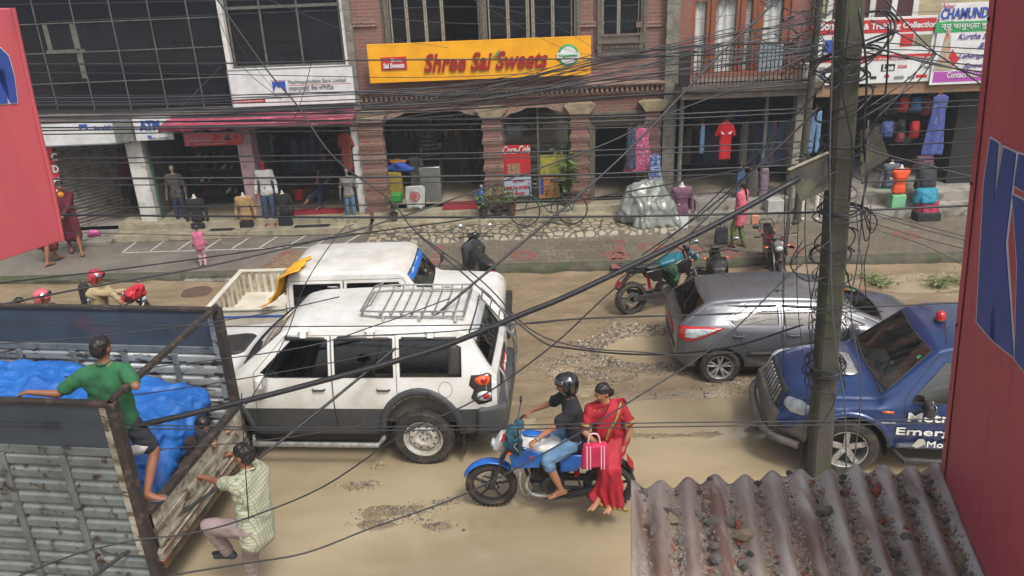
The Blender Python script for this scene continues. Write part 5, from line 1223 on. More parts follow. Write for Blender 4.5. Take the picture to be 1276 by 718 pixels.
# yellow sweet shop sign
r,f,k=board('shop_sign','long yellow sign reading Shree Sai Sweets in red letters','sign',(460,52,735,97),YF-.42,c_yel,th=.12,rim=c_yel)
btext(r,f,k,'Shree Sai Sweets',604,77,155,21,M('raised_red_letters','8E1C1C',rough=.4),shear=.3,bold=.005,ext=.012,d=.03)
bpatch(r,f,(475,71,507,87),c_red,'emblem_box',d=.02,th=.02); btext(r,f,k,'Sai Sweets',491,82,26,6,c_wht,bold=.008,d=.028); btext(r,f,k,'Shree',494,75,14,4,c_wht,bold=.004,d=.028)
m=MB(); u,v=f(708,69); m.lathe([(.2,0),(.23,.012),(.2,.024)],28,(0,0,0),'Y',caps=True); o=m.build('round_emblem',c_grn,r); o.location=(u,-.02,v)
m=MB(); m.lathe([(.18,-.004),(.18,.01)],28,(0,0,0),'Y',caps=True); m.rng((-.24,-.012,-.06),(.24,.004,.06)); o=m.build('round_emblem_face',c_wht,r); o.location=(u,-.024,v)
text('Vegetarian','emblem_lettering',c_grn,r,(u,-.042,v),.2,width=.4,height=.07,bold=.006)
m=MB(); u,v=f(618,66); m.prism([(u-.08,v-.08),(u-.02,v-.03),(u+.09,v+.10),(u+.03,v-.06)],-.05,-.03); m.build('leaf_mark',c_grn,r)
# bank sign
r,f,k=board('bank_sign','white bank sign with blue mountain emblem under the dark window','sign',(287,86,441,131),YF-.2,c_wht,th=.08,rim=c_gry)
btext(r,f,k,'Machhapuchchhre Bank Limited',395,101,72,6,c_gry,bold=.0); btext(r,f,k,'माछापुच्छ्रे बैंक लिमिटेड',388,110,56,7,c_gry,bold=.0)
u,v=f(348,108); m=MB(); m.prism([(u-.14,v+.11),(u+.14,v+.11),(u+.14,v-.12),(u+.05,v+.01),(u-.0,v-.03),(u-.07,v+.02),(u-.14,v-.12)],-.012,-.002); m.build('mountain_emblem',c_blu,r)
m=MB(); m.rng((u-.17,-.005,v+.125),(u+.17,-.002,v+.135)); m.build('emblem_line',c_red,r)
bpatch(r,f,(290,124,331,128),c_red,'red_strip'); btext(r,f,k,'any time, any where in service',310,126,36,2.4,c_wht,bold=0,d=.01); btext(r,f,k,'Boudha, Kathmandu Nepal',308,131,32,2,c_gry,bold=0,d=.01) if False else None
bpatch(r,f,(358,105.2,438,105.8),c_red,'thin_red_line',d=.003) 
# white sign over the shutter shop + ATM sign
r,f,k=board('bank_sign','long dirty white sign with small blue emblem above the shutters','sign',(50,153,158,180),YF-.3,c_wht,th=.06,rim=c_gry)
u,v=f(104,159); m=MB(); m.prism([(u-.09,v+.07),(u+.09,v+.07),(u+.09,v-.07),(u+.03,v),(u-.03,v),(u-.09,v-.07)],-.012,-.002); m.build('mountain_emblem',c_blu,r); btext(r,f,k,'बैंक लिमिटेड',130,160,26,5,c_blu,bold=.003)
r,f,k=board('atm_sign','white ATM sign with blue letters between pier and red awning','sign',(167,146,214,175),YF-.34,c_wht,th=.08)
btext(r,f,k,'ATM',187,157,26,12,c_blu,bold=.012); btext(r,f,k,'Bank Limited',198,172,24,3,c_gry,bold=0); bpatch(r,f,(184,169,189,173),c_blu,'small_emblem')
r,f,k=board('utility_box','grey metal box fixed at the end of the white sign','box',(142,152,164,177),YF-.42,m_galv,th=.18)
# awning
m=MB()
x0_=Q(198,156,17.2).x; x1_=Q(440,152,17.2).x; zt_=Q(320,150,17.6).z; zb_=Q(320,159,17.2).z
def aw(u,v):
    x=x0_+(x1_-x0_)*u; return (x,17.95-.85*min(1,v/.75),(zt_+.12)-(zt_+.12-zb_-.1)*min(1,v/.75)-(.1*max(0,v-.75)/.25)+.015*math.sin(x*9+v*3)*v)
m.sheet(aw,80,8); o=m.build('awning',M('crimson_canvas','93384C','823044',scale=3,rough=.7,c3='B06070',s3=5),solid=.012,ang=60); tag(o,'faded crimson canvas awning stretched above the clothes shops','awning')
m=MB(); m.tube([(x0_,17.12,zb_+.02),(x1_,17.12,zb_+.02)],.02,8); 
o.name='awning'; m.build('awning_bar',m_galv,o)
r,f,k=board('shop_sign','pink sign with small sports emblems under the awning','sign',(229,165,301,181),YF-.35,M('pink_board','B9606A','A8525C',scale=3,rough=.6),th=.04)
bpatch(r,f,(237,177,301,181.5),c_red,'red_band'); 
for xx,c in ((270,c_red),(283,c_blkp),(294,c_red)): bpatch(r,f,(xx-4,168,xx+4,174),c,'small_emblem') if xx!=283 else None
m=MB(); u,v=f(283,172)
for i in range(3): m.prism([(u-.06+.05*i,v-.05),(u-.02+.05*i,v-.05),(u-.05+.05*i,v-.01+.035*i),(u-.085+.05*i,v+.01+.035*i)],-.012,-.004)
m.build('striped_emblem',c_blkp,r); btext(r,f,k,'collection',250,175,26,2.4,c_wht,bold=0,d=.01); btext(r,f,k,'Shoes & Sports, Kathmandu',262,179,40,2.5,c_wht,bold=0,d=.01)
# trekking banner, chamunda banner
YT=17.45
r,f,k=board('shop_banner','red and white trekking collection banner with brand logos, partly behind the pole','banner',(1012,22,1166,104),YT,c_wht,th=.02)
bpatch(r,f,(1012,25,1166,41.5),c_red,'red_band'); btext(r,f,k,'& Trekking Collection',1122,32,90,9,c_wht,bold=.006,d=.009); btext(r,f,k,'tion',1030,33,18,9,c_wht,bold=.006,d=.009)
bpatch(r,f,(1012,69,1166,76),c_red,'red_band'); btext(r,f,k,'wear, shoes, bags and trekking wear',1122,72.5,86,4.5,c_wht,bold=.0,d=.009)
bpatch(r,f,(1098,80,1115,89),c_blkp,'logo_box'); btext(r,f,k,'Lee',1106.5,84.5,13,7,c_wht,bold=.008,d=.009); bpatch(r,f,(1119,81,1130,85),c_red,'logo_box'); btext(r,f,k,"LEVI'S",1124.5,83,9,2.5,c_wht,bold=0,d=.009)
for x_,y_,w_,mt in ((1105,95,6,c_red),(1088,97,8,c_blkp),(1120,97,12,c_gry),(1148,95,14,c_red),(1155,84,8,c_gry),(1135,97,9,c_gry)): bpatch(r,f,(x_-w_/2,y_-2,x_+w_/2,y_+2),mt,'logo_mark')
for x_,y_,w_,h_,mt in ((1130,50,16,16,c_red),(1150,50,22,14,M('camo_print','5A5F48','8C8A74',scale=30,rough=.7)),(1035,58,14,16,c_blu),(1020,92,16,16,c_gry)): bpatch(r,f,(x_-w_/2,y_-h_/2,x_+w_/2,y_+h_/2),mt,'printed_picture')
r,f,k=board('shop_banner','white green and purple Chamunda boutique banner beside the red wall','banner',(1166,3,1262,104),YT-.04,c_wht,th=.02)
btext(r,f,k,'CHAMUNDA',1206,17,66,12,c_blu,bold=.005,d=.012); btext(r,f,k,'New',1181,8,16,6,M('pink_print','B0607A',rough=.5),shear=.4,bold=0,d=.012)
bpatch(r,f,(1166,26,1262,39.5),c_grn,'green_band'); btext(r,f,k,'न्यू चामुण्डा बुटिक',1209,32,72,9,c_wht,bold=.003,d=.012)
for s,y in (('Kurtha Salwar',45),('&',57),('Lehenga Choli',69),('Specialist',81)): btext(r,f,k,s,1222,y,(8 if s=='&' else 58 if y<80 else 46),7,M('violet_print','5A3F86',rough=.5),shear=.35,bold=.002,d=.012)
bpatch(r,f,(1163,88,1262,101),c_pur,'purple_band'); btext(r,f,k,'Contact No.: 984',1206,93,54,7,c_wht,bold=.003,d=.012)
m=MB(); u,v=f(1178,62)
m.ball((u,-.01,v+.35),(.05,.008,.06),10); m.prism([(u-.05,v+.28),(u+.07,v+.3),(u+.1,v),(u+.22,v-.42),(u-.2,v-.42),(u-.08,v)],-.012,-.002); m.build('printed_figure',M('green_dress_print','8AA28A','B45A50',scale=9,rough=.6),r)
m=MB(); m.prism([(u+.15,v+.0),(u+.33,v-.2),(u+.22,v-.35),(u+.08,v-.15)],-.013,-.002); m.build('printed_scarf',c_red,r)
r,f,k=board('utility_box','pale junction box on the far pole beside the balcony','box',(1001,80,1020,98),17.2,M('beige_box','B9B2A2','9C9484',scale=6,rough=.5),th=.22)
# posters in the sweet shop window
r,f,k=board('poster','red cola poster with white script in the sweet shop window','poster',(626,181,661,218),YF+.08,c_red,th=.01)
btext(r,f,k,'Coca-Cola',643,187,34,9,c_wht,shear=.3,bold=.004); bpatch(r,f,(632,204,648,218),M('brown_print','7A5240','A58C6C',scale=20),'printed_picture')
r,f,k=board('poster','pale blue poster with red lettering low in the sweet shop window','poster',(626,221,662,245),YF+.08,M('pale_blue_board','A3ABB8','9299A8',scale=4),th=.01)
btext(r,f,k,'SHREE SAI SWEETS',644,234,34,3.5,c_red,bold=.006); btext(r,f,k,'&',644,237.5,2,2,c_red,bold=0); btext(r,f,k,'FAST FOOD',642,241.5,24,3.5,c_red,bold=.006); btext(r,f,k,'श्री साई',646,226,14,3,c_red,bold=0)
r,f,k=board('poster','yellow food poster in the right sweet shop window','poster',(673,193,706,217),YF+.08,M('yellow_food_print','A89A3A','6C7A38',scale=9,rough=.5),th=.01)
r,f,k=board('poster','food poster with a bowl of orange snacks beside the plant','poster',(672,221,697,247),YF+.08,M('snack_print','B4622C','C79A5A',scale=16,rough=.5,c3='4F5A30',s3=5),th=.01)
m=MB(); u,v=f(676,232); m.rng((u-.05,-.004,v-.2),(u+.03,-.001,v+.2)); m.build('blue_margin',c_blu,r)
r,f,k=board('poster','bright blue board inside the right sweet shop window','poster',(685,178,706,192),YF+.3,M('bright_blue_board','2C78B0',rough=.5),th=.01)
r,f,k=board('shop_banner','narrow red vertical banner with white letters beside the shutter','banner',(60,184,78,290),YF+.05,c_red,th=.02)
for i,ch in enumerate('मिठाईघर'): 
    pass
for i,ch in enumerate(('C','D','H','A','T','R')): btext(r,f,k,ch,68+i*1.6,196+i*15,8,9,c_wht,bold=.008)
# ---------------------------------------------------------------- goods and things at the shops
wn=M('white_knit','BFBDB8','A9A6A0',scale=20,rough=.9); bk_=M('black_cloth','19191C','242428',scale=9,rough=.9); bei=M('beige_cloth','A8895C','957750',scale=9,rough=.9); gre=M('grey_brown_cloth','55504A','463F3A',scale=9,rough=.9); jean=M('denim','3E5470','2F4058',scale=12,rough=.9); jeanl=M('light_denim','5E7C9A','4F6A86',scale=14,rough=.9)
m_rd=M('dummy_red','9C2026',rough=.35); m_nv=M('navy_cloth','20263A','2B3450',scale=9,rough=.9)
mann(213,206,18.0,gre,'headed mannequin in a grey brown jacket and dark jeans at the shop entrance',full=True,leg=m_nv,headm=M('dummy_tan','9A8668',rough=.4),zb=.37)
mann(241,243,17.75,bk_,'headless mannequin in a black suit jacket on a black stand',stand=bk_,zb=.37,S=.85)
mann(302,241,17.7,bei,'headless mannequin in a beige jacket on a black stand',stand=bk_,zb=.37,S=.85)
mann(326,200,17.75,wn,'red mannequin wearing a white sweater and blue jeans',full=True,leg=jean,headm=m_rd,zb=.37)
mann(351,238,17.7,bk_,'small headless mannequin in a black jacket beside the red one',stand=bk_,zb=.37,S=.75)
mann(431,210,17.75,M('striped_knit','8F8C86','4A4644',scale=3,rough=.9,stretch=(.1,.1,14)),'silver mannequin in a grey striped top by the white pier',full=True,leg=jeanl,headm=M('dummy_silver','85857F',rough=.3,metal=.5),zb=.37,sleeve='short')
mann(850,228,16.9,M('plum_hoodie','6E4A5C','5D3E4F',scale=8,rough=.9),'headless mannequin in a plum zip hoodie on a white box',stand=c_wht,zb=.2,S=.95)
mann(1124,206,17.0,M('orange_jacket','CF4A1C','B83F16',scale=8,rough=.7),'headless mannequin in a bright orange padded jacket on a green box',stand=M('mint_box','6FA87E','5E9670',scale=5,rough=.6),zb=.42,S=.85,sleeve='none')
mann(1112,200,17.7,M('slate_jacket','4E5560','40464F',scale=8,rough=.8),'headless mannequin in a slate grey jacket on a green box',stand=MC['mint_box'],zb=.66,S=.85)
mann(975,235,17.1,None,'white mannequin with bare legs half hidden behind the rusty plates',full=True,zb=.42) if False else None
m=MB()
for px in (1001,1019):
    p=Q(px,232,17.0); q=Q(px-3,270,17.0); m.tube([p,(p+q)/2+V((0,0,0)),q],[.08,.055,.035],10)
    m.ball(q+V((0,-.06,-.02)),(.04,.1,.03))
o=m.build('leg_dummy',M('dummy_white','C4BFB4',rough=.35)); tag(o,'pair of bare white mannequin legs beside the pole','mannequin')
# garments
garment(890,152,916,198,17.3,'tee',M('red_tee','B3131F','A3101B',scale=9,rough=.9),'bright red t-shirt with white wing marks hung above the doorway','t-shirt')
for o in [x for x in C.objects if x.get('label')=='bright red t-shirt with white wing marks hung above the doorway']:
    m=MB()
    for s in (-1,1): m.prism([(s*.03,-.24),(s*.12,-.17),(s*.10,-.25)],-.105,-.09)
    m.build('wing_marks',c_wht,o)
garment(777,159,815,213,17.75,'long',M('pink_dotted_dress','A84A70','C8A0B0',scale=22,rough=.9,thr=(.55,.6)),'bright pink dress with pale dots hanging by the doorway','dress')
garment(806,192,826,228,17.6,'long',M('blue_print_dress','2A4A80','A5B4C8',scale=30,rough=.9,thr=(.5,.56)),'blue and white print dress hanging low by the doorway','dress')
garment(779,160,793,210,17.7,'side',M('dark_print_dress','252A40','5A6A70',scale=30,rough=.9,thr=(.5,.6)),'dark patterned dress hanging at the edge of the black doorway','dress')
garment(871,155,878,191,17.5,'side',jeanl,'light blue jeans hung sideways left of the red t-shirt','jeans')
G1='garments hanging inside the balcony shop'
cols=[gre,bk_,m_nv,M('teal_cloth','2F5560','24444E',scale=9,rough=.9),M('mauve_cloth','5A4A58','473A46',scale=9,rough=.9),jean]
def rack(list_,Y,py0,py1,grp,lab,sh='side',hang=False):
    first=None
    for i,px in enumerate(list_):
        o=garment(px-5,py0,px+6,py1,Y,sh,cols[i%len(cols)],lab,'garment',grp,hanger=hang)
rack(range(856,985,8),19.2,160,205,G1,'dark garment on the hanging rail deep inside the clothes shop')
rack(range(926,985,9),17.9,150,205,'dark clothes at the shop front rail','dark garment hanging at the right of the balcony shop front')
for i,(a,b_,mt,lb) in enumerate(((930,944,gre,'grey marled top hanging low near the white box'),(945,958,M('maroon_trim_top','6A5560','8A7A84',scale=9,rough=.9),'grey top with maroon trim hanging low near the white box'),(916,928,M('navy_stripe_top','22345A','4A6890',scale=2,stretch=(.1,.1,20),rough=.9),'blue striped top hanging low beside grey tops'))): garment(a,209,b_,252,17.5,'side',mt,lb,'top')
garment(1008,138,1022,190,17.3,'trou',jeanl,'blue jeans hanging at the left edge of the trekking shop','jeans')
garment(1152,118,1180,192,17.4,'long',M('blue_violet_cloth','34407A','4A568C',scale=6,rough=.9,c3='8A90B4',s3=14,t3=(.6,.66)),'long blue violet patterned cloth hanging at the trekking shop','cloth')
garment(421,165,443,212,17.9,'tee',M('rust_cloth','7C3A26','6C3020',scale=9,rough=.9),'rust brown jacket hanging beside the white pier','jacket')
garment(322,165,345,190,19.5,'tee',c_gry,'pale grey top with dark print on the back wall','top')
rack(range(335,430,11),19.6,172,215,'clothes inside the menswear shop','dark garment on the rail inside the menswear shop')
# bags
def bag(px0,py0,px1,py1,Y,mat,label,kind='backpack',group=None):
    x0,x1,z0,z1=RQ(px0,py0,px1,py1,Y); r=T(kind.replace(' ','_'),label,kind,((x0+x1)/2,Y,z0),0,group); w_,h=(x1-x0),(z1-z0); a=w_/2; 
    blob([[((-a*.6,0,h*.15),a*.38),((a*.6,0,h*.15),a*.38),((-a*.55,0,h*.85),a*.3),((a*.55,0,h*.85),a*.3),((0,-.06,h*.4),a*.45)]],'bag_body',mat,r,vox=.02,sm=2,noise_amp=.008,noise_sc=9)
    blob([[((-a*.4,-a*.5,h*.2),a*.2),((a*.4,-a*.5,h*.2),a*.2),((-a*.4,-a*.45,h*.45),a*.15),((a*.4,-a*.45,h*.45),a*.15)]],'front_pocket',mat,r,remesh=False)
    m=MB(); m.tube([(-.04,0,h*.95),(0,0,h*1.1),(.04,0,h*.95)],.008,6); m.build('grab_handle',bk_,r); return r
bgc=lambda n,a,b: M(n,a,b,scale=9,rough=.8)
for a,b_,c_,d_,mt,lb in ((1106,124,1120,144,bk_,'black backpack top left in the trekking shop'),(1119,120,1133,141,bgc('red_bag','A82A2A','8C2222'),'red backpack hanging high in the trekking shop'),(1134,121,1150,140,bgc('blue_bag','2F6A9A','255680'),'blue backpack hanging high in the trekking shop'),(1096,150,1114,172,bgc('slate_blue_bag','3A4A78','2E3C66'),'slate blue backpack at the left of the hanging bags'),(1117,148,1129,164,bk_,'small black backpack in the lower row of bags'),(1133,149,1146,174,bgc('scarlet_bag','C02A2A','A02020'),'scarlet backpack hanging in the lower row'),(1115,163,1128,178,bgc('maroon_bag','6A2A36','54202A'),'maroon bag hanging under the small black backpack'),(1148,120,1160,146,bgc('red_black_bag','7A2428','1E1E20'),'red and black bag beside the long blue cloth')):
    bag(a,b_,c_,d_,17.9,mt,lb)
bag(1137,236,1170,252,16.9,bgc('teal_bag','1F7A94','196478'),'teal duffel bag on the suitcase stack','duffel bag'); bag(1138,250,1171,267,16.85,bgc('crimson_bag','8E1F3C','741830'),'crimson duffel bag at the bottom of the stack','duffel bag')
bag(1140,206,1168,236,17.05,bgc('charcoal_bag','2A2D33','1E2024'),'charcoal backpack with grey straps on the luggage pile','backpack'); bag(1137,196,1165,210,17.3,bgc('plum_bag','4A2A3C','38202E'),'dark plum suitcase standing behind the luggage pile','suitcase')
m=MB(); a,b_,c_,d_=RQ(1137,262,1166,274,16.85); m.rng((a,16.6,c_),(b_,17.0,d_)); o=m.build('suitcase',bk_,bev=.03); tag(o,'black suitcase lying under the crimson bag','suitcase')
# shoes on racks in the shoe shop
sr=T('shoe_rack','tall shoe rack inside the shop behind the mannequins','rack',(-6.9,19.1,.5)); m=MB()
for kk in range(7): m.rng((-.75,-.12,.3+.3*kk),(.75,.12,.32+.3*kk))
m.build('shelf',M('dark_shelf','3A332C',rough=.7),sr); m=MB(); m.rng((-.78,.13,0),(.78,.15,2.2)); m.build('back_panel',m_dark,sr)
shoem=[bk_,c_gry,wn,M('brown_shoe','5A3A28',rough=.5),m_nv,M('red_shoe','8A2A2A',rough=.5)]
protos=[]
for mt in shoem:
    o=blob([[((0,-.1,.03),(.04,.05,.03)),((0,.08,.035),(.038,.05,.035)),((0,.09,.06),(.03,.03,.03))]],'shoe',mt,None,remesh=False); protos.append(o)
n_=0
for kk in range(7):
    for j in range(8):
        pr=protos[(kk*3+j*5)%6]; o=pr if n_<0 else pr.copy(); C.objects.link(o); o.location=(-6.9-.66+.19*j,19.06,.83+.3*kk); tag(o,'shoe displayed on the rack inside the shoe shop','shoe','shoes on the rack'); n_+=1
for p_ in protos: bpy.data.objects.remove(p_)
# sweet shop furniture
def simple(name,label,cat,px,Y,dy,mat,bev=.015):
    x0,x1,z0,z1=RQ(*px,Y); m=MB(); m.rng((x0,Y,z0),(x1,Y+dy,z1)); o=m.build(name,mat,bev=bev); tag(o,label,cat); return o
fr=simple('steel_cabinet','tall stainless steel cabinet in the sweet shop','cabinet',(511,196,528,232),18.9,.5,M('brushed_steel','8F908C','7C7D79',scale=4,rough=.35,metal=.6))
ct=T('counter','steel display counter with round tray rack in the sweet shop','counter',(Q(538,225,18.8).x,18.8,.56)); m=MB(); m.rng((-.25,-.4,0),(.25,.9,.85)); m.build('body',MC['brushed_steel'],ct,bev=.02); m=MB(); m.rng((-.24,-.39,.851),(.24,.89,1.15)); m.build('glass_case',m_clear,ct)
m=MB()
for kk in range(5): m.lathe([(.2,0),(.24,.02),(.2,.04)],20,(0,0,1.2+.1*kk))
m.build('trays',MC['brushed_steel'],ct)
simple('crate','tall dull yellow crate stack beside the left brick pillar','crate',(485,215,501,248),18.35,.4,M('dull_yellow','8F7C2C','7D6C26',scale=6,rough=.7))
blob([[((Q(497,209,18.3).x-.2,18.5,Q(497,212,18.3).z),(.16,.14,.06)),((Q(497,209,18.3).x+.18,18.45,Q(497,212,18.3).z-.02),(.16,.14,.07)),((Q(497,209,18.3).x,18.4,Q(497,206,18.3).z),(.12,.1,.05))]],'folded_cloth',M('royal_blue_cloth','2A4A9A','223E84',scale=8,rough=.9),None,vox=.02,sm=2,noise_amp=.03,noise_sc=8); tag(C.objects[-1],'royal blue cloth heaped on the yellow crate','cloth')
blob([[((Q(492,203,18.3).x,18.6,Q(492,205,18.3).z),(.2,.12,.05)),((Q(500,203,18.3).x,18.6,Q(500,205,18.3).z),(.1,.1,.05))]],'folded_cloth',M('orange_cloth2','A8661C',rough=.9),None,vox=.02,sm=2,noise_amp=.02,noise_sc=8); tag(C.objects[-1],'small orange cloth on top of the blue cloth','cloth')
o=flatcloth([(-.2,.02),(-.05,.04),(.2,.03),(.24,-.02),(.2,-.45),(.12,-.52),(.05,-.46),(-.2,-.5),(-.22,-.2)],'sack',M('white_sack','B9BDB8','A3A8A2',scale=6,rough=.8),'white sack with a round printed emblem on the shop step','sack',loc=(Q(516,233,17.6).x,17.66,Q(516,233,17.66).z),amp=.02)
m=MB(); m.lathe([(.09,0),(.12,0),(.12,.004),(.09,.004)],24,(0,-.095,-.2),'Y'); m.lathe([(.001,0),(.06,0),(.06,.004)],24,(0,-.095,-.2),'Y'); m.build('round_print',M('red_print','A8444A',rough=.7),o)
simple('bin','black bin behind the white sack','bin',(518,234,529,258),17.78,.22,bk_)
simple('crate','small bright green crate near the plant pot','crate',(487,243,500,252),17.85,.25,M('bright_green','2E8A3E',rough=.5))
m=MB(); x0,x1,z0,z1=RQ(552,247,596,259,18.0); m.add([(x0,17.7,.565),(x1,17.7,.565),(x1,18.35,.565),(x0,18.35,.565),(x0,17.7,.575),(x1,17.7,.575),(x1,18.35,.575),(x0,18.35,.575)],[(4,5,6,7),(0,1,5,4),(1,2,6,5),(3,0,4,7)]); o=m.build('doormat',M('red_mat','8A1F28','7A1A22',scale=20,rough=.95),smooth=False); tag(o,'red doormat at the sweet shop entrance','mat')
m=MB(); x0=Q(395,265,18).x; m.rng((x0-.7,17.9,.524),(x0+.6,18.35,.534)); o=m.build('doormat',MC['red_mat'],smooth=False); tag(o,'red doormat at the menswear shop entrance','mat')
for px,w_ in ((283,26),(390,40)):
    p=G(px,280,.37); m=MB(); m.rng((p.x-w_*.01,17.42,.372),(p.x+w_*.01,17.6,.38)); o=m.build('doormat',bk_,smooth=False); tag(o,'black rubber mat on the step '+('left of the beige mannequin' if px==283 else 'below the menswear entrance'),'mat')
wb=T('water_bottle','large blue water bottle at the left of the brick pillar','bottle',(Q(601,240,18.3).x,18.0,.56)); m=MB(); m.lathe([(.001,0),(.12,0),(.13,.03),(.13,.12),(.12,.14),(.13,.16),(.13,.3),(.1,.36),(.04,.4),(.04,.44)],20); m.build('bottle',M('blue_plastic','2C5488','24487A',scale=4,rough=.25),wb); m=MB(); m.lathe([(.045,.44),(.045,.48),(.001,.485)],14); m.build('cap',c_wht,wb)
simple('storage_box','white painted box standing on the right doorstep','box',(957,250,977,265),17.0,.35,M('white_box','A8A8A2','8F8E86',scale=5,rough=.6))
simple('counter','brown wooden counter inside the menswear shop','counter',(365,237,392,262),18.9,.5,M('brown_counter','5A3A2C','4A3024',scale=5,rough=.5))
simple('carton','small red and white carton on the wooden counter','carton',(368,236,377,250),18.84,.05,c_red)
# plants
def plant(px,py,z,h,label,pot=.12,poth=.24,n=40,potm=None,group=None,leaf='4C6A30',stem=None,Y=None,name='potted_plant',spread=.2,ln=.11):
    p=Q(px,py,Y) if Y else G(px,py,z); p.z=z; r=T(name,label,'plant',p,0,group); rs=random.Random(int(px*7))
    if pot:
        m=MB(); m.lathe([(.001,0),(pot*.7,0),(pot,poth),(pot*1.1,poth),(pot*1.1,poth+.03),(pot*.9,poth+.03),(pot*.85,poth-.02),(.001,poth-.02)],18); m.build('pot',potm or M('dark_pot','3A322C','2C2622',scale=6,rough=.8),r)
    m=MB(); st=MB()
    for i in range(n):
        a=rs.uniform(0,2*PI); t=rs.uniform(.2,1); q=V((math.cos(a)*spread*rs.uniform(.2,1)*t,math.sin(a)*spread*rs.uniform(.2,1)*t,(poth if pot else 0)+h*t*rs.uniform(.6,1)))
        d=V((math.cos(a),math.sin(a),rs.uniform(-.4,.8))).normalized(); s=d.cross(V((0,0,1))).normalized(); l=ln*rs.uniform(.6,1.3); w_=l*.28; up=s.cross(d)
        m.add([q,q+d*l*.5+s*w_+up*.01,q+d*l-V((0,0,.02)),q+d*l*.5-s*w_+up*.01,],[(0,1,2,3)])
        if i%5==0: st.tube([(0,0,poth*.8 if pot else 0),(q.x*.4,q.y*.4,q.z*.6),q],.005,4)
    m.build('foliage',M('leaf_'+leaf,leaf,'6A7A3C',scale=12,rough=.6),r,smooth=False,recalc=False); st.build('stem',M('plant_stem','4A4A2C',rough=.8),r); return r
plant(492,282,.42,.55,'small potted plant on the step below the left brick pillar',pot=.09,poth=.16,n=45,Y=17.5)
plant(603,274,.42,.45,'potted plant left of the wire plant stand',pot=.1,poth=.2,n=60,Y=17.45); plant(621,274,.42,.6,'dark pot with a thin tall stem of leaves in the middle of the step',pot=.11,poth=.18,n=50,Y=17.5,spread=.32); plant(638,272,.42,.45,'brown pot with pale green leaves right of the thin plant',pot=.1,poth=.26,n=50,Y=17.45,potm=M('terracotta_pot','5E3A2E','4E3026',scale=6,rough=.8))
simple('planter_box','dull mauve planter box behind the three pots','planter',(609,253,634,265),17.6,.25,M('mauve_planter','6E5A58','5E4C4A',scale=5,rough=.8))
plant(706,262,.56,1.1,'tall bushy green plant against the right brick pillar',pot=.13,poth=.22,n=150,Y=17.72,spread=.26,ln=.16)
for i,(px,py,n) in enumerate(((20,352,90),(60,350,60),(110,352,130),(1085,350,120),(1100,356,80),(1170,356,160),(1190,352,60),(800,345,30))):
    o=plant(px,py,.02,.16,'low weeds growing at the foot of the mossy kerb',pot=0,n=n,group='weeds along the kerb',leaf='4F5E33',name='weed_clump',spread=.35,ln=.07)
# heap under plastic
c=V((3.2,16.95,.2))
blob([[((2.65,17.1,.5),.28),((3.45,17.15,.45),.3),((2.75,17.2,1.02),.16),((3.3,17.25,1.08),.18),((3.0,16.9,.6),.3)],[((2.9,16.75,.35),.2),((3.6,16.8,.35),.2),((3.2,16.8,.7),.2),((3.55,17.0,.75),.18)]],'covered_goods',M('clear_plastic_sheet','6E736B','878C84',scale=5,rough=.3,bump=.5,bscale=14,c3='5F645C',s3=4,coat=.3),None,vox=.025,sm=2,fold=lambda c:.05*noise.noise(c*2.5)-.05*abs(noise.noise(V((c.x*7,c.y*7,c.z*3))))+.012*math.sin(c.x*30+c.z*9+6*noise.noise(c*3)))
tag(C.objects[-1],'heap of goods wrapped in grey translucent plastic sheet by the kerbside shop','covered goods')
mb=MB()
def apron(u,v): return (2.75+.9*u+.1*math.sin(v*5),16.95-.55*v+.03*math.sin(u*14),.62-.42*v+.04*math.sin(u*9+v*3)+.005)
# gravel heap behind the pickup, rubble near the kerb
mb=MB(); rs=random.Random(5); cg=G(372,338,.2)
def heap(u,v):
    a=2*PI*u; x=math.cos(a)*v*.85; y=math.sin(a)*v*.42; return (cg.x+x,cg.y+.25+y,.2+.30*max(0,1-v*v)+.03*noise.noise(V((x*6,y*6,0))))
mb.sheet(heap,36,10)
for i in range(700):
    a=rs.uniform(0,2*PI); v=rs.uniform(0,1)**.6; q=heap(a/2/PI,v); stone(mb,(q[0],q[1],q[2]),rs.uniform(.01,.022),rs)
o=mb.build('gravel_heap',M('brown_gravel','7A6650','5E4E3E',scale=30,rough=.95),smooth=False); tag(o,'low heap of brown gravel on the pavement behind the white pickup','gravel',kind='stuff')
# bits of litter tiles on apron edge
mt=M('white_tile_scrap','B8B8B0',rough=.5)
for i,px in enumerate((498,531,558,590,611,643,675,694,722,744,770)):
    p=G(px,301-i*.9,.2); m=MB(); m.box((0,0,.03),(.10+.03*(i%3),.05,.07),rx=R(20*(i%3)),rz=i*1.3); o=m.build('tile_scrap',mt,bev=.003); o.location=p; tag(o,'small white tile scrap lying along the edge of the stone apron','tile','tile scraps along the apron')
p=G(262,353,.0); m=MB(); m.box((p.x,p.y,.06),(.95,.3,.12),rz=-.03); o=m.build('concrete_slab',m_conc,bev=.01); tag(o,'loose concrete slab lying in the mud below the kerb','slab')
p=G(246,368,.0); m=MB(); m.lathe([(.001,.05),(.28,.05),(.3,.02),(.33,.0)],28,(p.x,p.y,.03)); o=m.build('manhole_cover',M('rusty_iron','4A3A30','5C4636',scale=9,rough=.8),bev=0); tag(o,'round rusty manhole cover in the mud near the slab','manhole cover')
o=blob([[((0,0,.08),.09),((.12,.02,.07),.07)]],'plastic_bag',M('pink_plastic','C0508A',rough=.3),None,vox=.015,sm=1,noise_amp=.03,noise_sc=14); o.location=Q(110,275,17.6); o.location.z=.3; tag(o,'pink plastic bag on the floor near the monk','bag')

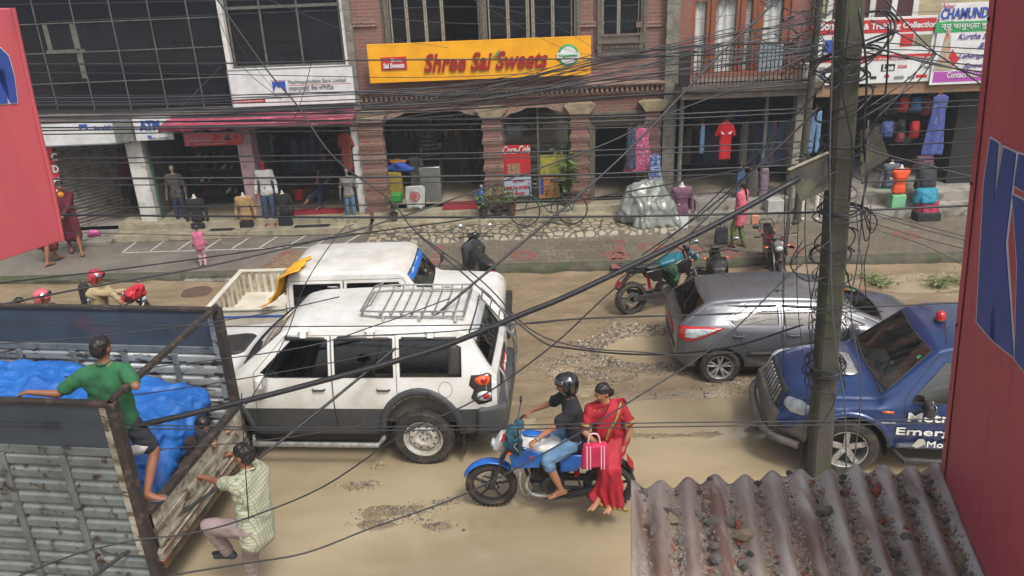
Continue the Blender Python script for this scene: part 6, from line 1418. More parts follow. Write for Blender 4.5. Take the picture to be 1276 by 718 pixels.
# folded stock on shelves deep in the shops
def shelfunit(label,px0,px1,Y,zs,nst,mats,glab,grp,zb):
    x0=Q(px0,200,Y).x; x1=Q(px1,200,Y).x; r=T('shelf_unit',label,'shelf',((x0+x1)/2,Y,zb)); w_=x1-x0; m=MB()
    for z in zs: m.rng((-w_/2,-.18,z),(w_/2,.18,z+.02))
    m.rng((-w_/2-.02,-.18,0),(-w_/2,.18,zs[-1]+.4)); m.rng((w_/2,-.18,0),(w_/2+.02,.18,zs[-1]+.4)); m.build('shelves',MC['dark_shelf'],r)
    m=MB(); m.rng((-w_/2,.181,0),(w_/2,.2,zs[-1]+.4)); m.build('back_panel',m_in,r)
    pr=[]
    for mt in mats:
        m=MB()
        for k in range(5): m.box((.004*(k%3-1),0,.025+.045*k),(.20-.006*(k%2),.24,.038))
        o=m.build('folded_clothes',mt,bev=.012); pr.append(o)
    rr=random.Random(int(px0)); st=w_/nst
    for z in zs:
        for j in range(nst):
            o=pr[rr.randrange(len(pr))].copy(); C.objects.link(o); o.location=(x0+st*(j+.5),Y-.03,zb+z+.022); o.scale=(st/.24,1,rr.uniform(.6,1.1)); tag(o,glab,'folded clothes',grp)
    for p in pr: bpy.data.objects.remove(p)
mm=[c_wht,c_red,m_nv,gre,jean,bei,wn,cols[3],c_blu,cols[4]]
shelfunit('shelf unit of folded clothes on the back wall of the menswear shop',345,428,20.6,(.35,.75,1.15,1.55),9,mm,'stack of folded clothes on the menswear shop shelves','folded clothes in the menswear shop',.5)
shelfunit('shelf unit of folded clothes deep inside the balcony clothes shop',858,975,20.4,(.35,.75,1.15),11,mm,'stack of folded clothes on the balcony shop shelves','folded clothes in the balcony shop',.66)
shelfunit('shelf unit of folded stock deep inside the trekking shop',1030,1150,20.3,(.35,.75,1.15,1.55),12,mm,'stack of folded stock on the trekking shop shelves','folded stock in the trekking shop',.66)
# glass display and jars in the sweet shop
sc_=T('display_shelf','wall shelf lined with jars inside the sweet shop','shelf',(Q(560,190,20.9).x,20.9,.56)); m=MB()
for z in (1.0,1.4,1.8): m.rng((-1.2,-.15,z),(1.2,.15,z+.02))
m.build('shelves',M('pale_shelf','8A8270',rough=.6),sc_)
jp=[]
for mt in (M('jar_amber','A8702A',rough=.25),M('jar_cream','B8A888',rough=.3),M('jar_green','5A7A3A',rough=.3),c_red):
    m=MB(); m.lathe([(.001,0),(.05,0),(.055,.02),(.055,.14),(.04,.17),(.04,.2),(.001,.2)],12); jp.append(m.build('jar',mt))
rr=random.Random(2)
for z in (1.02,1.42,1.82):
    for j in range(16): o=jp[rr.randrange(4)].copy(); C.objects.link(o); o.location=(sc_.location.x-1.1+.147*j,20.88,.56+z); tag(o,'small jar on the wall shelf inside the sweet shop','jar','jars on the sweet shop shelf')
for p in jp: bpy.data.objects.remove(p)
# ================================================================ POLE, PLATES, TIN ROOF, RED HOARDINGS, TRUCK
m_pole=M('mossy_pole_concrete','47433D','3A3B2E',scale=3,rough=.95,bump=.6,bscale=30,c3='434B2C',s3=2.2,t3=(.52,.66),stretch=(1,1,.4))
pb=G(1019,596,0); pt=Q(1060,0,7.9); pd=(pt-pb); top=pb+pd*1.35
po=T('concrete_pole','tall mossy grey concrete pole wrapped in black cables in front of the blue pickup','pole',pb)
m=MB(); n=16; vs=[];
for i in range(n+1):
    t=i/n; c=pd*1.35*t; w_=.128-.014*t; w2=.12-.02*t
    for a in ((-1,-.72),(-.72,-1),(.72,-1),(1,-.72),(1,.72),(.72,1),(-.72,1),(-1,.72)):
        vs.append((c.x+a[0]*w_*.9+.012*noise.noise(V((i*.7,a[0]*3,a[1]*3))),c.y+a[1]*w2,c.z))
m.add(vs,[(i*8+j,i*8+(j+1)%8,(i+1)*8+(j+1)%8,(i+1)*8+j) for i in range(n) for j in range(8)]+[tuple(range(n*8,n*8+8))]); m.build('shaft',m_pole,po,ang=30)
def polepx(py,dx=0,Y=None):
    t=(596-py)/596.; p=pb.lerp(pt,min(1.3,max(0,t)))   # point on the pole axis at about this image row
    # refine row
    for _ in range(6):
        d=p-V((0,0,CH)); b=d.dot(CU)/d.dot(CF); yy=359-b*FP; p=p+pd.normalized()*((yy-py)/95.)
    return p+V((dx,0,0))
def at(px,py,Y): return Q(px,py,Y)
m_plate2=M('corroded_plate','34312C','4A463A',scale=4,rough=.85,bump=.5,bscale=30,c3='4C4F38',s3=3)
def plate(pts,Y0,Y1,label):
    ps=[Q(x,y,Y0+(Y1-Y0)*k) for x,y,k in pts]; c=sum(ps,V())/len(ps); m=MB(); d=V((0,.02,0))
    m.add([p-c for p in ps]+[p-c+d for p in ps],[tuple(range(len(ps))),tuple(range(2*len(ps)-1,len(ps)-1,-1))]+[(i,(i+1)%len(ps),(i+1)%len(ps)+len(ps),i+len(ps)) for i in range(len(ps))])
    o=m.build('metal_plate',m_plate2,bev=.003,smooth=False); o.location=c; tag(o,label,'metal plate'); return o
plate([(983,213,0),(1031,192,1),(1033,236,1),(998,252,0)],7.5,7.72,'dark corroded plate with a pale top edge left of the pole')
plate([(1072,163,0),(1095,159,.5),(1108,197,1),(1072,219,0)],7.85,8.0,'mossy angled plate fixed right of the pole')
m=MB(); a,b_,c_=Q(982,212,7.49),Q(1032,190,7.71),0; m.bar(a,b_,.03,.012); o=m.build('timber_strip',M('pale_timber','8C8474','6C6658',scale=9,rough=.8)); tag(o,'pale timber strip along the top of the corroded plate','timber')
# second pole far behind with cable tangle
q=Q(1010,110,16.9); fp=T('concrete_pole','slim dark pole at the right end of the balcony smothered in cables','pole',(q.x,16.9,.2)); m=MB(); m.tube([(0,0,0),(0,0,6.5)],[.085,.07],10); m.build('shaft',m_pole,fp)
fp2q=G(980,345,.2); fp2=T('timber_pole','thin leaning post behind the red motorcycle','pole',G(978,318,.2)); qt=Q(988,215,fp2.location.y)-fp2.location; m=MB(); m.tube([(0,0,0),qt],[.04,.035],8); m.build('shaft',M('grey_timber','5A554C','48443C',scale=8,rough=.9),fp2)
# ---- tin roof
rz=3.4; A=G(786,604,rz); Bq=G(1166,580,rz); C1=G(786,718,rz); D1=G(1223,718,rz)
dl=(A-C1).normalized(); dr_=(Bq-D1).normalized(); 
wdir=(Bq-A); W_=wdir.length; nr=11
rt=T('tin_roof','rusty corrugated tin roof scattered with brick rubble at the foot of the red wall','roof',A)
m=MB()
def roof(u,v):
    a=A.lerp(Bq,u); bq=A+dl*-1.9 if False else (A-dl*1.9).lerp(Bq-dr_*1.9,u); p=a.lerp(bq,v)
    h=.028*math.cos(2*PI*(u*nr+.5))*-1
    return (p.x-A.x,p.y-A.y+(.012*noise.noise(V((u*20,0,0)))-.03*abs(math.sin(u*PI*4)) if v<1e-6 else 0),h+.01*noise.noise(V((u*5,v*4,0)))+.015*math.sin(u*3))
m.sheet(roof,nr*14,40); 
mr_=M('tin_sheet','A39C92','80726A',scale=2.2,rough=.55,metal=.12,bump=.3,bscale=40,c3='6A5248',s3=1.6,t3=(.53,.64),stretch=(2.5,.5,1),thr=(.4,.6))
m.build('corrugated_sheet',mr_,rt,ang=180,solid=.004)
m=MB(); m.bar((.05,-.25,-.07),(W_-.05,-.20,-.07),.06,.08); m.bar((.05,-1.1,-.07),(W_-.05,-1.1,-.07),.06,.08); m.build('purlin',M('dark_timber','4A4034',scale=8,rough=.9),rt)
sh=T('shop_shed','plain concrete shed under the tin roof','shed',(A.x+W_/2,A.y-1.0,0)); m=MB(); m.rng((-W_/2+.12,-.7,0),(W_/2-.1,.62,rz-.12)); m.build('wall',m_conc,sh,smooth=False)
rs=random.Random(11)
mb=MB(); mbr=MB()
for i in range(15000):
    k=rs.randint(0,nr-1); u=(k+.5+.0+rs.gauss(0,.13))/nr; v=rs.uniform(.02,.98)**.8*.55
    # valleys carry the rubble; more of it to the right and towards the camera
    dens=(.12 if k<1 else .5+.5*min(1,k/6))*(.35+.65*min(1,v*4)) if k<nr-2 else .9
    if rs.random()>dens: continue
    u=(k+1.0-.5+.5*0+rs.gauss(0,.15))/nr+ .5/nr*0
    q=roof(min(.995,max(.005,u+0.5/nr*(1 if rs.random()<.0 else 0))),v); 
    if q[2]>.02: continue
    (mbr if rs.random()<.16 else mb).add([],[]); stone(mbr if rs.random()<.12 else mb,(q[0],q[1],q[2]+.003),rs.uniform(.004,.0115),rs,.8)
m_grit=M('grey_grit','6A6158','8A8072',scale=30,rough=.95); m_brk=M('brick_chips','6E3C30','7C4638',scale=14,rough=.9)
o=mb.build('roof_grit',m_grit,smooth=False,recalc=False); o.location=rt.location; tag(o,'fine grey grit lying in the troughs of the tin roof','grit',kind='stuff')
o=mbr.build('brick_grit',m_brk,smooth=False,recalc=False); o.location=rt.location; tag(o,'fine red brick chips among the grit on the tin roof','brick chips',kind='stuff')
protos=[]
for j,mt in enumerate((M('rubble_grey','6E6A62','514E48',scale=20,rough=.95,bump=.5),m_brk,M('rubble_dark','3A3834','4E4A44',scale=20,rough=.95,bump=.5),M('rubble_tan','8C7C66','6E6252',scale=20,rough=.95,bump=.5))):
    for q in range(2):
        m=MB(); stone(m,(0,0,0),1,random.Random(j*3+q),.75); o=m.build('rubble_piece',mt,smooth=False,recalc=False); o.modifiers.new('u','SUBSURF').render_levels=1; o.modifiers['u'].levels=1; o.modifiers['u'].subdivision_type='SIMPLE'; protos.append(o)
LB=['chunk of grey concrete rubble in a trough of the tin roof','red brick fragment in a trough of the tin roof','dark rubble lump on the tin roof','tan mortar lump on the tin roof']
fixed=[(818,664,.034,0),(892,655,.036,0),(927,678,.036,3),(905,655,.03,0),(1055,598,.026,2),(1092,615,.024,1),(951,612,.022,1),(880,628,.02,3),(862,655,.016,1),(823,688,.022,1),(818,703,.02,1),(815,632,.02,2),(1075,677,.026,3),(1030,645,.02,0),(1128,680,.02,0),(1127,668,.016,1),(983,592,.016,2),(960,635,.014,1),(1022,602,.018,1),(868,690,.02,1),(895,680,.016,0),(855,640,.014,1),(835,685,.02,1),(1090,705,.018,1),(930,655,.024,2),(955,625,.014,3),(1110,690,.018,2),(1155,620,.016,2),(1160,650,.02,2),(1140,630,.014,0),(890,690,.018,0),(892,705,.022,0),(925,705,.02,0),(935,700,.016,2),(970,700,.014,1),(1010,712,.013,1),(878,610,.013,3)]
for i in range(320):
    k_=rs.randint(0,nr-1); u_=(k_+.5+rs.gauss(0,.12))/nr; v_=rs.uniform(.01,.5); q_=roof(u_,v_); fixed.append((None,q_,rs.uniform(.006,.014)*(1 if rs.random()<.8 else 1.7),rs.choice((0,0,1,2,3))))
for (px,py,s,c_) in fixed:
    if px is None: p=V((py[0]+A.x,py[1]+A.y,rz)); hz_=py[2]
    else: p=G(px,py,rz-.01); hz_=.028*math.cos(2*PI*nr*((p-A).dot(wdir)/W_/W_))
    u=(p-A).dot(wdir)/W_/W_
    if not 0.01<u<.99: continue
    o=protos[c_*2+rs.randint(0,1)].copy(); C.objects.link(o); o.location=(p.x,p.y,rz+hz_+s*.45); s*=1.6; o.scale=(s,s,s); o.rotation_euler=(rs.uniform(0,.5),rs.uniform(0,.5),rs.uniform(0,6)); tag(o,LB[c_],'rubble',['grey rubble on the tin roof','brick fragments on the tin roof','dark rubble on the tin roof','tan rubble on the tin roof'][c_])
for p_ in protos: bpy.data.objects.remove(p_)
# ---- red hoardings
m_rustb=M('rusty_bolt','3E2A24',rough=.8); m_hoard=M('red_hoarding','AE4E56','A0444C',scale=1.5,rough=.6,bump=.22,bscale=5,c3='8E3C46',s3=6,t3=(.56,.7),stretch=(1.6,1.6,.3)); m_hblue=M('hoarding_blue','2B4590','26407F',scale=3,rough=.5)
def hoard(name,label,P0,d,z0,z1,lean,ln,th,side):
    """vertical panel from far edge P0 running along d (towards the viewer) for ln metres"""
    r=T(name,label,'hoarding',(P0.x,P0.y,z0)); n=V((d.y,-d.x,0))*side; h=z1-z0; m=MB(); L_=V((lean*h,0,h))
    vs=[V((0,0,0)),d*ln,d*ln+L_,L_]; m.add(vs+[v+n*th for v in vs],[(0,1,2,3),(7,6,5,4),(0,4,5,1),(1,5,6,2),(2,6,7,3),(3,7,4,0)]); m.build('panel',m_hoard,r,smooth=False,bev=.006)
    return r,n
P0=G(1172,588,3.4); d=(G(1225,718,3.4)-P0).normalized(); tp=Q(1233,0,P0.y); lean=(tp.x-P0.x)/(tp.z-3.4)
r1,n1=hoard('red_hoarding','tall faded red hoarding with huge white outlined blue letters at the right edge',P0,d,3.37,7.6,lean,1.6,.06,-1)
pn=d.cross(V((lean,0,1))).normalized()
if pn.dot(V((0,0,CH))-P0)<0: pn=-pn
def onboard(root,P0,pn,poly,name,mat,off,th=.003):
    ps=[onplane(x,y,P0,pn)+pn*off for x,y in poly]; lo=V(root.location); m=MB(); k=len(ps); vs=[p-lo for p in ps]+[p-lo-pn*th for p in ps]
    bm=bmesh.new(); f=bm.faces.new([bm.verts.new(v) for v in vs[:k]]); bmesh.ops.triangulate(bm,faces=[f]); fs=[tuple(v.index for v in f.verts) for f in bm.faces] if False else None
    bm.verts.index_update(); fs=[tuple(v.index for v in f.verts) for f in bm.faces]; bm.free()
    m.add(vs,fs+[(i,(i+1)%k,(i+1)%k+k,i+k) for i in range(k)]); return m.build(name,mat,root,smooth=False)
def grow(poly,e):
    c=(sum(p[0] for p in poly)/len(poly),sum(p[1] for p in poly)/len(poly)); out=[]; n=len(poly)
    ar=sum(poly[i][0]*poly[(i+1)%n][1]-poly[(i+1)%n][0]*poly[i][1] for i in range(n)); s=1 if ar>0 else -1
    for i in range(n):
        a,b,c_=poly[i-1],poly[i],poly[(i+1)%n]; v1=V((b[0]-a[0],b[1]-a[1])).normalized(); v2=V((c_[0]-b[0],c_[1]-b[1])).normalized(); n1_=V((v1.y,-v1.x))*s; n2_=V((v2.y,-v2.x))*s; q=(n1_+n2_); q=q/max(.5,q.length_squared)*2*e; 
        if q.length>3*e: q=q.normalized()*3*e
        out.append((b[0]+q.x,b[1]+q.y))
    return out
m=MB(); lo_=V((0,0,0)); m.tube([d*.10+pn*.004,d*.10+pn*.004+V((lean*4.2,0,4.2))],.0035,5); m.build('panel_seam',M('dark_red_seam','5E2830',rough=.7),r1)
for zz in (.25,.9,1.6,2.3,3.0):
    m=MB(); m.ball(d*.035+pn*.003+V((lean*zz,0,zz)),.008,8); m.build('bolt_head',m_rustb,r1)
K1=[(1236.5,173),(1246,179),(1240.5,256),(1253,184),(1268,191),(1255,303),(1265,445),(1242.5,427),(1241.5,340),(1236,421),(1219,401),(1228.5,225)]
K2=[(1272,192),(1300,200),(1300,252),(1266,231)]; K3=[(1264,243),(1300,262),(1300,490),(1267,448),(1270,330)]
for k_ in (K1,K2,K3): onboard(r1,P0,pn,grow(k_,2.0),'letter_outline',c_wht,.004,.0035); onboard(r1,P0,pn,k_,'letter',m_hblue,.008,.0035)
dL=V((-math.sin(R(31)),-math.cos(R(31)),0)); PL=Q(78,300,5.0); tpl=Q(16,10,5.0)
z0=PL.z; leanL=(tpl.x-PL.x)/(tpl.z-PL.z)
r2,n2=hoard('red_hoarding','faded red hoarding box with part of a blue letter at the left edge',V((PL.x,PL.y,0)),dL,z0,tpl.z,leanL,1.6,.12,1)
pnl=dL.cross(V((leanL,0,1))).normalized()
if pnl.dot(V((0,0,CH))-PL)<0: pnl=-pnl
for poly in ([(-12,58),(0,60),(10,70),(17,95),(21,128),(12,128.5),(5,88),(-12,78)],[(-14,82),(3,90),(9,129),(-14,130)]):
    onboard(r2,PL,pnl,grow(poly,1.1),'letter_outline',c_wht,.004,.0035); onboard(r2,PL,pnl,poly,'letter',m_hblue,.008,.0035)
m=MB(); lo=V(r2.location); e0=V((0,0,0)); e1=V((leanL*(tpl.z-z0),0,tpl.z-z0)); m.tube([e0,e0+(e1-e0)*.3+V((.01,0,0)),e0+(e1-e0)*.6,e1],.014,8); m.build('edge_trim',m_hoard,r2)
# ---- truck
A2=V((-3.65,6.27)); tk=T('truck','old dark open bed cattle truck with blue tarpaulin cargo at the lower left','truck',(-3.465,7.275,0),PI-R(8))
m_tin=M('truck_grey_paint','6E7573','5A605E',scale=5,rough=.55,metal=.2,bump=.15,c3='3B2E26',s3=9,t3=(.56,.64)); m_tdk=M('truck_slate_panel','39434C','2E353D',scale=2,rough=.6,c3='4A3A40',s3=1.5); m_rust=M('rusty_steel','37302C','28231F',scale=7,rough=.8,metal=.2,c3='54443A',s3=9)
m_tww=M('flaking_white_paint','9F9A8C','6A6152',scale=4,rough=.75,bump=.4,bscale=25,c3='4E4334',s3=6,t3=(.52,.6),stretch=(1,1,2.2)); m_sil=M('peeling_silver','8C9192','3A3633',scale=6,rough=.45,metal=.3,thr=(.52,.58),stretch=(.6,1,2),bump=.3)
LX=4.2; W2=1.02; ZT=2.42; ZF=.72
def hcorr(mb,x0,x1,y,z0,z1,nw,amp,sg):
    def fn(u,v):
        ph=(v*nw)%1; p=min(1,max(0,(ph-.1)*8)) if ph<.5 else min(1,max(0,(.9-ph)*8)); return (x0+(x1-x0)*u,y+sg*amp*p,z0+(z1-z0)*v)
    return mb.sheet(fn,1,nw*16)
for s,nm in ((1,'side_panel'),(-1,'side_panel')):
    y=s*W2
    m=MB(); hcorr(m,.05,LX,y,.22,1.84,11,.025,1); m.build('corrugated_side',m_tin if s>0 else m_sil,tk,solid=.006,ang=20)
    m=MB(); m.rng((.0,y-.012,1.93),(LX,y+.012,ZT-.03)); m.build('upper_panel',m_tdk,tk,smooth=False)
    m=MB(); m.rng((-.02,y-.035,ZT-.04),(LX,y+.035,ZT)); o=m.build('top_rail',m_rust,tk,bev=.006)
    m=MB(); m.rng((0,y-.025,1.845),(LX,y+.025,1.93)); m.rng((0,y-.03,.15),(LX,y+.03,.22)); m.build('middle_rail',m_tin,tk,bev=.005)
    for k,x in enumerate((.0,.62,1.25,1.9,2.6,3.3,4.1)):
        m=MB(); m.rng((x-.035 if k else -.04,y-.045,.2),(x+.035 if k else .05,y+.05,1.845 if k else ZT)); m.build('side_post',m_rust if k==0 else m_tin,tk,bev=.006)
    m=MB(); m.rng((.055,y-.04,ZF),(.12,y+.04,ZT-.05)); m.build('post_flange',m_tww if s>0 else m_sil,tk,bev=.004)
m=MB(); m.bar((0,W2,ZT+.02),(0,-W2,ZT+.02),.06,.055); m.build('cross_bar',m_rust,tk,bev=.01)
m=MB(); m.rng((0,-W2,ZF-.05),(LX,W2,ZF)); m.build('bed_floor',M('dirty_planks','4A4030','352D22',scale=6,rough=.95,stretch=(.3,3,1)),tk,smooth=False)
m=MB(); m.rng((LX,-W2,ZF),(LX+.05,W2,ZT)); m.build('headboard',m_tin,tk,smooth=False)
m=MB(); m.rng((-.07,-W2+.06,ZF+.02),(-.045,W2-.06,1.17)); tg=m.build('tailgate',m_tww,tk,smooth=False,bev=.004)
m=MB(); m.rng((-.085,-W2+.04,1.15),(-.0,W2-.04,1.215)); m.build('tailgate_rail',m_rust,tg,bev=.008)
m=MB()
for z in (ZF+.04,ZF+.22): m.rng((-.085,-W2+.05,z),(-.071,W2-.05,z+.05))
for y in (-.8,-.3,.25,.8): m.rng((-.084,y-.03,ZF+.0),(-.072,y+.03,1.15))
m.build('tailgate_rib',m_tww,tg,bev=.004)
m=MB(); m.rng((-.09,-W2+.02,ZF-.12),(-.02,W2-.02,ZF-.005)); rsl=m.build('rear_sill',m_tww,tk,bev=.006); m=MB(); m.rng((-.094,-W2+.04,ZF-.04),(-.088,W2-.04,ZF-.015)); m.build('red_stripe',M('red_flaking_paint','6A2A24','5A4A3C',scale=8,rough=.8),rsl)
m=MB(); m.rng((-.06,-.95,.46),(.02,.95,.56)); m.rng((0,-.45,.35),(LX+1,-.37,.62)); m.rng((0,.37,.35),(LX+1,.45,.62)); m.build('chassis_rail',M('muddy_chassis','5A4A34','3C3226',scale=8,rough=.95),tk,bev=.01)
for y in (.6,-.6,.2,-.2): m=MB(); m.bar((-.03,y,.5),(-.06,y*.9,ZF-.05),.05); m.build('bumper_bracket',MC['muddy_chassis'],tk)
for s in (-1,1):
    m=MB(); m.rng((-.07,s*.9-.08,.55),(-.03,s*.9+.08,.66)); m.build('tail_lamp',m_redl,tk,bev=.01)
    for dy in (.78,.52): wheel(tk,1.15,s*dy,.42,.24,'steel',s)
    wheel(tk,4.9,s*.85,.42,.24,'steel',s)
m=MB(); m.tube([(1.15,-.6,.42),(1.15,.6,.42)],.06,10); m.build('axle',MC['muddy_chassis'],tk)
blob([[((4.6,-.9,.8),.12),((4.6,.9,.8),.12),((4.6,-.85,2.2),.12),((4.6,.85,2.2),.12),((6.0,-.9,.8),.12),((6.0,.9,.8),.12),((5.7,-.8,2.15),.12),((5.7,.8,2.15),.12)]],'cab',m_tdk,tk,remesh=False)
m=MB(); m.tube([(-.06,W2-.02,1.0),(-.1,W2,.92),(-.06,W2-.03,.85)],.012,6); m.build('latch',m_rust,tg)
# tarp and sacks in the bed (local coordinates of the truck)
tf=Matrix.Translation(tk.location)@Matrix.Rotation(tk.rotation_euler.z,4,'Z'); tw=lambda x,y,z: tf@V((x,y,z))
o=blob([[((.40,.55,.85),.1),((.50,-.35,.85),.12),((.62,.5,1.35),.13),((.30,-.72,1.42),.12),((.35,-.8,1.1),.08),((2.0,.75,1.5),.15),((2.0,-.78,1.62),.15),((3.9,.8,1.5),.12),((3.9,-.8,1.6),.12)],[((.45,.2,1.15),.12),((1.2,.35,1.65),.14),((1.3,-.5,1.72),.12),((.32,.25,.88),.10),((.35,-.3,1.3),.1)],[((3.9,.8,.85),.1),((3.9,-.8,.85),.1),((1,.8,.85),.1),((1,-.8,.85),.1),((2,.8,1.5),.1),((2,-.8,1.5),.1)]],
   'tarpaulin',M('blue_tarpaulin','1A5FA8','12509A',scale=3,rough=.55,bump=.8,bscale=14,coat=0,c3='3C3A36',s3=7,t3=(.66,.72)),None,vox=.02,sm=1,fold=lambda c:.055*abs(noise.noise(V((c.x*2.6,c.y*3.6,c.z*2.6))))-.03*abs(noise.noise(V((c.x*5+9,c.y*6,c.z*5))))+.03*(1-abs(noise.noise(V((c.x*4,c.y*5,c.z*4+7))))*4)*(1 if abs(noise.noise(V((c.x*4,c.y*5,c.z*4+7))))<.25 else 0)+.014*math.sin((c.x+c.y*.6+c.z*.5)*17+6*noise.noise(c*1.7)))
o.location=tk.location; o.rotation_euler=tk.rotation_euler; tag(o,'crumpled bright blue tarpaulin heaped over the truck cargo','tarpaulin')
for i,(x,y,z,mt,lb) in enumerate(((.3,-.35,.85,M('brown_sack','3E3226','2A221A',scale=8,rough=.95),'dark brown sack lying behind the tailgate next to the tarpaulin'),(.3,-.05,.82,M('tan_sack','5E4A32','463826',scale=8,rough=.95),'tan brown sack in the middle behind the tailgate'),(.28,.45,.84,M('dusty_sack','54483A','3A3228',scale=8,rough=.95),'dusty sack by the near corner of the tailgate'))):
    o=blob([[((-.12,-.15,0),.12),((.12,-.12,0),.12),((-.1,.15,.02),.11),((.12,.14,.0),.12)]],'sack',mt,None,vox=.02,sm=2,noise_amp=.03,noise_sc=6); o.location=tw(x,y,z); o.rotation_euler=(0,0,i); tag(o,lb,'sack')
o=flatcloth([(-.08,.02),(.02,.05),(.12,.01),(.06,-.06),(-.06,-.09)],'paper',c_wht,'crumpled white paper held against the blue tarpaulin','paper',loc=Q(171,556,6.55),amp=.02,th=.002)
# ================================================================ MOTORCYCLES
def moto(label,loc,rz,c_main,c_side,c_fend,lean=0,steer=0,name='motorcycle',guard=True,cowl=None,seatm=None,group=None,plate=True):
    r=T(name,label,'motorcycle',loc,rz,group); r.rotation_euler=(R(lean),0,rz); F,B_=.68,-.68; WR=.30; cowl=cowl or c_main
    pv=(.46,0,.92)
    def mw(x,w_):
        m=MB(); ri=WR*.73; h=w_/2; m.lathe([(ri,-h*.7),(ri+.02,-h),(WR-.03,-h*.8),(WR,-h*.2),(WR,h*.2),(WR-.03,h*.8),(ri+.02,h),(ri,h*.7)],40,(0,0,0),'Y')
        for k in range(36):
            a=2*PI*k/36; m.box((math.cos(a)*(WR-.004),0,math.sin(a)*(WR-.004)),(.012,w_*.7,.02),ry=-a)
        t=m.build('wheel',m_tyre,r); t.location=(x,0,WR)
        m=MB(); m.lathe([(ri+.008,-h*.8),(ri-.012,-h*.7),(ri-.015,0),(ri-.012,h*.7),(ri+.008,h*.8)],36,(0,0,0),'Y')
        for k in range(5):
            a=2*PI*k/5+.3
            m.bar((math.cos(a)*.03,0,math.sin(a)*.03),(math.cos(a+.12)*(ri-.005),0,math.sin(a+.12)*(ri-.005)),.022,.03,up=V((0,1,0)))
        m.lathe([(.04,-.05),(.04,.05),(.001,.05)],14,(0,0,0),'Y',caps=False); m.build('rim',M('dark_alloy','2C2C2E','3E3A34',scale=9,rough=.45,metal=.4),t,bev=.003)
        m=MB(); 
        for s in (-1,): m.lathe([(.05,s*.062),(.12,s*.062),(.125,s*.060),(.12,s*.058),(.05,s*.058)],28,(0,0,0),'Y')
        m.build('brake_disc',m_chrome,t); return t
    mw(F,.10); mw(B_,.125)
    for s in (-1,1):
        m=MB(); m.tube([(F,s*.085,WR),(F-.06,s*.085,WR+.17)],.026,8); m.tube([(F-.06,s*.085,WR+.17),(.42,s*.085,.97)],.018,8); m.build('fork_leg',m_silver if s<0 else m_blk,r)
    m=MB()
    def fen(u,v):
        a=R(25)+R(110)*u; w_=(v-.5)*.13; rr=WR+.03+.02*(1-(2*v-1)**2); return (F+rr*math.cos(a),w_,WR+rr*math.sin(a))
    m.sheet(fen,18,8); m.build('front_fender',c_fend,r,solid=.006,ang=180)
    blob([[((.60,-.05,.84),.04),((.60,.05,.84),.04),((.53,-.08,.95),.035),((.53,.08,.95),.035),((.47,0,.99),.045),((.53,0,.78),.035)]],'headlight_cowl',cowl,r,vox=.014,sm=2)
    m=MB(); m.ball((.632,0,.875),(.03,.07,.05),12); m.build('headlight',m_clr,r)
    m=MB(); m.tube(smooth_path([(.28,-.35,1.02),(.34,-.24,1.03),(.42,-.08,.99),(.42,.08,.99),(.34,.24,1.03),(.28,.35,1.02)],4),.012,7); hb_=m.build('handlebar',m_blk,r)
    for s in (-1,1):
        m=MB(); m.tube([(.27,s*.37,1.018),(.325,s*.26,1.03)],.018,8); m.build('grip',m_blk,hb_)
        m=MB(); m.tube([(.34,s*.22,1.035),(.38,s*.3,1.02),(.33,s*.38,1.01)],.006,5); m.build('lever',m_silver,hb_)
        m=MB(); m.tube(smooth_path([(.36,s*.2,1.04),(.34,s*.26,1.14),(.32,s*.31,1.2)],4),.006,5); mm=m.build('mirror',m_blk,hb_); m=MB(); m.ball((.32,s*.34,1.23),(.018,.065,.042),12); m.build('mirror_head',m_blk,mm); m=MB(); m.ball((.31,s*.34,1.23),(.012,.056,.035),12); m.build('mirror_glass',m_chrome,mm)
    m=MB(); m.box((.44,0,1.04),(.05,.14,.09),ry=R(-35)); m.build('instrument_panel',m_blk,r,bev=.01)
    blob([[((.32,-.07,.86),.05),((.32,.07,.86),.05),((.29,0,.96),.045),((.06,0,.93),.045),((-.10,-.07,.84),.05),((-.10,.07,.84),.05),((.1,-.12,.88),.06),((.1,.12,.88),.06)]],'fuel_tank',c_main,r,vox=.015,sm=2)
    for s in (-1,1):
        blob([[((.44,s*.13,.84),.02),((.40,s*.17,.66),.02),((.08,s*.17,.82),.02),((.12,s*.15,.66),.02),((.3,s*.15,.90),.02)]],'tank_shroud',c_side,r,remesh=False)
        blob([[((-.12,s*.11,.78),.02),((-.42,s*.12,.76),.02),((-.3,s*.13,.60),.02),((-.14,s*.12,.58),.02)]],'side_panel',c_side,r,remesh=False)
        m=MB(); m.ball((.44,s*.19,.86),(.03,.04,.018),8); m.ball((-.78,s*.14,.74),(.025,.035,.018),8); m.build('turn_signal',m_ora,r)
        m=MB(); m.tube([(.02,s*.12,.36),(.0,s*.24,.35)],.014,7); m.tube([(-.32,s*.12,.46),(-.34,s*.24,.44)],.012,7); m.build('foot_peg',m_blk,r)
        if s<0 or True: m=MB(); m.tube([(-.12,s*.10,.34),(B_,s*.10,WR)],.022,7); m.build('swing_arm',m_blk,r)
    sm_=seatm or m_blk
    blob([[((-.10,0,.83),(.05,.09,.04)),((-.28,0,.80),(.06,.12,.04)),((-.38,0,.83),(.05,.11,.04))],[((-.38,0,.84),(.05,.10,.04)),((-.70,0,.89),(.06,.09,.035))]],'seat',sm_,r,vox=.014,sm=2)
    blob([[((-.42,0,.77),(.05,.09,.04)),((-.78,0,.86),(.05,.07,.03)),((-.70,0,.78),(.05,.08,.03))]],'tail_cowl',c_side,r,remesh=False)
    m=MB(); m.ball((-.83,0,.84),(.02,.06,.03),10); m.build('tail_light',m_redl,r)
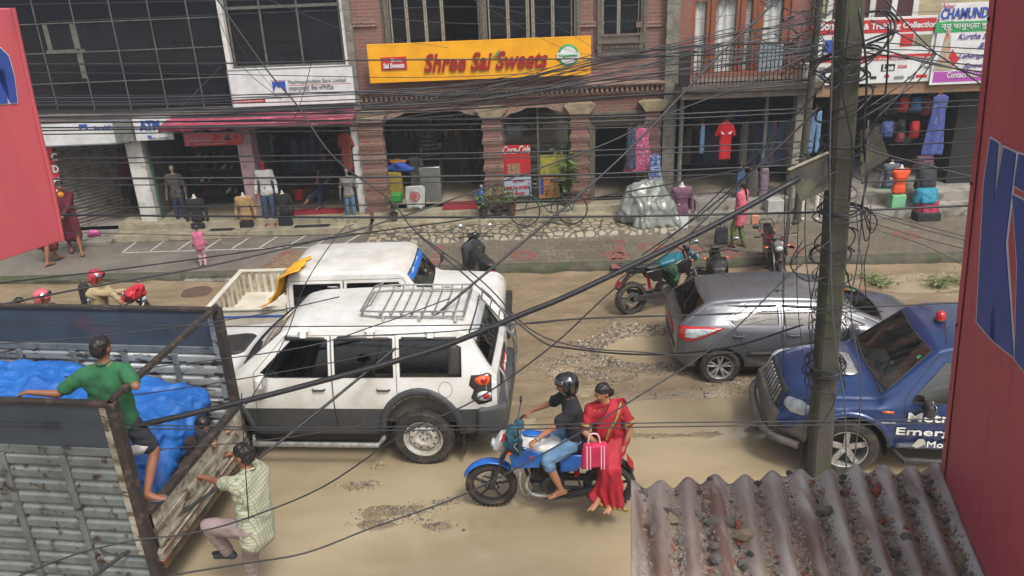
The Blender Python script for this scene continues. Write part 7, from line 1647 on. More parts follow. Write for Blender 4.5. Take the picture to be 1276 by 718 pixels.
    m=MB(); m.tube(smooth_path([(-.55,-.12,.86),(-.8,-.12,.93),(-.88,-.08,.94),(-.88,.08,.94),(-.8,.12,.93),(-.55,.12,.86)],4),.011,7); m.build('grab_rail',m_blk,r)
    m=MB(); m.add([(-.70,-.06,.74),(-.70,.06,.74),(-.93,.07,.52),(-.93,-.07,.52),(-.70,-.06,.725),(-.70,.06,.725),(-.945,.07,.505),(-.945,-.07,.505)],[(0,1,2,3),(7,6,5,4),(0,4,5,1),(1,5,6,2),(2,6,7,3),(3,7,4,0)]); rf=m.build('rear_fender',m_blk,r)
    if plate: m=MB(); m.box((-.915,0,.60),(.01,.18,.12),ry=R(35)); m.build('number_plate',m_plate,rf)
    m=MB(); m.box((.08,0,.62),(.40,.10,.05)); m.tube([(.40,0,.92),(.26,0,.45),(.18,0,.28)],.022,8); m.tube([(.38,0,.92),(-.1,0,.75),(-.5,0,.78)],.02,8); m.tube([(-.08,0,.76),(-.14,0,.3)],.025,8); m.build('frame',m_blk,r)
    m=MB(); m.lathe([(.001,-.13),(.11,-.13),(.13,-.10),(.13,.10),(.11,.13),(.001,.13)],20,(-.02,0,.36),'Y'); m.box((.1,0,.32),(.2,.2,.12)); m.build('engine_case',M('engine_grey','4A4A48','36332F',scale=9,rough=.5,metal=.4),r,bev=.015)
    m=MB()
    for k in range(7): m.box((.16-.012*k,0,.44+.026*k),(.15,.18,.012),ry=R(-15))
    m.box((.13,0,.52),(.09,.12,.2),ry=R(-15)); m.build('engine_fins',MC['engine_grey'],r)
    m=MB(); m.tube(smooth_path([(.21,.05,.5),(.27,.10,.36),(.18,.12,.24),(-.1,.13,.24)],4),.018,8); ex=m.build('exhaust_pipe',m_silver,r); m=MB(); m.tube([(-.1,.13,.24),(-.2,.14,.26),(-.62,.16,.38),(-.66,.16,.39)],[.025,.048,.055,.035],12); m.build('silencer',m_blk if c_main is not m_dark else m_silver,ex)
    m=MB(); m.tube([(-.35,0,.74),(-.3,0,.42)],.03,8); m.build('rear_shock',m_redl,r)
    m=MB(); m.rng((-.62,-.125,.27),(-.15,-.105,.37)); m.build('chain_guard',m_blk,r,bev=.008)
    if guard:
        for s in (-1,1):
            m=MB(); m.tube(smooth_path([(.3,s*.06,.66),(.33,s*.22,.62),(.33,s*.25,.45),(.27,s*.2,.3),(.2,s*.06,.26)],5),.013,7); m.build('crash_guard',m_chrome,r)
    return r
m_mw=M('pearl_white_plastic','CFCFCD','B5B3AE',scale=8,rough=.25,coat=.6); m_mb=M('bright_blue_plastic','1560B4','0E4E9A',scale=8,rough=.25,coat=.6); m_tl=M('teal_plastic','0E5F6A','0A4C58',scale=8,rough=.3,coat=.4); m_rdp=M('red_plastic','9A1A1C','7C1416',scale=8,rough=.3,coat=.4); m_bkp=M('gloss_black','18181A','26241F',scale=6,rough=.25,coat=.5)
hd=V((-.34,7.71,0))-V((1.04,7.62,0)); hm=moto('blue and white motorcycle carrying two riders through the muddy water','' or (.35,7.665,0),math.atan2(hd.y,hd.x),m_mw,m_mb,m_mb,cowl=m_mw)
blob([[((.22,0,1.0),(.09,.07,.012)),((.05,0,.975),(.07,.06,.012))]],'tank_top_panel',m_mb,hm,remesh=False)
text('FI','tank_lettering',m_redl,hm,(.20,.205,.80),.07,rot=(PI/2,0,PI),ext=.003)
p1=Q(788,380,12.9); p2=Q(850,378,13.3)
dd=V((p2.x-p1.x,.35,0)); tealb=moto('teal and black motorcycle parked with a green cloth over its handlebar',(2.72,13.02,.02),math.atan2(.36,1),m_tl,m_bkp,m_bkp,lean=-6,guard=False)
o=blob([[((0,-.25,.1),.06),((0,.2,.12),.07),((-.1,.0,.1),.09),((.05,-.15,-.15),.06),((-.05,.15,-.2),.07)]],'green_cloth',M('olive_cloth','2E4A34','24382A',scale=7,rough=.95),None,vox=.02,sm=2,noise_amp=.05,noise_sc=8); o.location=Q(837,337,13.1); tag(o,'olive green cloth draped over the handlebar of the teal motorcycle','cloth')
moto('red and black motorcycle standing at the kerb behind the grey hatchback',(5.0,14.05,.03),R(-98),M('dark_red_plastic','6E1216','541014',rough=.3,coat=.3),m_bkp,m_bkp,lean=7,guard=False,cowl=m_bkp,seatm=m_bkp)
moto('dark motorcycle almost hidden behind the roof of the grey hatchback',(3.62,12.75,.02),R(82),m_bkp,m_bkp,m_bkp,lean=-5,guard=False)
def scooter(label,loc,rz,c,lean=0,cat='scooter',name='scooter'):
    r=T(name,label,cat,loc,rz); r.rotation_euler=(R(lean),0,rz)
    for x in (.6,-.55):
        m=MB(); m.lathe([(.13,-.045),(.2,-.055),(.235,-.02),(.235,.02),(.2,.055),(.13,.045)],28,(0,0,0),'Y'); t=m.build('wheel',m_tyre,r); t.location=(x,0,.235); m=MB(); m.lathe([(.13,-.04),(.02,-.05),(.02,.05),(.13,.04)],20,(0,0,0),'Y'); m.build('rim',m_silver,t)
    blob([[((.5,-.12,.55),.04),((.5,.12,.55),.04),((.42,-.2,.75),.05),((.42,.2,.75),.05),((.45,0,.9),.07),((.3,-.17,.32),.04),((.3,.17,.32),.04)],[((.3,-.15,.28),.04),((.3,.15,.28),.04),((-.2,-.15,.28),.04),((-.2,.15,.28),.04)],[((-.1,-.14,.35),.05),((-.1,.14,.35),.05),((-.15,0,.66),.08),((-.75,0,.72),.07),((-.72,-.13,.52),.06),((-.72,.13,.52),.06),((-.5,-.16,.4),.05),((-.5,.16,.4),.05)]],'body_panels',c,r,vox=.02,sm=3)
    blob([[((-.1,0,.75),(.06,.12,.05)),((-.4,0,.76),(.06,.13,.05)),((-.75,0,.80),(.06,.1,.04))]],'seat',m_blk,r,remesh=False)
    blob([[((.55,0,.32),(.1,.07,.05)),((.65,0,.42),(.06,.06,.04)),((.45,0,.42),(.08,.07,.05))]],'front_fender',c,r,remesh=False)
    blob([[((.42,-.08,.98),.05),((.42,.08,.98),.05),((.36,0,1.02),.06)]],'headlight_cowl',c,r,remesh=False); m=MB(); m.ball((.475,0,.98),(.02,.08,.035),10); m.build('headlight',m_clr,r)
    m=MB(); m.tube(smooth_path([(.27,-.34,1.0),(.34,-.15,1.0),(.36,0,.99),(.34,.15,1.0),(.27,.34,1.0)],4),.016,8); h=m.build('handlebar',m_blk,r)
    for s in (-1,1): m=MB(); m.tube([(.34,s*.22,1.0),(.33,s*.27,1.15)],.006,5); k=m.build('mirror',m_blk,h); m=MB(); m.ball((.32,s*.29,1.2),(.018,.06,.045),12); m.build('mirror_head',m_chrome,k)
    m=MB(); m.ball((-.82,0,.68),(.02,.08,.03),10); m.build('tail_light',m_redl,r); return r
scooter('dark grey scooter with round mirrors parked at the kerb behind the white SUV',(-.66,14.1,.03),R(108),m_bkp,lean=6)
# ---- bicycle
bw=T('bicycle','old dark green bicycle leaning on the steps of the sweet shop','bicycle',(.90,16.95,.34),R(181)); bw.rotation_euler=(R(4),0,R(181))
for x in (.55,-.50):
    m=MB(); m.lathe([(.315,-.015),(.335,-.018),(.345,0),(.335,.018),(.315,.015)],40,(0,0,0),'Y'); t=m.build('wheel',m_blk,bw); t.location=(x,0,.345); m=MB()
    for k in range(18): a=2*PI*k/18; m.tube([(0,.02*(-1)**k,0),(math.cos(a)*.318,0,math.sin(a)*.318)],.0025,3)
    m.lathe([(.02,-.03),(.02,.03)],8,(0,0,0),'Y'); m.build('spokes',m_silver,t); m=MB()
    def fn(u,v): a=R(-10)+R(150)*u; return (x+.365*math.cos(a),(v-.5)*.05,.345+.365*math.sin(a))
    m.sheet(fn,16,2); m.build('mudguard',M('dark_green_enamel','1F4A38','2E3A2C',scale=9,rough=.4),bw,solid=.003,ang=180)
m=MB()
for a,b in (((.42,0,.86),(-.12,0,.90)),((.44,0,.78),(-.02,0,.28)),((-.14,0,.95),(-.02,0,.28)),((.44,0,.92),(.41,0,.74)),((.42,0,.76),(.55,0,.345)),((-.02,0,.28),(-.5,0,.345)),((-.13,0,.85),(-.5,0,.345))): m.tube([a,b],.014,7)
m.build('frame',MC['dark_green_enamel'],bw); m=MB(); m.tube(smooth_path([(.28,-.26,1.0),(.38,-.2,1.0),(.44,-.05,.98),(.44,.05,.98),(.38,.2,1.0),(.28,.26,1.0)],4),.011,7); m.tube([(.43,0,.9),(.44,0,.98)],.013,7); m.build('handlebar',m_silver,bw)
blob([[((-.05,0,1.0),.025),((-.22,-.06,1.0),.035),((-.22,.06,1.0),.035)]],'saddle',m_blk,bw,remesh=False)
m=MB(); m.rng((-.62,-.07,.72),(-.28,.07,.735)); m.tube([(-.6,.05,.72),(-.5,.04,.345)],.006,5); m.tube([(-.6,-.05,.72),(-.5,-.04,.345)],.006,5); m.build('luggage_rack',m_blk,bw)
m=MB(); m.lathe([(.07,-.01),(.09,0),(.07,.01)],20,(-.02,-.03,.28),'Y'); m.tube([(-.02,-.05,.28),(.05,-.06,.14)],.008,5); m.box((.05,-.1,.14),(.08,.08,.02)); m.tube([(-.02,.05,.28),(-.09,.06,.42)],.008,5); m.box((-.09,.1,.42),(.08,.08,.02)); m.build('crank',m_silver,bw)
# ================================================================ PEOPLE
nf=lambda *a:V(a)
grn=M('green_tshirt','2C6A42','245A38',scale=5,rough=.9,bump=.2,bscale=60,c3='1F4A32',s3=3,t3=(.5,.65)); blks=M('black_shorts','1E2026','2A2C32',scale=8,rough=.9)
r,I=person('man in green t-shirt and black shorts standing in the truck bed holding its rails',(-3.82,6.6,1.2),(-3.84,6.66,2.0),(-3.84,6.68,2.52),(.25,1,-.15),(-4.47,6.47,2.44),(-3.60,6.72,2.40),(-4.1,6.75,1.3),(-3.60,6.42,1.30),S=1.0,skin=skin_d,shirt=grn,trousers=blks,tlen=.40,elL=(0,-.3,-.6),elR=(.6,-.4,-.5),knR=(.5,.5,0),toeR=(1,.15,0),toeL=(.3,1,0),sidev=(-1,-.15,0),shoe=None,vox=.012,curl=.7,hem=.06,palmR=(-.3,.3,-1),hdL=(-.9,.1,-.25))
blob([[(V((-3.54,6.44,1.225))-V((-3.82,6.6,1.2)),(.13,.05,.012)),(V((-3.50,6.45,1.23))-V((-3.82,6.6,1.2)),(.08,.055,.012))]],'slipper',M('slate_slipper','4A5A64',rough=.7),r,remesh=False)
chk=bpy.data.materials.new('checked_shirt'); chk.use_nodes=True; nt=chk.node_tree; N=nt.nodes; L_=nt.links; b_=N['Principled BSDF']; b_.inputs['Roughness'].default_value=.9
tc=N.new('ShaderNodeTexCoord'); w1=N.new('ShaderNodeTexWave'); w1.bands_direction='Z'; w1.inputs['Scale'].default_value=9; w2=N.new('ShaderNodeTexWave'); w2.bands_direction='Y'; w2.inputs['Scale'].default_value=9
for w__ in (w1,w2): L_.new(tc.outputs['Object'],w__.inputs['Vector']); w__.inputs['Distortion'].default_value=1.5
mn=N.new('ShaderNodeMath'); mn.operation='MAXIMUM'; L_.new(w1.outputs['Fac'],mn.inputs[0]); L_.new(w2.outputs['Fac'],mn.inputs[1]); cr=N.new('ShaderNodeValToRGB'); cr.color_ramp.elements[0].position=.86; cr.color_ramp.elements[0].color=s2l('9FA08A'); cr.color_ramp.elements[1].position=.97; cr.color_ramp.elements[1].color=s2l('727860'); L_.new(mn.outputs[0],cr.inputs[0]); L_.new(cr.outputs[0],b_.inputs['Base Color'])
hd_=G(306,566,1.62); ch=G(311,594,1.42); pe=G(319,655,.93)
ch=V((ch.x,ch.y,ch.z)); 
r,I=person('man in a pale checked shirt and mauve trousers climbing on the back of the truck',(pe.x,pe.y,0),pe,ch,(-1,.35,-.1),G(232,590,1.24),G(264,551,1.24),G(284,687,.54),G(316,730,.09),S=1.04,skin=skin_d,shirt=chk,sleeve='short',trousers=M('mauve_trousers','8A7A78','7A6A68',scale=6,rough=.9),elL=(0,-.3,-1),elR=(0,.3,-.5),knL=(-1,0,.7),knR=(-1,0,0),toeL=(-1,.2,0),toeR=(-1,.1,0),shoe=M('dark_trainer','2C2C30',rough=.7),vox=.012,curl=.9,hem=.12,palmL=(-.5,0,-1),palmR=(-.5,0,-1))
# crouching figure in the truck
b0=tw(.16,-.42,.74)
r,I=person('person crouching low behind the tailgate beside the tarpaulin in dark clothes',b0,b0+V((-.14,.0,.12)),b0+V((-.02,.02,.34)),(.7,-.6,-.5),b0+V((.22,-.18,.35)),b0+V((.2,.1,.3)),b0+V((.1,-.15,.09)),b0+V((.1,.15,.09)),S=.9,skin=skin_l,shirt=M('dark_brown_shirt','33251F','241A16',scale=8,rough=.95),trousers=blks,knL=(.6,-.5,1),knR=(.6,.4,1),vox=.016,far=True)
# rider and passenger
r,I=person('motorcyclist in a black helmet, black t-shirt and rolled up jeans gripping the handlebar',(.62,7.66,.0),(.66,7.665,.94),(.60,7.66,1.40),(-1,-.08,-.08),(.185,7.40,1.075),(.135,7.98,1.085),(.46,7.42,.40),(.5,7.88,.40),S=.98,skin=skin_l,shirt=M('black_tshirt','17181C','1F2026',scale=8,rough=.9),trousers=M('pale_jeans','5F7E9C','4C6A88',scale=8,rough=.9,bump=.2),tlen=.60,elL=(.3,-.2,-1),elR=(.3,.2,-1),knL=(-1,-.15,.5),knR=(-1,.2,.5),toeL=(-1,-.15,-.12),toeR=(-1,0,0),shoe='sandal',vox=.0115,helmet=M('black_helmet','0E0E10','1A1A1C',scale=4,rough=.12,coat=1),curl=1.1,hem=.04)
m=MB(); hp=I['chest']; m.prism([(-.03,-.05),(.02,-.06),(.035,.0),(.0,.05),(-.03,.03)],0,.004); 
o=m.build('shirt_print',c_wht,r); o.location=hp+V((-.06,-.155,-.12)); o.rotation_euler=(0,0,R(-50))
sh_,el_,wr_=I['arms']['L']; m=MB(); q=wr_+(el_-wr_).normalized()*.03; dz=(el_-wr_).normalized(); m.tube([q-dz*.012,q+dz*.012],.037,12); m.build('wristwatch',m_chrome,r)
sari=M('red_sari','9C0E24','860B20',scale=6,rough=.7,bump=.15,bscale=50,c3='6A2A6A',s3=5,t3=(.70,.74)); gold=M('gold_border','A88A4A','5E6A3A',scale=30,rough=.5,metal=.2)
r,I=person('woman in a red sari riding side saddle with a pink bag on her lap',(1.0,7.6,0),(1.02,7.60,.93),(.97,7.58,1.36),(-.80,-.55,-.28),(1.16,7.44,.93),(.86,7.30,1.05),(.86,7.22,.42),(1.02,7.22,.38),S=.92,skin=skin_l,shirt=M('red_blouse','960E22','7E0C1C',scale=12,rough=.8,c3='B0883C',s3=16,t3=(.62,.66)),elL=(1,.1,.1),elR=(-.6,-.1,-.6),knL=(-.1,-1,.4),knR=(-.1,-1,.4),toeL=(-.6,-.6,-.1),toeR=(-.5,-.6,-.1),sidev=(1,-.15,0),hipv=(1,0,0),hair='bun',vox=.0115,hem=.0,collar=False,palmL=(-1,0,0))
B=I['B']; L2=I['legs']
kn1=L2['L'][1]; kn2=L2['R'][1]; an1=L2['L'][2]; an2=L2['R'][2]
sk=blob([[(I['pel']+V((-.08,.02,0)),.14),(I['pel']+V((.1,.02,0)),.14),(kn1+V((0,0,-.01)),.095),(kn2,.095)],[(kn1+V((.02,0,0)),.09),(kn2,.09),(V((.10,-.34,.30)),.05),(V((-.20,-.36,.42)),.05),(V((.04,-.40,.34)),.05)],[(kn1+V((.05,0,-.02)),.08),(V((.14,-.33,.28)),.035),(V((-.02,-.38,.30)),.035)]],'sari_skirt',sari,r,vox=.013,sm=2,fold=lambda c:(.020*math.sin(c.x*62+3*noise.noise(c*5)+c.z*4)*min(1,max(0,(.95-c.z)*2.2))+.006*noise.noise(c*9)))
m=MB()
def hemf(u,v): 
    x=-.23+.42*u; return (x,-.405-.02*math.sin(u*PI)+.012*math.sin(u*40),.375-.14*u+.045*v)
m.sheet(hemf,30,2); m.build('sari_hem',gold,r,solid=.006,ang=180)
# pallu: strip from the left shoulder across the chest to the waist
def strip(pts,w_,name,mat,parent,off=0,th=.008,n=4,wave=0):
    P=smooth_path([V(p) for p in pts],n); m=MB(); k=len(P)
    def fn(u,v):
        i=min(k-2,int(u*(k-1))); f=u*(k-1)-i; p=P[i].lerp(P[i+1],f); d=(P[i+1]-P[i]).normalized(); s=d.cross(V((0,-1,.1))).normalized(); return p+s*(v-.5)*w_+V((0,-.01*math.sin(v*PI)-wave*math.sin(v*14),0))
    m.sheet(fn,k*2,8); return m.build(name,mat,parent,solid=th,ang=180)
sv=I['sv']; c_=I['chest']; pl=I['pel']
strip([c_+sv*.17+V((0,.12,-.06)),c_+sv*.13+V((0,-.03,.06)),c_+sv*.07+V((0,-.12,-.03)),c_+V((-.02,-.155,-.17)),pl+V((-.10,-.16,.12)),pl+V((-.17,-.05,.10))],.17,'sari_pallu',sari,r,wave=.004)
strip([c_+sv*.20+V((0,.08,.02)),c_+sv*.155+V((0,-.06,.06)),c_+sv*.10+V((0,-.15,-.07)),c_+V((.02,-.175,-.2)),pl+V((-.06,-.18,.1))],.028,'sari_border',gold,r)
strip([c_+sv*.10+V((0,.06,.09)),c_+sv*.05+V((0,-.09,.05)),c_-sv*.02+V((0,-.145,-.07)),c_-sv*.08+V((0,-.155,-.2))],.028,'sari_border',gold,r)
for k in 'LR':
    s_,e_,w_=I['arms'][k]; a=s_.lerp(e_,.74); dz=(e_-s_).normalized(); m=MB(); m.tube([a-dz*.014,a+dz*.014],.076,14,caps=False); m.build('sleeve_border',gold,r)
    a=w_.lerp(e_,.10); dz=(e_-w_).normalized(); m=MB()
    for q in range(5): m.tube([a+dz*(.012*q),a+dz*(.012*q+.006)],.036,12,caps=False)
    m.build('bangles',c_red if k=='L' else gold,r)
hpw=I['hp']; m=MB(); m.tube([hpw(0,.065,.098),hpw(0,.03,.122),hpw(0,0,.13)],.0032,5); m.build('hair_parting',M('sindoor','A8202A',rough=.8),r)
tb=T('shopping_bag','pink and white striped bag held on the lap of the woman in red','bag',Q(741,566,7.1)); 
m=MB(); m.prism([(-.15,-.17),(.15,-.13),(.13,.14),(-.12,.13)],-.05,.05); m.build('bag_body',M('pink_bag','B8244C','A41E42',scale=6,rough=.75),tb,bev=.03,seg=3)
m=MB()
for x in (-.09,-.055,.06,.09): m.prism([(x,-.155),(x+.012,-.155),(x+.01,.13),(x-.002,.13)],-.054,-.051)
m.build('bag_stripes',M('pale_pink','D8A8B4',rough=.8),tb); text('Fashion','bag_lettering',c_wht,tb,(0,-.053,.0),.04,width=.1,ext=.002,shear=.2) if False else None
m=MB(); m.tube(smooth_path([(-.07,0,.12),(-.05,0,.24),(.03,0,.24),(.06,0,.12)],5),.009,6); m.build('bag_handle',MC['pale_pink'],tb)
# bag and cloth on the handlebar
o=blob([[((0,0,.04),.09),((.05,.05,.14),.05),((-.04,-.05,-.06),.08)],[((.02,-.08,.02),.06),((-.02,.08,0),.06),((.03,-.04,-.18),.05)]],'handlebar_bag',M('teal_backpack_cloth','1F4A58','17384A',scale=10,rough=.85,c3='7A9098',s3=7,t3=(.58,.64)),None,vox=.014,sm=2,noise_amp=.035,noise_sc=13); o.location=Q(641,543,7.56); tag(o,'crumpled teal bag tied to the handlebar of the blue motorcycle','bag')
m=MB(); m.rng((-.018,-.005,-.06),(.018,.005,.06)); t_=m.build('red_tag',c_red,o,bev=.003); t_.location=(-.12,-.06,.02); t_.rotation_euler=(0,.3,0)
# left edge scooter riders
h=G(122,343,1.42)
pel=h+V((-.14,0,-.72)); chs=h+V((-.08,0,-.24))
scooter('black scooter with a red cloth on its handlebar just beyond the truck',(pel.x+.32,pel.y,0),0,m_bkp)
r,I=person('scooter rider in a red helmet and cream jacket beyond the truck',(pel.x,pel.y,0),pel,chs,(1,-.15,-.35),pel+V((.60,-.28,.32)),pel+V((.60,.28,.32)),pel+V((.42,-.14,-.40)),pel+V((.42,.14,-.40)),S=.98,skin=skin_d,shirt=M('cream_jacket','9C8C6A','8A7B5A',scale=6,rough=.9),sleeve='long',trousers=m_nv,knL=(1,0,.6),knR=(1,0,.6),shoe=bk_,vox=.018,helmet=M('red_helmet','98222E','B84A56',scale=5,rough=.2,coat=.6),far=True)
blob([[((-.22,.0,.12),.09),((-.22,0,-.2),.1)]],'backpack',bk_,r,vox=.02,sm=2); C.objects[-1].location=I['chest']+V((.02,0,-.08))
o=blob([[((0,-.1,0),.09),((.05,.12,-.02),.1),((-.1,0,-.08),.1),((.1,-.05,.08),.06)]],'red_cloth',M('crimson_cloth','A81828','C06A78',scale=5,rough=.9,thr=(.6,.66)),None,vox=.018,sm=2,noise_amp=.06,noise_sc=8); o.location=pel+V((.66,-.05,.42)); tag(o,'bright red cloth bundled on the black scooter handlebar','cloth')
h=G(55,369,1.42); pel=h+V((-.12,0,-.72))
scooter('grey scooter mostly hidden behind the truck wall carrying two people',(pel.x+.3,pel.y,0),0,m_grplas)
person('scooter rider in a pink helmet and grey jacket behind the truck wall',(pel.x,pel.y,0),pel,h+V((-.07,0,-.24)),(1,-.3,-.1),pel+V((.58,-.28,.3)),pel+V((.58,.28,.3)),pel+V((.42,-.14,-.4)),pel+V((.42,.14,-.4)),skin=skin_l,shirt=M('grey_jacket','55504C',rough=.9),sleeve='long',trousers=bk_,knL=(1,0,.6),knR=(1,0,.6),vox=.02,helmet=M('pink_helmet','B8505E','C46A76',scale=5,rough=.3,coat=.5),far=True,nofoot=True)
h=G(25,376,1.30); pel=h+V((-.06,0,-.66))
person('passenger with black hair in a turquoise top on the hidden scooter',(pel.x,pel.y,0),pel,h+V((-.03,0,-.22)),(.9,-.5,-.1),pel+V((.3,-.18,.2)),pel+V((.3,.18,.2)),pel+V((.4,-.14,-.36)),pel+V((.4,.14,-.36)),S=.88,skin=skin_l,shirt=M('turquoise_top','3A9AA4','2E8490',scale=6,rough=.9),trousers=bk_,knL=(1,0,.6),knR=(1,0,.6),vox=.02,far=True,nofoot=True)
# pavement people
mar=M('maroon_robe','5C1420','48101A',scale=6,rough=.9)
def walker(label,base,H,face,shirt,trous,hands=None,robe=None,spread=.14,**k):
    b=V(base); S=H/1.70; f=V(face).normalized(); l=f.cross(V((0,0,1)))*-1; pel=b+V((0,0,.90*S)); ch=pel+V((0,0,.50*S))
    hl,hr=hands or (ch+l*.26*S-V((0,0,.50*S))+f*.05,ch-l*.26*S-V((0,0,.50*S))+f*.05)
    r,I=person(label,base,pel,ch,f,hl,hr,b+l*.09*S+f*spread*S+V((0,0,.09*S)),b-l*.09*S-f*spread*S+V((0,0,.09*S)),S=S,shirt=shirt,trousers=trous,far=True,vox=.016,knL=f,knR=f,elL=(0,0,-1),elR=(0,0,-1),**k)
    if robe: blob([[((pel-b)+V((0,0,.05)),.16*S),((pel-b)+V((.08,0,-.1)),.15*S),((pel-b)+V((-.08,0,-.1)),.15*S),((.1,0,.42*S),.13*S),((-.1,0,.42*S),.13*S)]],'robe_skirt',robe,r,vox=.018,sm=2,fold=lambda c:.014*math.sin(c.x*45+c.y*30+2*noise.noise(c*4)))
    return r,I,b,S,f,l,pel,ch
b=G(96,316,.2)
r,I,b,S,f,l,pel,ch=walker('monk in a maroon robe with a yellow collar walking on the pavement',b,1.62,(.5,-.8,-.1),mar,None,robe=mar,hands=(G(96,316,.2)+V((.1,-.3,1.0)),G(96,316,.2)+V((-.12,-.28,1.02))),shoe='sandal',spread=.2,sleeve='long')
m=MB(); m.ball(I['neck']+V((.02,-.07,-.04)),(.07,.05,.07),10); m.build('yellow_collar',M('saffron_cloth','C88A1C',rough=.9),r)
walker('second monk whose legs show below the left red hoarding',G(66,328,.2),1.62,(.4,.8,0),mar,None,robe=mar,shoe='sandal',spread=.18)
pk=M('pink_top','B0647A','9A5068',scale=7,rough=.9)
walker('small child with black hair in a pink top and pale patterned trousers',G(254,333,.2),.90,(-.2,1,0),pk,M('pale_print_trousers','B8959A','8C6A72',scale=14,rough=.9),sleeve='long',spread=.05)
b=G(920,308,.2)
r,I,b,S,f,l,pel,ch=walker('woman with a long black plait in a salmon pink tunic and green trousers carrying bags',b,1.40,(-.75,.65,0),M('salmon_tunic','B8606A','A85060',scale=16,rough=.9,c3='C8B0AE',s3=20,t3=(.66,.7)),M('olive_print_trousers','4A5A2C','6A6A3A',scale=16,rough=.9),hair='plait',shoe='sandal',hem=.24,spread=.1,sleeve='short')
hb2=T('handbag','tan handbag hanging at the hip of the woman with the plait','handbag',b+V((.26,-.1,.62))); m=MB(); m.rng((-.08,-.04,-.1),(.08,.04,.1)); m.build('bag_body',M('tan_leather','A8765A',rough=.6),hb2,bev=.02); m=MB(); m.tube([(-.05,0,.1),(-.02,0,.3),(.05,0,.1)],.008,5); m.build('bag_strap',MC['tan_leather'],hb2)
hb3=T('carrier_bag','black carrier bag held by the woman with the plait','bag',b+V((-.38,-.06,.30))); blob([[((-.1,0,-.16),.05),((.1,0,-.16),.05),((-.1,0,.14),.03),((.1,0,.14),.03)]],'bag_body',bk_,hb3,vox=.015,sm=1,noise_amp=.012,noise_sc=12); m=MB(); m.tube(smooth_path([(-.06,0,.15),(0,0,.28),(.06,0,.15)],4),.008,5); m.build('bag_handle',bk_,hb3)
# inside shops
b=V((Q(410,250,18.9).x,18.9,.52))
person('person sitting with outstretched legs inside the menswear shop',b,b+V((0,0,.45)),b+V((.02,.05,.95)),(-.4,-1,-.2),b+V((.1,-.35,.62)),b+V((-.15,-.35,.6)),b+V((-.32,-.72,.30)),b+V((-.1,-.6,.1)),S=.98,shirt=bk_,trousers=m_nv,knL=(0,-.6,1),knR=(0,-.6,1),vox=.018,far=True,shoe=None)
st=T('stool','low stool under the person sitting in the menswear shop','stool',b); m=MB(); m.rng((-.16,-.16,.30),(.16,.16,.34)); m.build('seat',MC['brown_counter'],st,bev=.01)
for sx in (-1,1):
    for sy in (-1,1): m=MB(); m.bar((sx*.13,sy*.13,0),(sx*.12,sy*.12,.3),.03); m.build('leg',MC['brown_counter'],st)
walker('shop worker in a black top standing inside the sweet shop',(Q(592,215,19.6).x,19.6,.56),1.62,(-.6,-.8,0),bk_,bk_,spread=.04)
walker('dim figure in a maroon top inside the shutter shop',(Q(158,240,19.5).x,19.5,.3),1.6,(.3,-1,0),mar,bk_,spread=.04)
# drivers
for root,lx,ly,zz,lab,mt in ((bp,2.22,.36,.80,'driver in a light blue shirt inside the blue pickup',M('light_blue_shirt','3E86A8','34769A',scale=6,rough=.9)),(bp,2.15,-.36,.80,'passenger in a cream shirt beside the driver of the blue pickup',M('cream_shirt','A8A08A','958C76',scale=6,rough=.9)),(hb,1.55,-.34,.52,'driver in a dark shirt at the wheel of the grey hatchback',m_nv)):
    mt_=Matrix.Translation(root.location)@Matrix.Rotation(root.rotation_euler.z,4,'Z'); p=lambda x,y,z: mt_@V((lx+x,ly+y,zz+z)); fv=mt_.to_3x3()@V((1,0,-.05))
    person(lab,p(0,0,-.2),p(0,0,0),p(-.07,0,.47),fv,p(.42,-.12 if ly>0 else .12,.22) if 0 else p(.42,.12,.24),p(.42,-.12,.24),p(.62,.12,-.2),p(.62,-.12,-.2),S=.92,shirt=mt,trousers=bk_,knL=mt_.to_3x3()@V((.3,0,1)),knR=mt_.to_3x3()@V((.3,0,1)),vox=.018,far=True,nofoot=True)
# ================================================================ OVERHEAD CABLES
m_cab=M('black_cable','131418','1E2024',scale=20,rough=.5); m_cabg=M('grey_cable','4A5056','3C4248',scale=20,rough=.5); m_cabt=M('dusty_cable','2E3238','3A3E44',scale=20,rough=.55)
def wire(px,Y0,Y1,r,label,group=None,mat=None,name='cable',cat='cable',n=6):
    k=len(px); L_=[0]
    for a,b in zip(px,px[1:]): L_.append(L_[-1]+math.hypot(b[0]-a[0],b[1]-a[1]))
    P=[Q(x,y,Y0+(Y1-Y0)*l/L_[-1]) for (x,y),l in zip(px,L_)]
    if k==2:      # a plain span sags a little
        P=[P[0],P[0].lerp(P[1],.33)-V((0,0,.03*abs(P[1].x-P[0].x)/6)),P[0].lerp(P[1],.67)-V((0,0,.03*abs(P[1].x-P[0].x)/6)),P[1]]
    P=smooth_path(P,n); o0=P[0].copy(); m=MB(); m.tube([p-o0 for p in P],r,6,caps=True); o=m.build(name,mat or m_cab,recalc=False,ang=180); o.location=o0; tag(o,label,cat,group); return o
def ext(px,l=-60,r=None):
    """carry a cable on past the picture's left edge along its own line"""
    (a,b),(c,d)=px[0],px[1]; t=(l-a)/(c-a); return [(l,b+(d-b)*t)]+list(px)
g1='cables strung in front of the shop fronts'
rw=random.Random(4)
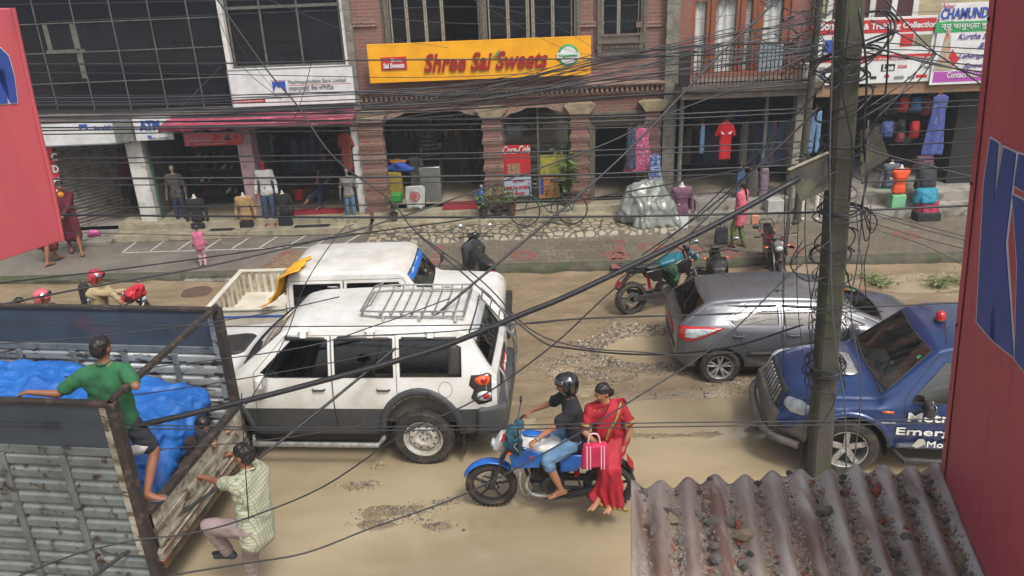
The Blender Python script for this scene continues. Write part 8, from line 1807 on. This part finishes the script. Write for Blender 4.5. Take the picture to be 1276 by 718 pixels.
far=[((30,80),(285,79),(460,75),(735,73),(1012,64)),((45,153),(440,150),(740,146),(1012,135)),((50,163),(440,157),(740,152),(1012,140)),((55,198),(440,193),(760,187),(1012,176)),((60,204),(440,200),(740,194),(1012,184)),
 ((60,231),(440,229),(740,222),(1010,214)),((75,259),(440,256),(740,248),(985,235)),((48,146),(300,143),(560,137),(800,120),(1010,105)),((45,141),(430,138),(620,128),(830,116),(1010,98)),((20,168),(440,163),(740,160),(1010,150)),
 ((90,290),(320,294),(560,290),(800,300)),((30,120),(440,116),(760,100),(1010,80)),((285,93),(560,96),(840,80),(1010,66))]
for k,p in enumerate(far): wire(ext(p),15.9+.05*(k%4),16.6,1.3*[.012,.014,.012,.012,.009,.009,.011,.013,.011,.010,.006,.007,.006][k],'black cable running level in front of the shop fronts to the far pole',g1)
g2='sagging bundle sweeping up to the balcony pole'
for k in range(20):
    a=118+rw.uniform(-4,34); b=a-rw.uniform(2,9); c=62+rw.uniform(-10,36); d=28+rw.uniform(-14,44)
    wire([(-40,a+8),(200,a+7),(440,b+4),(600,(b+c)/2+17+rw.uniform(-4,4)),(760,c+10),(900,(c+d)/2+rw.uniform(-3,6)),(1010,d)],15.6+rw.uniform(0,.4),16.5,rw.choice((.008,.010,.012)),'black cable in the sagging bundle that sweeps up to the balcony pole',g2,rw.choice((m_cab,m_cabt)))
g3='thin wires crossing the upper facades'
for p in (((0,6),(275,1),(520,-4)),((60,27),(500,10),(740,8),(1010,-4)),((335,0),(440,40),(560,60)),((590,0),(700,60),(760,70)),((275,0),(300,60),(340,110)),((440,20),(600,30),(800,26)),((860,25),(940,18),(1010,30)),((850,48),(930,40),(1015,30)),((910,0),(880,45),(845,60)),((600,4),(680,26),(740,60)),((225,134),(276,82)),((1090,20),(1170,14),(1235,16)),((1085,30),(1170,26),(1235,33))):
    wire(p,15.5,16.4,.0045,'thin grey wire crossing the upper facades',g3,m_cabt)
wire(ext([(60,223),(440,221),(600,219),(740,217),(1010,205)]),14,15.5,.02,'thick black double cable level with the shop doorways')
wire(ext([(75,268),(320,270),(440,271),(740,270),(1000,265),(1078,262),(1212,256)]),9.5,8.2,.013,'thick black cable crossing the shop steps and passing the near pole')
wire([(-40,362),(0,353),(145,336),(320,312),(445,292),(570,275),(635,264),(760,243),(887,219),(1015,190)],9,7.9,.008,'thin black cable rising from the left to the loops on the near pole')
wire([(-40,390),(0,380),(111,358),(267,330),(417,294),(507,268),(607,233),(677,208),(760,177),(826,145),(926,106),(1021,63)],9,15.5,.014,'black cable climbing from the lower left to the balcony pole')
wire([(-60,573),(0,563),(141,537),(296,502),(423,469),(500,448),(560,429),(650,392),(720,363),(877,287),(996,222)],6.4,7.52,.028,'very thick black cable running diagonally to the corroded plate')
wire([(60,775),(118,718),(282,600),(360,542),(466,456),(618,330),(770,200),(893,72),(968,0),(1020,-60)],5.5,13,.017,'black cable running steeply from bottom left to the top of the picture')
wire([(-20,735),(24,718),(94,691),(165,674),(235,665),(301,648),(402,607),(504,540),(595,497),(688,431),(770,356),(842,308),(930,222),(1021,135)],5.5,8,.008,'slack cable dipping over the truck and rising to the near pole')
wire([(120,740),(210,718),(300,703),(381,689),(463,658),(581,615),(699,553),(786,500),(895,428),(980,346),(1043,292)],5,7.85,.008,'long low cable curving over the road under the motorcycle')
wire([(1021,135),(960,192),(880,262),(800,318)],8,14,.012,'grey cable falling from the near pole towards the pavement',mat=m_cabg)
wire([(1075,45),(1000,135),(930,205),(860,275),(770,350)],7.9,12,.009,'second grey cable falling beside the first towards the pavement',mat=m_cabg)
g4='paired cables low over the road'
for dy in (0,5): wire([(-60,525+dy),(141,529+dy),(360,533+dy*.6),(560,531+dy),(820,527+dy),(1000,525+dy),(1210,522+dy)],6.3,6.6,.006,'black cable of the level pair low over the road',g4)
g5='cables level with the vehicle roofs'
for p in ([(-60,405),(0,404),(360,407),(640,404),(720,398),(895,391),(1210,377)],[(-40,300),(0,296),(0,296)][:0] or [(420,420),(560,413),(720,397),(900,392),(1100,388)],[(-60,432),(110,420),(301,396),(423,370)],[(80,470),(360,436),(470,405),(560,372)],[(-60,500),(141,495),(360,462),(520,430)],[(-60,580),(0,575),(200,560),(360,545),(500,520)]):
    wire(p,6.6,7.8,.006,'thin black cable level with the roofs of the vehicles',g5)
g6='crossing cables over the middle of the road'
wire([(271,0),(334,89),(370,131),(417,197),(487,250),(515,286),(583,346),(667,420),(709,434),(808,442),(908,433),(1000,405)],13,8,.012,'black cable of the crossing pair drooping over the middle of the road',g6)
wire([(262,0),(300,80),(350,124)],13,14,.005,'thin slack wire at the white window pillar')
wire([(518,290),(600,350),(660,410),(720,432),(800,439),(880,442),(1030,425)],8.5,8,.008,'black cable of the crossing pair drooping over the middle of the road',g6)
wire([(410,-10),(374,130),(356,160)],14,15,.006,'thin wire dropping in front of the bank sign')
wire([(440,280),(423,290),(380,355),(356,420),(315,493),(304,506)],8,7,.005,'thin wire hanging down to the far corner of the truck'); wire([(301,490),(303,540),(311,662)],6.2,6.2,.005,'short wire hanging straight down in front of the checked shirt')
g7='spans from the near pole past the red wall'
for p,rr in ((((1076,185),(1130,200),(1225,224)),.010),(((1095,166),(1222,159)),.008),(((1103,181),(1222,176)),.008),(((1108,201),(1222,194)),.010),(((1087,212),(1220,207)),.010),(((1073,228),(1220,220)),.010),(((1078,262),(1140,278),(1208,296)),.006),(((1078,264),(1140,283),(1208,301)),.006),(((1078,275),(1150,297),(1206,311)),.006),(((1080,283),(1150,305),(1203,332)),.005),(((1040,50),(1100,62),(1160,80),(1240,92)),.010),(((1085,60),(1160,75),(1240,84)),.008),(((1085,52),(1240,62)),.007),(((1080,66),(1160,78),(1240,100)),.010),(((1020,75),(1110,62),(1240,70)),.006),(((1085,25),(1165,66),(1232,112)),.009),(((1100,-5),(1130,30),(1165,66)),.009),(((1166,66),(1130,100),(1080,135)),.008),(((1166,68),(1140,105),(1070,150)),.008),(((1160,62),(1128,110),(1090,150)),.007),(((1083,130),(1230,124)),.008),(((1083,137),(1230,131)),.008)):
    wire(p,7.7,6.6 if len(p)>9 else 7.4,rr*.8,'black cable spanning from the near pole past the red wall',g7)
g8='cables hanging down beside the near pole'
for p,mt,rr in (([(1038,45),(1036,110),(1034,200),(1035,330),(1040,420),(1052,500),(1055,590)],m_cabg,.010),([(1082,150),(1076,250),(1068,330),(1060,385),(1073,480),(1066,560),(1060,592)],m_cabg,.009),([(978,225),(977,330),(976,470)],m_cab,.005),([(995,260),(993,360),(1000,440)],m_cab,.005),([(1008,190),(1003,300),(1012,400),(1005,500),(995,590)],m_cab,.006),([(1070,10),(1080,90),(1076,170),(1080,220),(1073,260)],m_cab,.014),([(1060,20),(1050,110),(1062,180),(1058,250)],m_cab,.010),([(985,270),(975,360),(980,420),(970,470),(960,520)],m_cab,.005),([(1020,330),(1008,400),(1015,470),(1005,540)],m_cab,.006),([(1066,250),(1070,300),(1074,340),(1066,380)],m_cabg,.007),([(1107,30),(1106,80),(1100,130),(1075,185)],m_cab,.012),([(1085,255),(1083,300),(1077,330),(1080,380)],m_cab,.006)):
    wire(p,7.62,7.66,rr*.85,'cable hanging down beside the near pole',g8,mt)
g9='loops of cable coiled round the near pole'
def coil(py,rx,rz_,turns,r,tilt=0,dx=0,mat=None,seed=0):
    rr_=random.Random(seed); c=polepx(py); P=[]
    for i in range(int(turns*12)+1):
        a=2*PI*i/12; w_=1+.15*math.sin(a*.37+seed); P.append(V((c.x+dx+rx*w_*math.cos(a),c.y+(.17+.04*rr_.random())*math.sin(a)*1.0,c.z+rz_*math.sin(a*1.0+tilt)+.012*i/12+rr_.uniform(-.008,.008))))
    P=smooth_path(P,2); o0=P[0].copy(); m=MB(); m.tube([p-o0 for p in P],r,6); o=m.build('cable_coil',mat or m_cab,recalc=False,ang=180); o.location=o0; tag(o,'loop of cable coiled round the near pole','cable',g9)
for k,(py,rx,rz_,t,r,ti,dx) in enumerate(((95,.20,.05,2,.010,.5,0),(130,.24,.16,1.2,.011,1.2,.02),(135,.16,.10,1.5,.008,2.5,.04),(178,.20,.03,2.2,.009,.2,0),(190,.19,.03,2,.008,.4,0),(240,.17,.03,1.5,.005,.2,0),(262,.20,.03,3,.009,.3,.03),(268,.26,.05,1.5,.008,.8,.06),(300,.20,.10,1.3,.009,1,.02),(318,.23,.06,1.6,.010,.6,-.02),(345,.18,.04,2,.006,.3,0),(372,.17,.04,3,.004,.2,0),(395,.17,.02,3,.004,.8,0),(410,.18,.05,2,.005,.3,0),(452,.19,.04,3.3,.008,.3,-.02),(460,.21,.06,3,.008,1.3,-.01),(468,.18,.04,3,.007,2.3,0),(478,.20,.05,2,.007,.3,.01),(75,.30,.10,1.4,.010,1.1,-.02),(60,.34,.14,1.2,.010,2.1,.08),(45,.25,.2,1.1,.012,.6,.18),(205,.22,.04,1.3,.008,1,.03))): coil(py,rx,rz_,t,r,ti,dx,seed=k)
g10='tangled cables on the balcony pole'
for k in range(34):
    x,y=1010+rw.uniform(-16,22),rw.uniform(-10,100); P=[(x,y)]
    for j in range(rw.randint(3,5)): P.append((P[-1][0]+rw.uniform(-26,26),min(125,P[-1][1]+rw.uniform(-18,20))))
    wire(P,16.6,16.9,rw.choice((.008,.011,.014)),'short curling cable in the tangle on the balcony pole',g10)
g11='loose wire ends curled beside the near pole'
for P in ([(985,330),(1000,310),(1020,305),(1050,330),(1060,360)],[(1000,300),(985,330),(1005,350),(1030,345)],[(1010,470),(1020,500),(1015,520),(1040,530)],[(1020,535),(1040,500),(1030,480)],[(1075,262),(1085,290),(1093,275),(1080,258)],[(1072,262),(1078,300),(1085,285),(1076,260)],[(1040,70),(1060,95),(1100,60),(1110,30),(1095,12)],[(1030,60),(1010,70),(1020,90),(1045,85)],[(1060,80),(1035,95),(1040,110),(1070,75)],[(985,195),(1000,190),(1010,200),(1025,188)],[(992,200),(1010,196),(1018,205),(1032,195)],[(1000,250),(1040,215),(1075,225)],[(996,225),(1015,240),(1045,255),(1070,260)]):
    wire(P,7.6,7.7,.007,'loose wire end curled beside the near pole',g11)
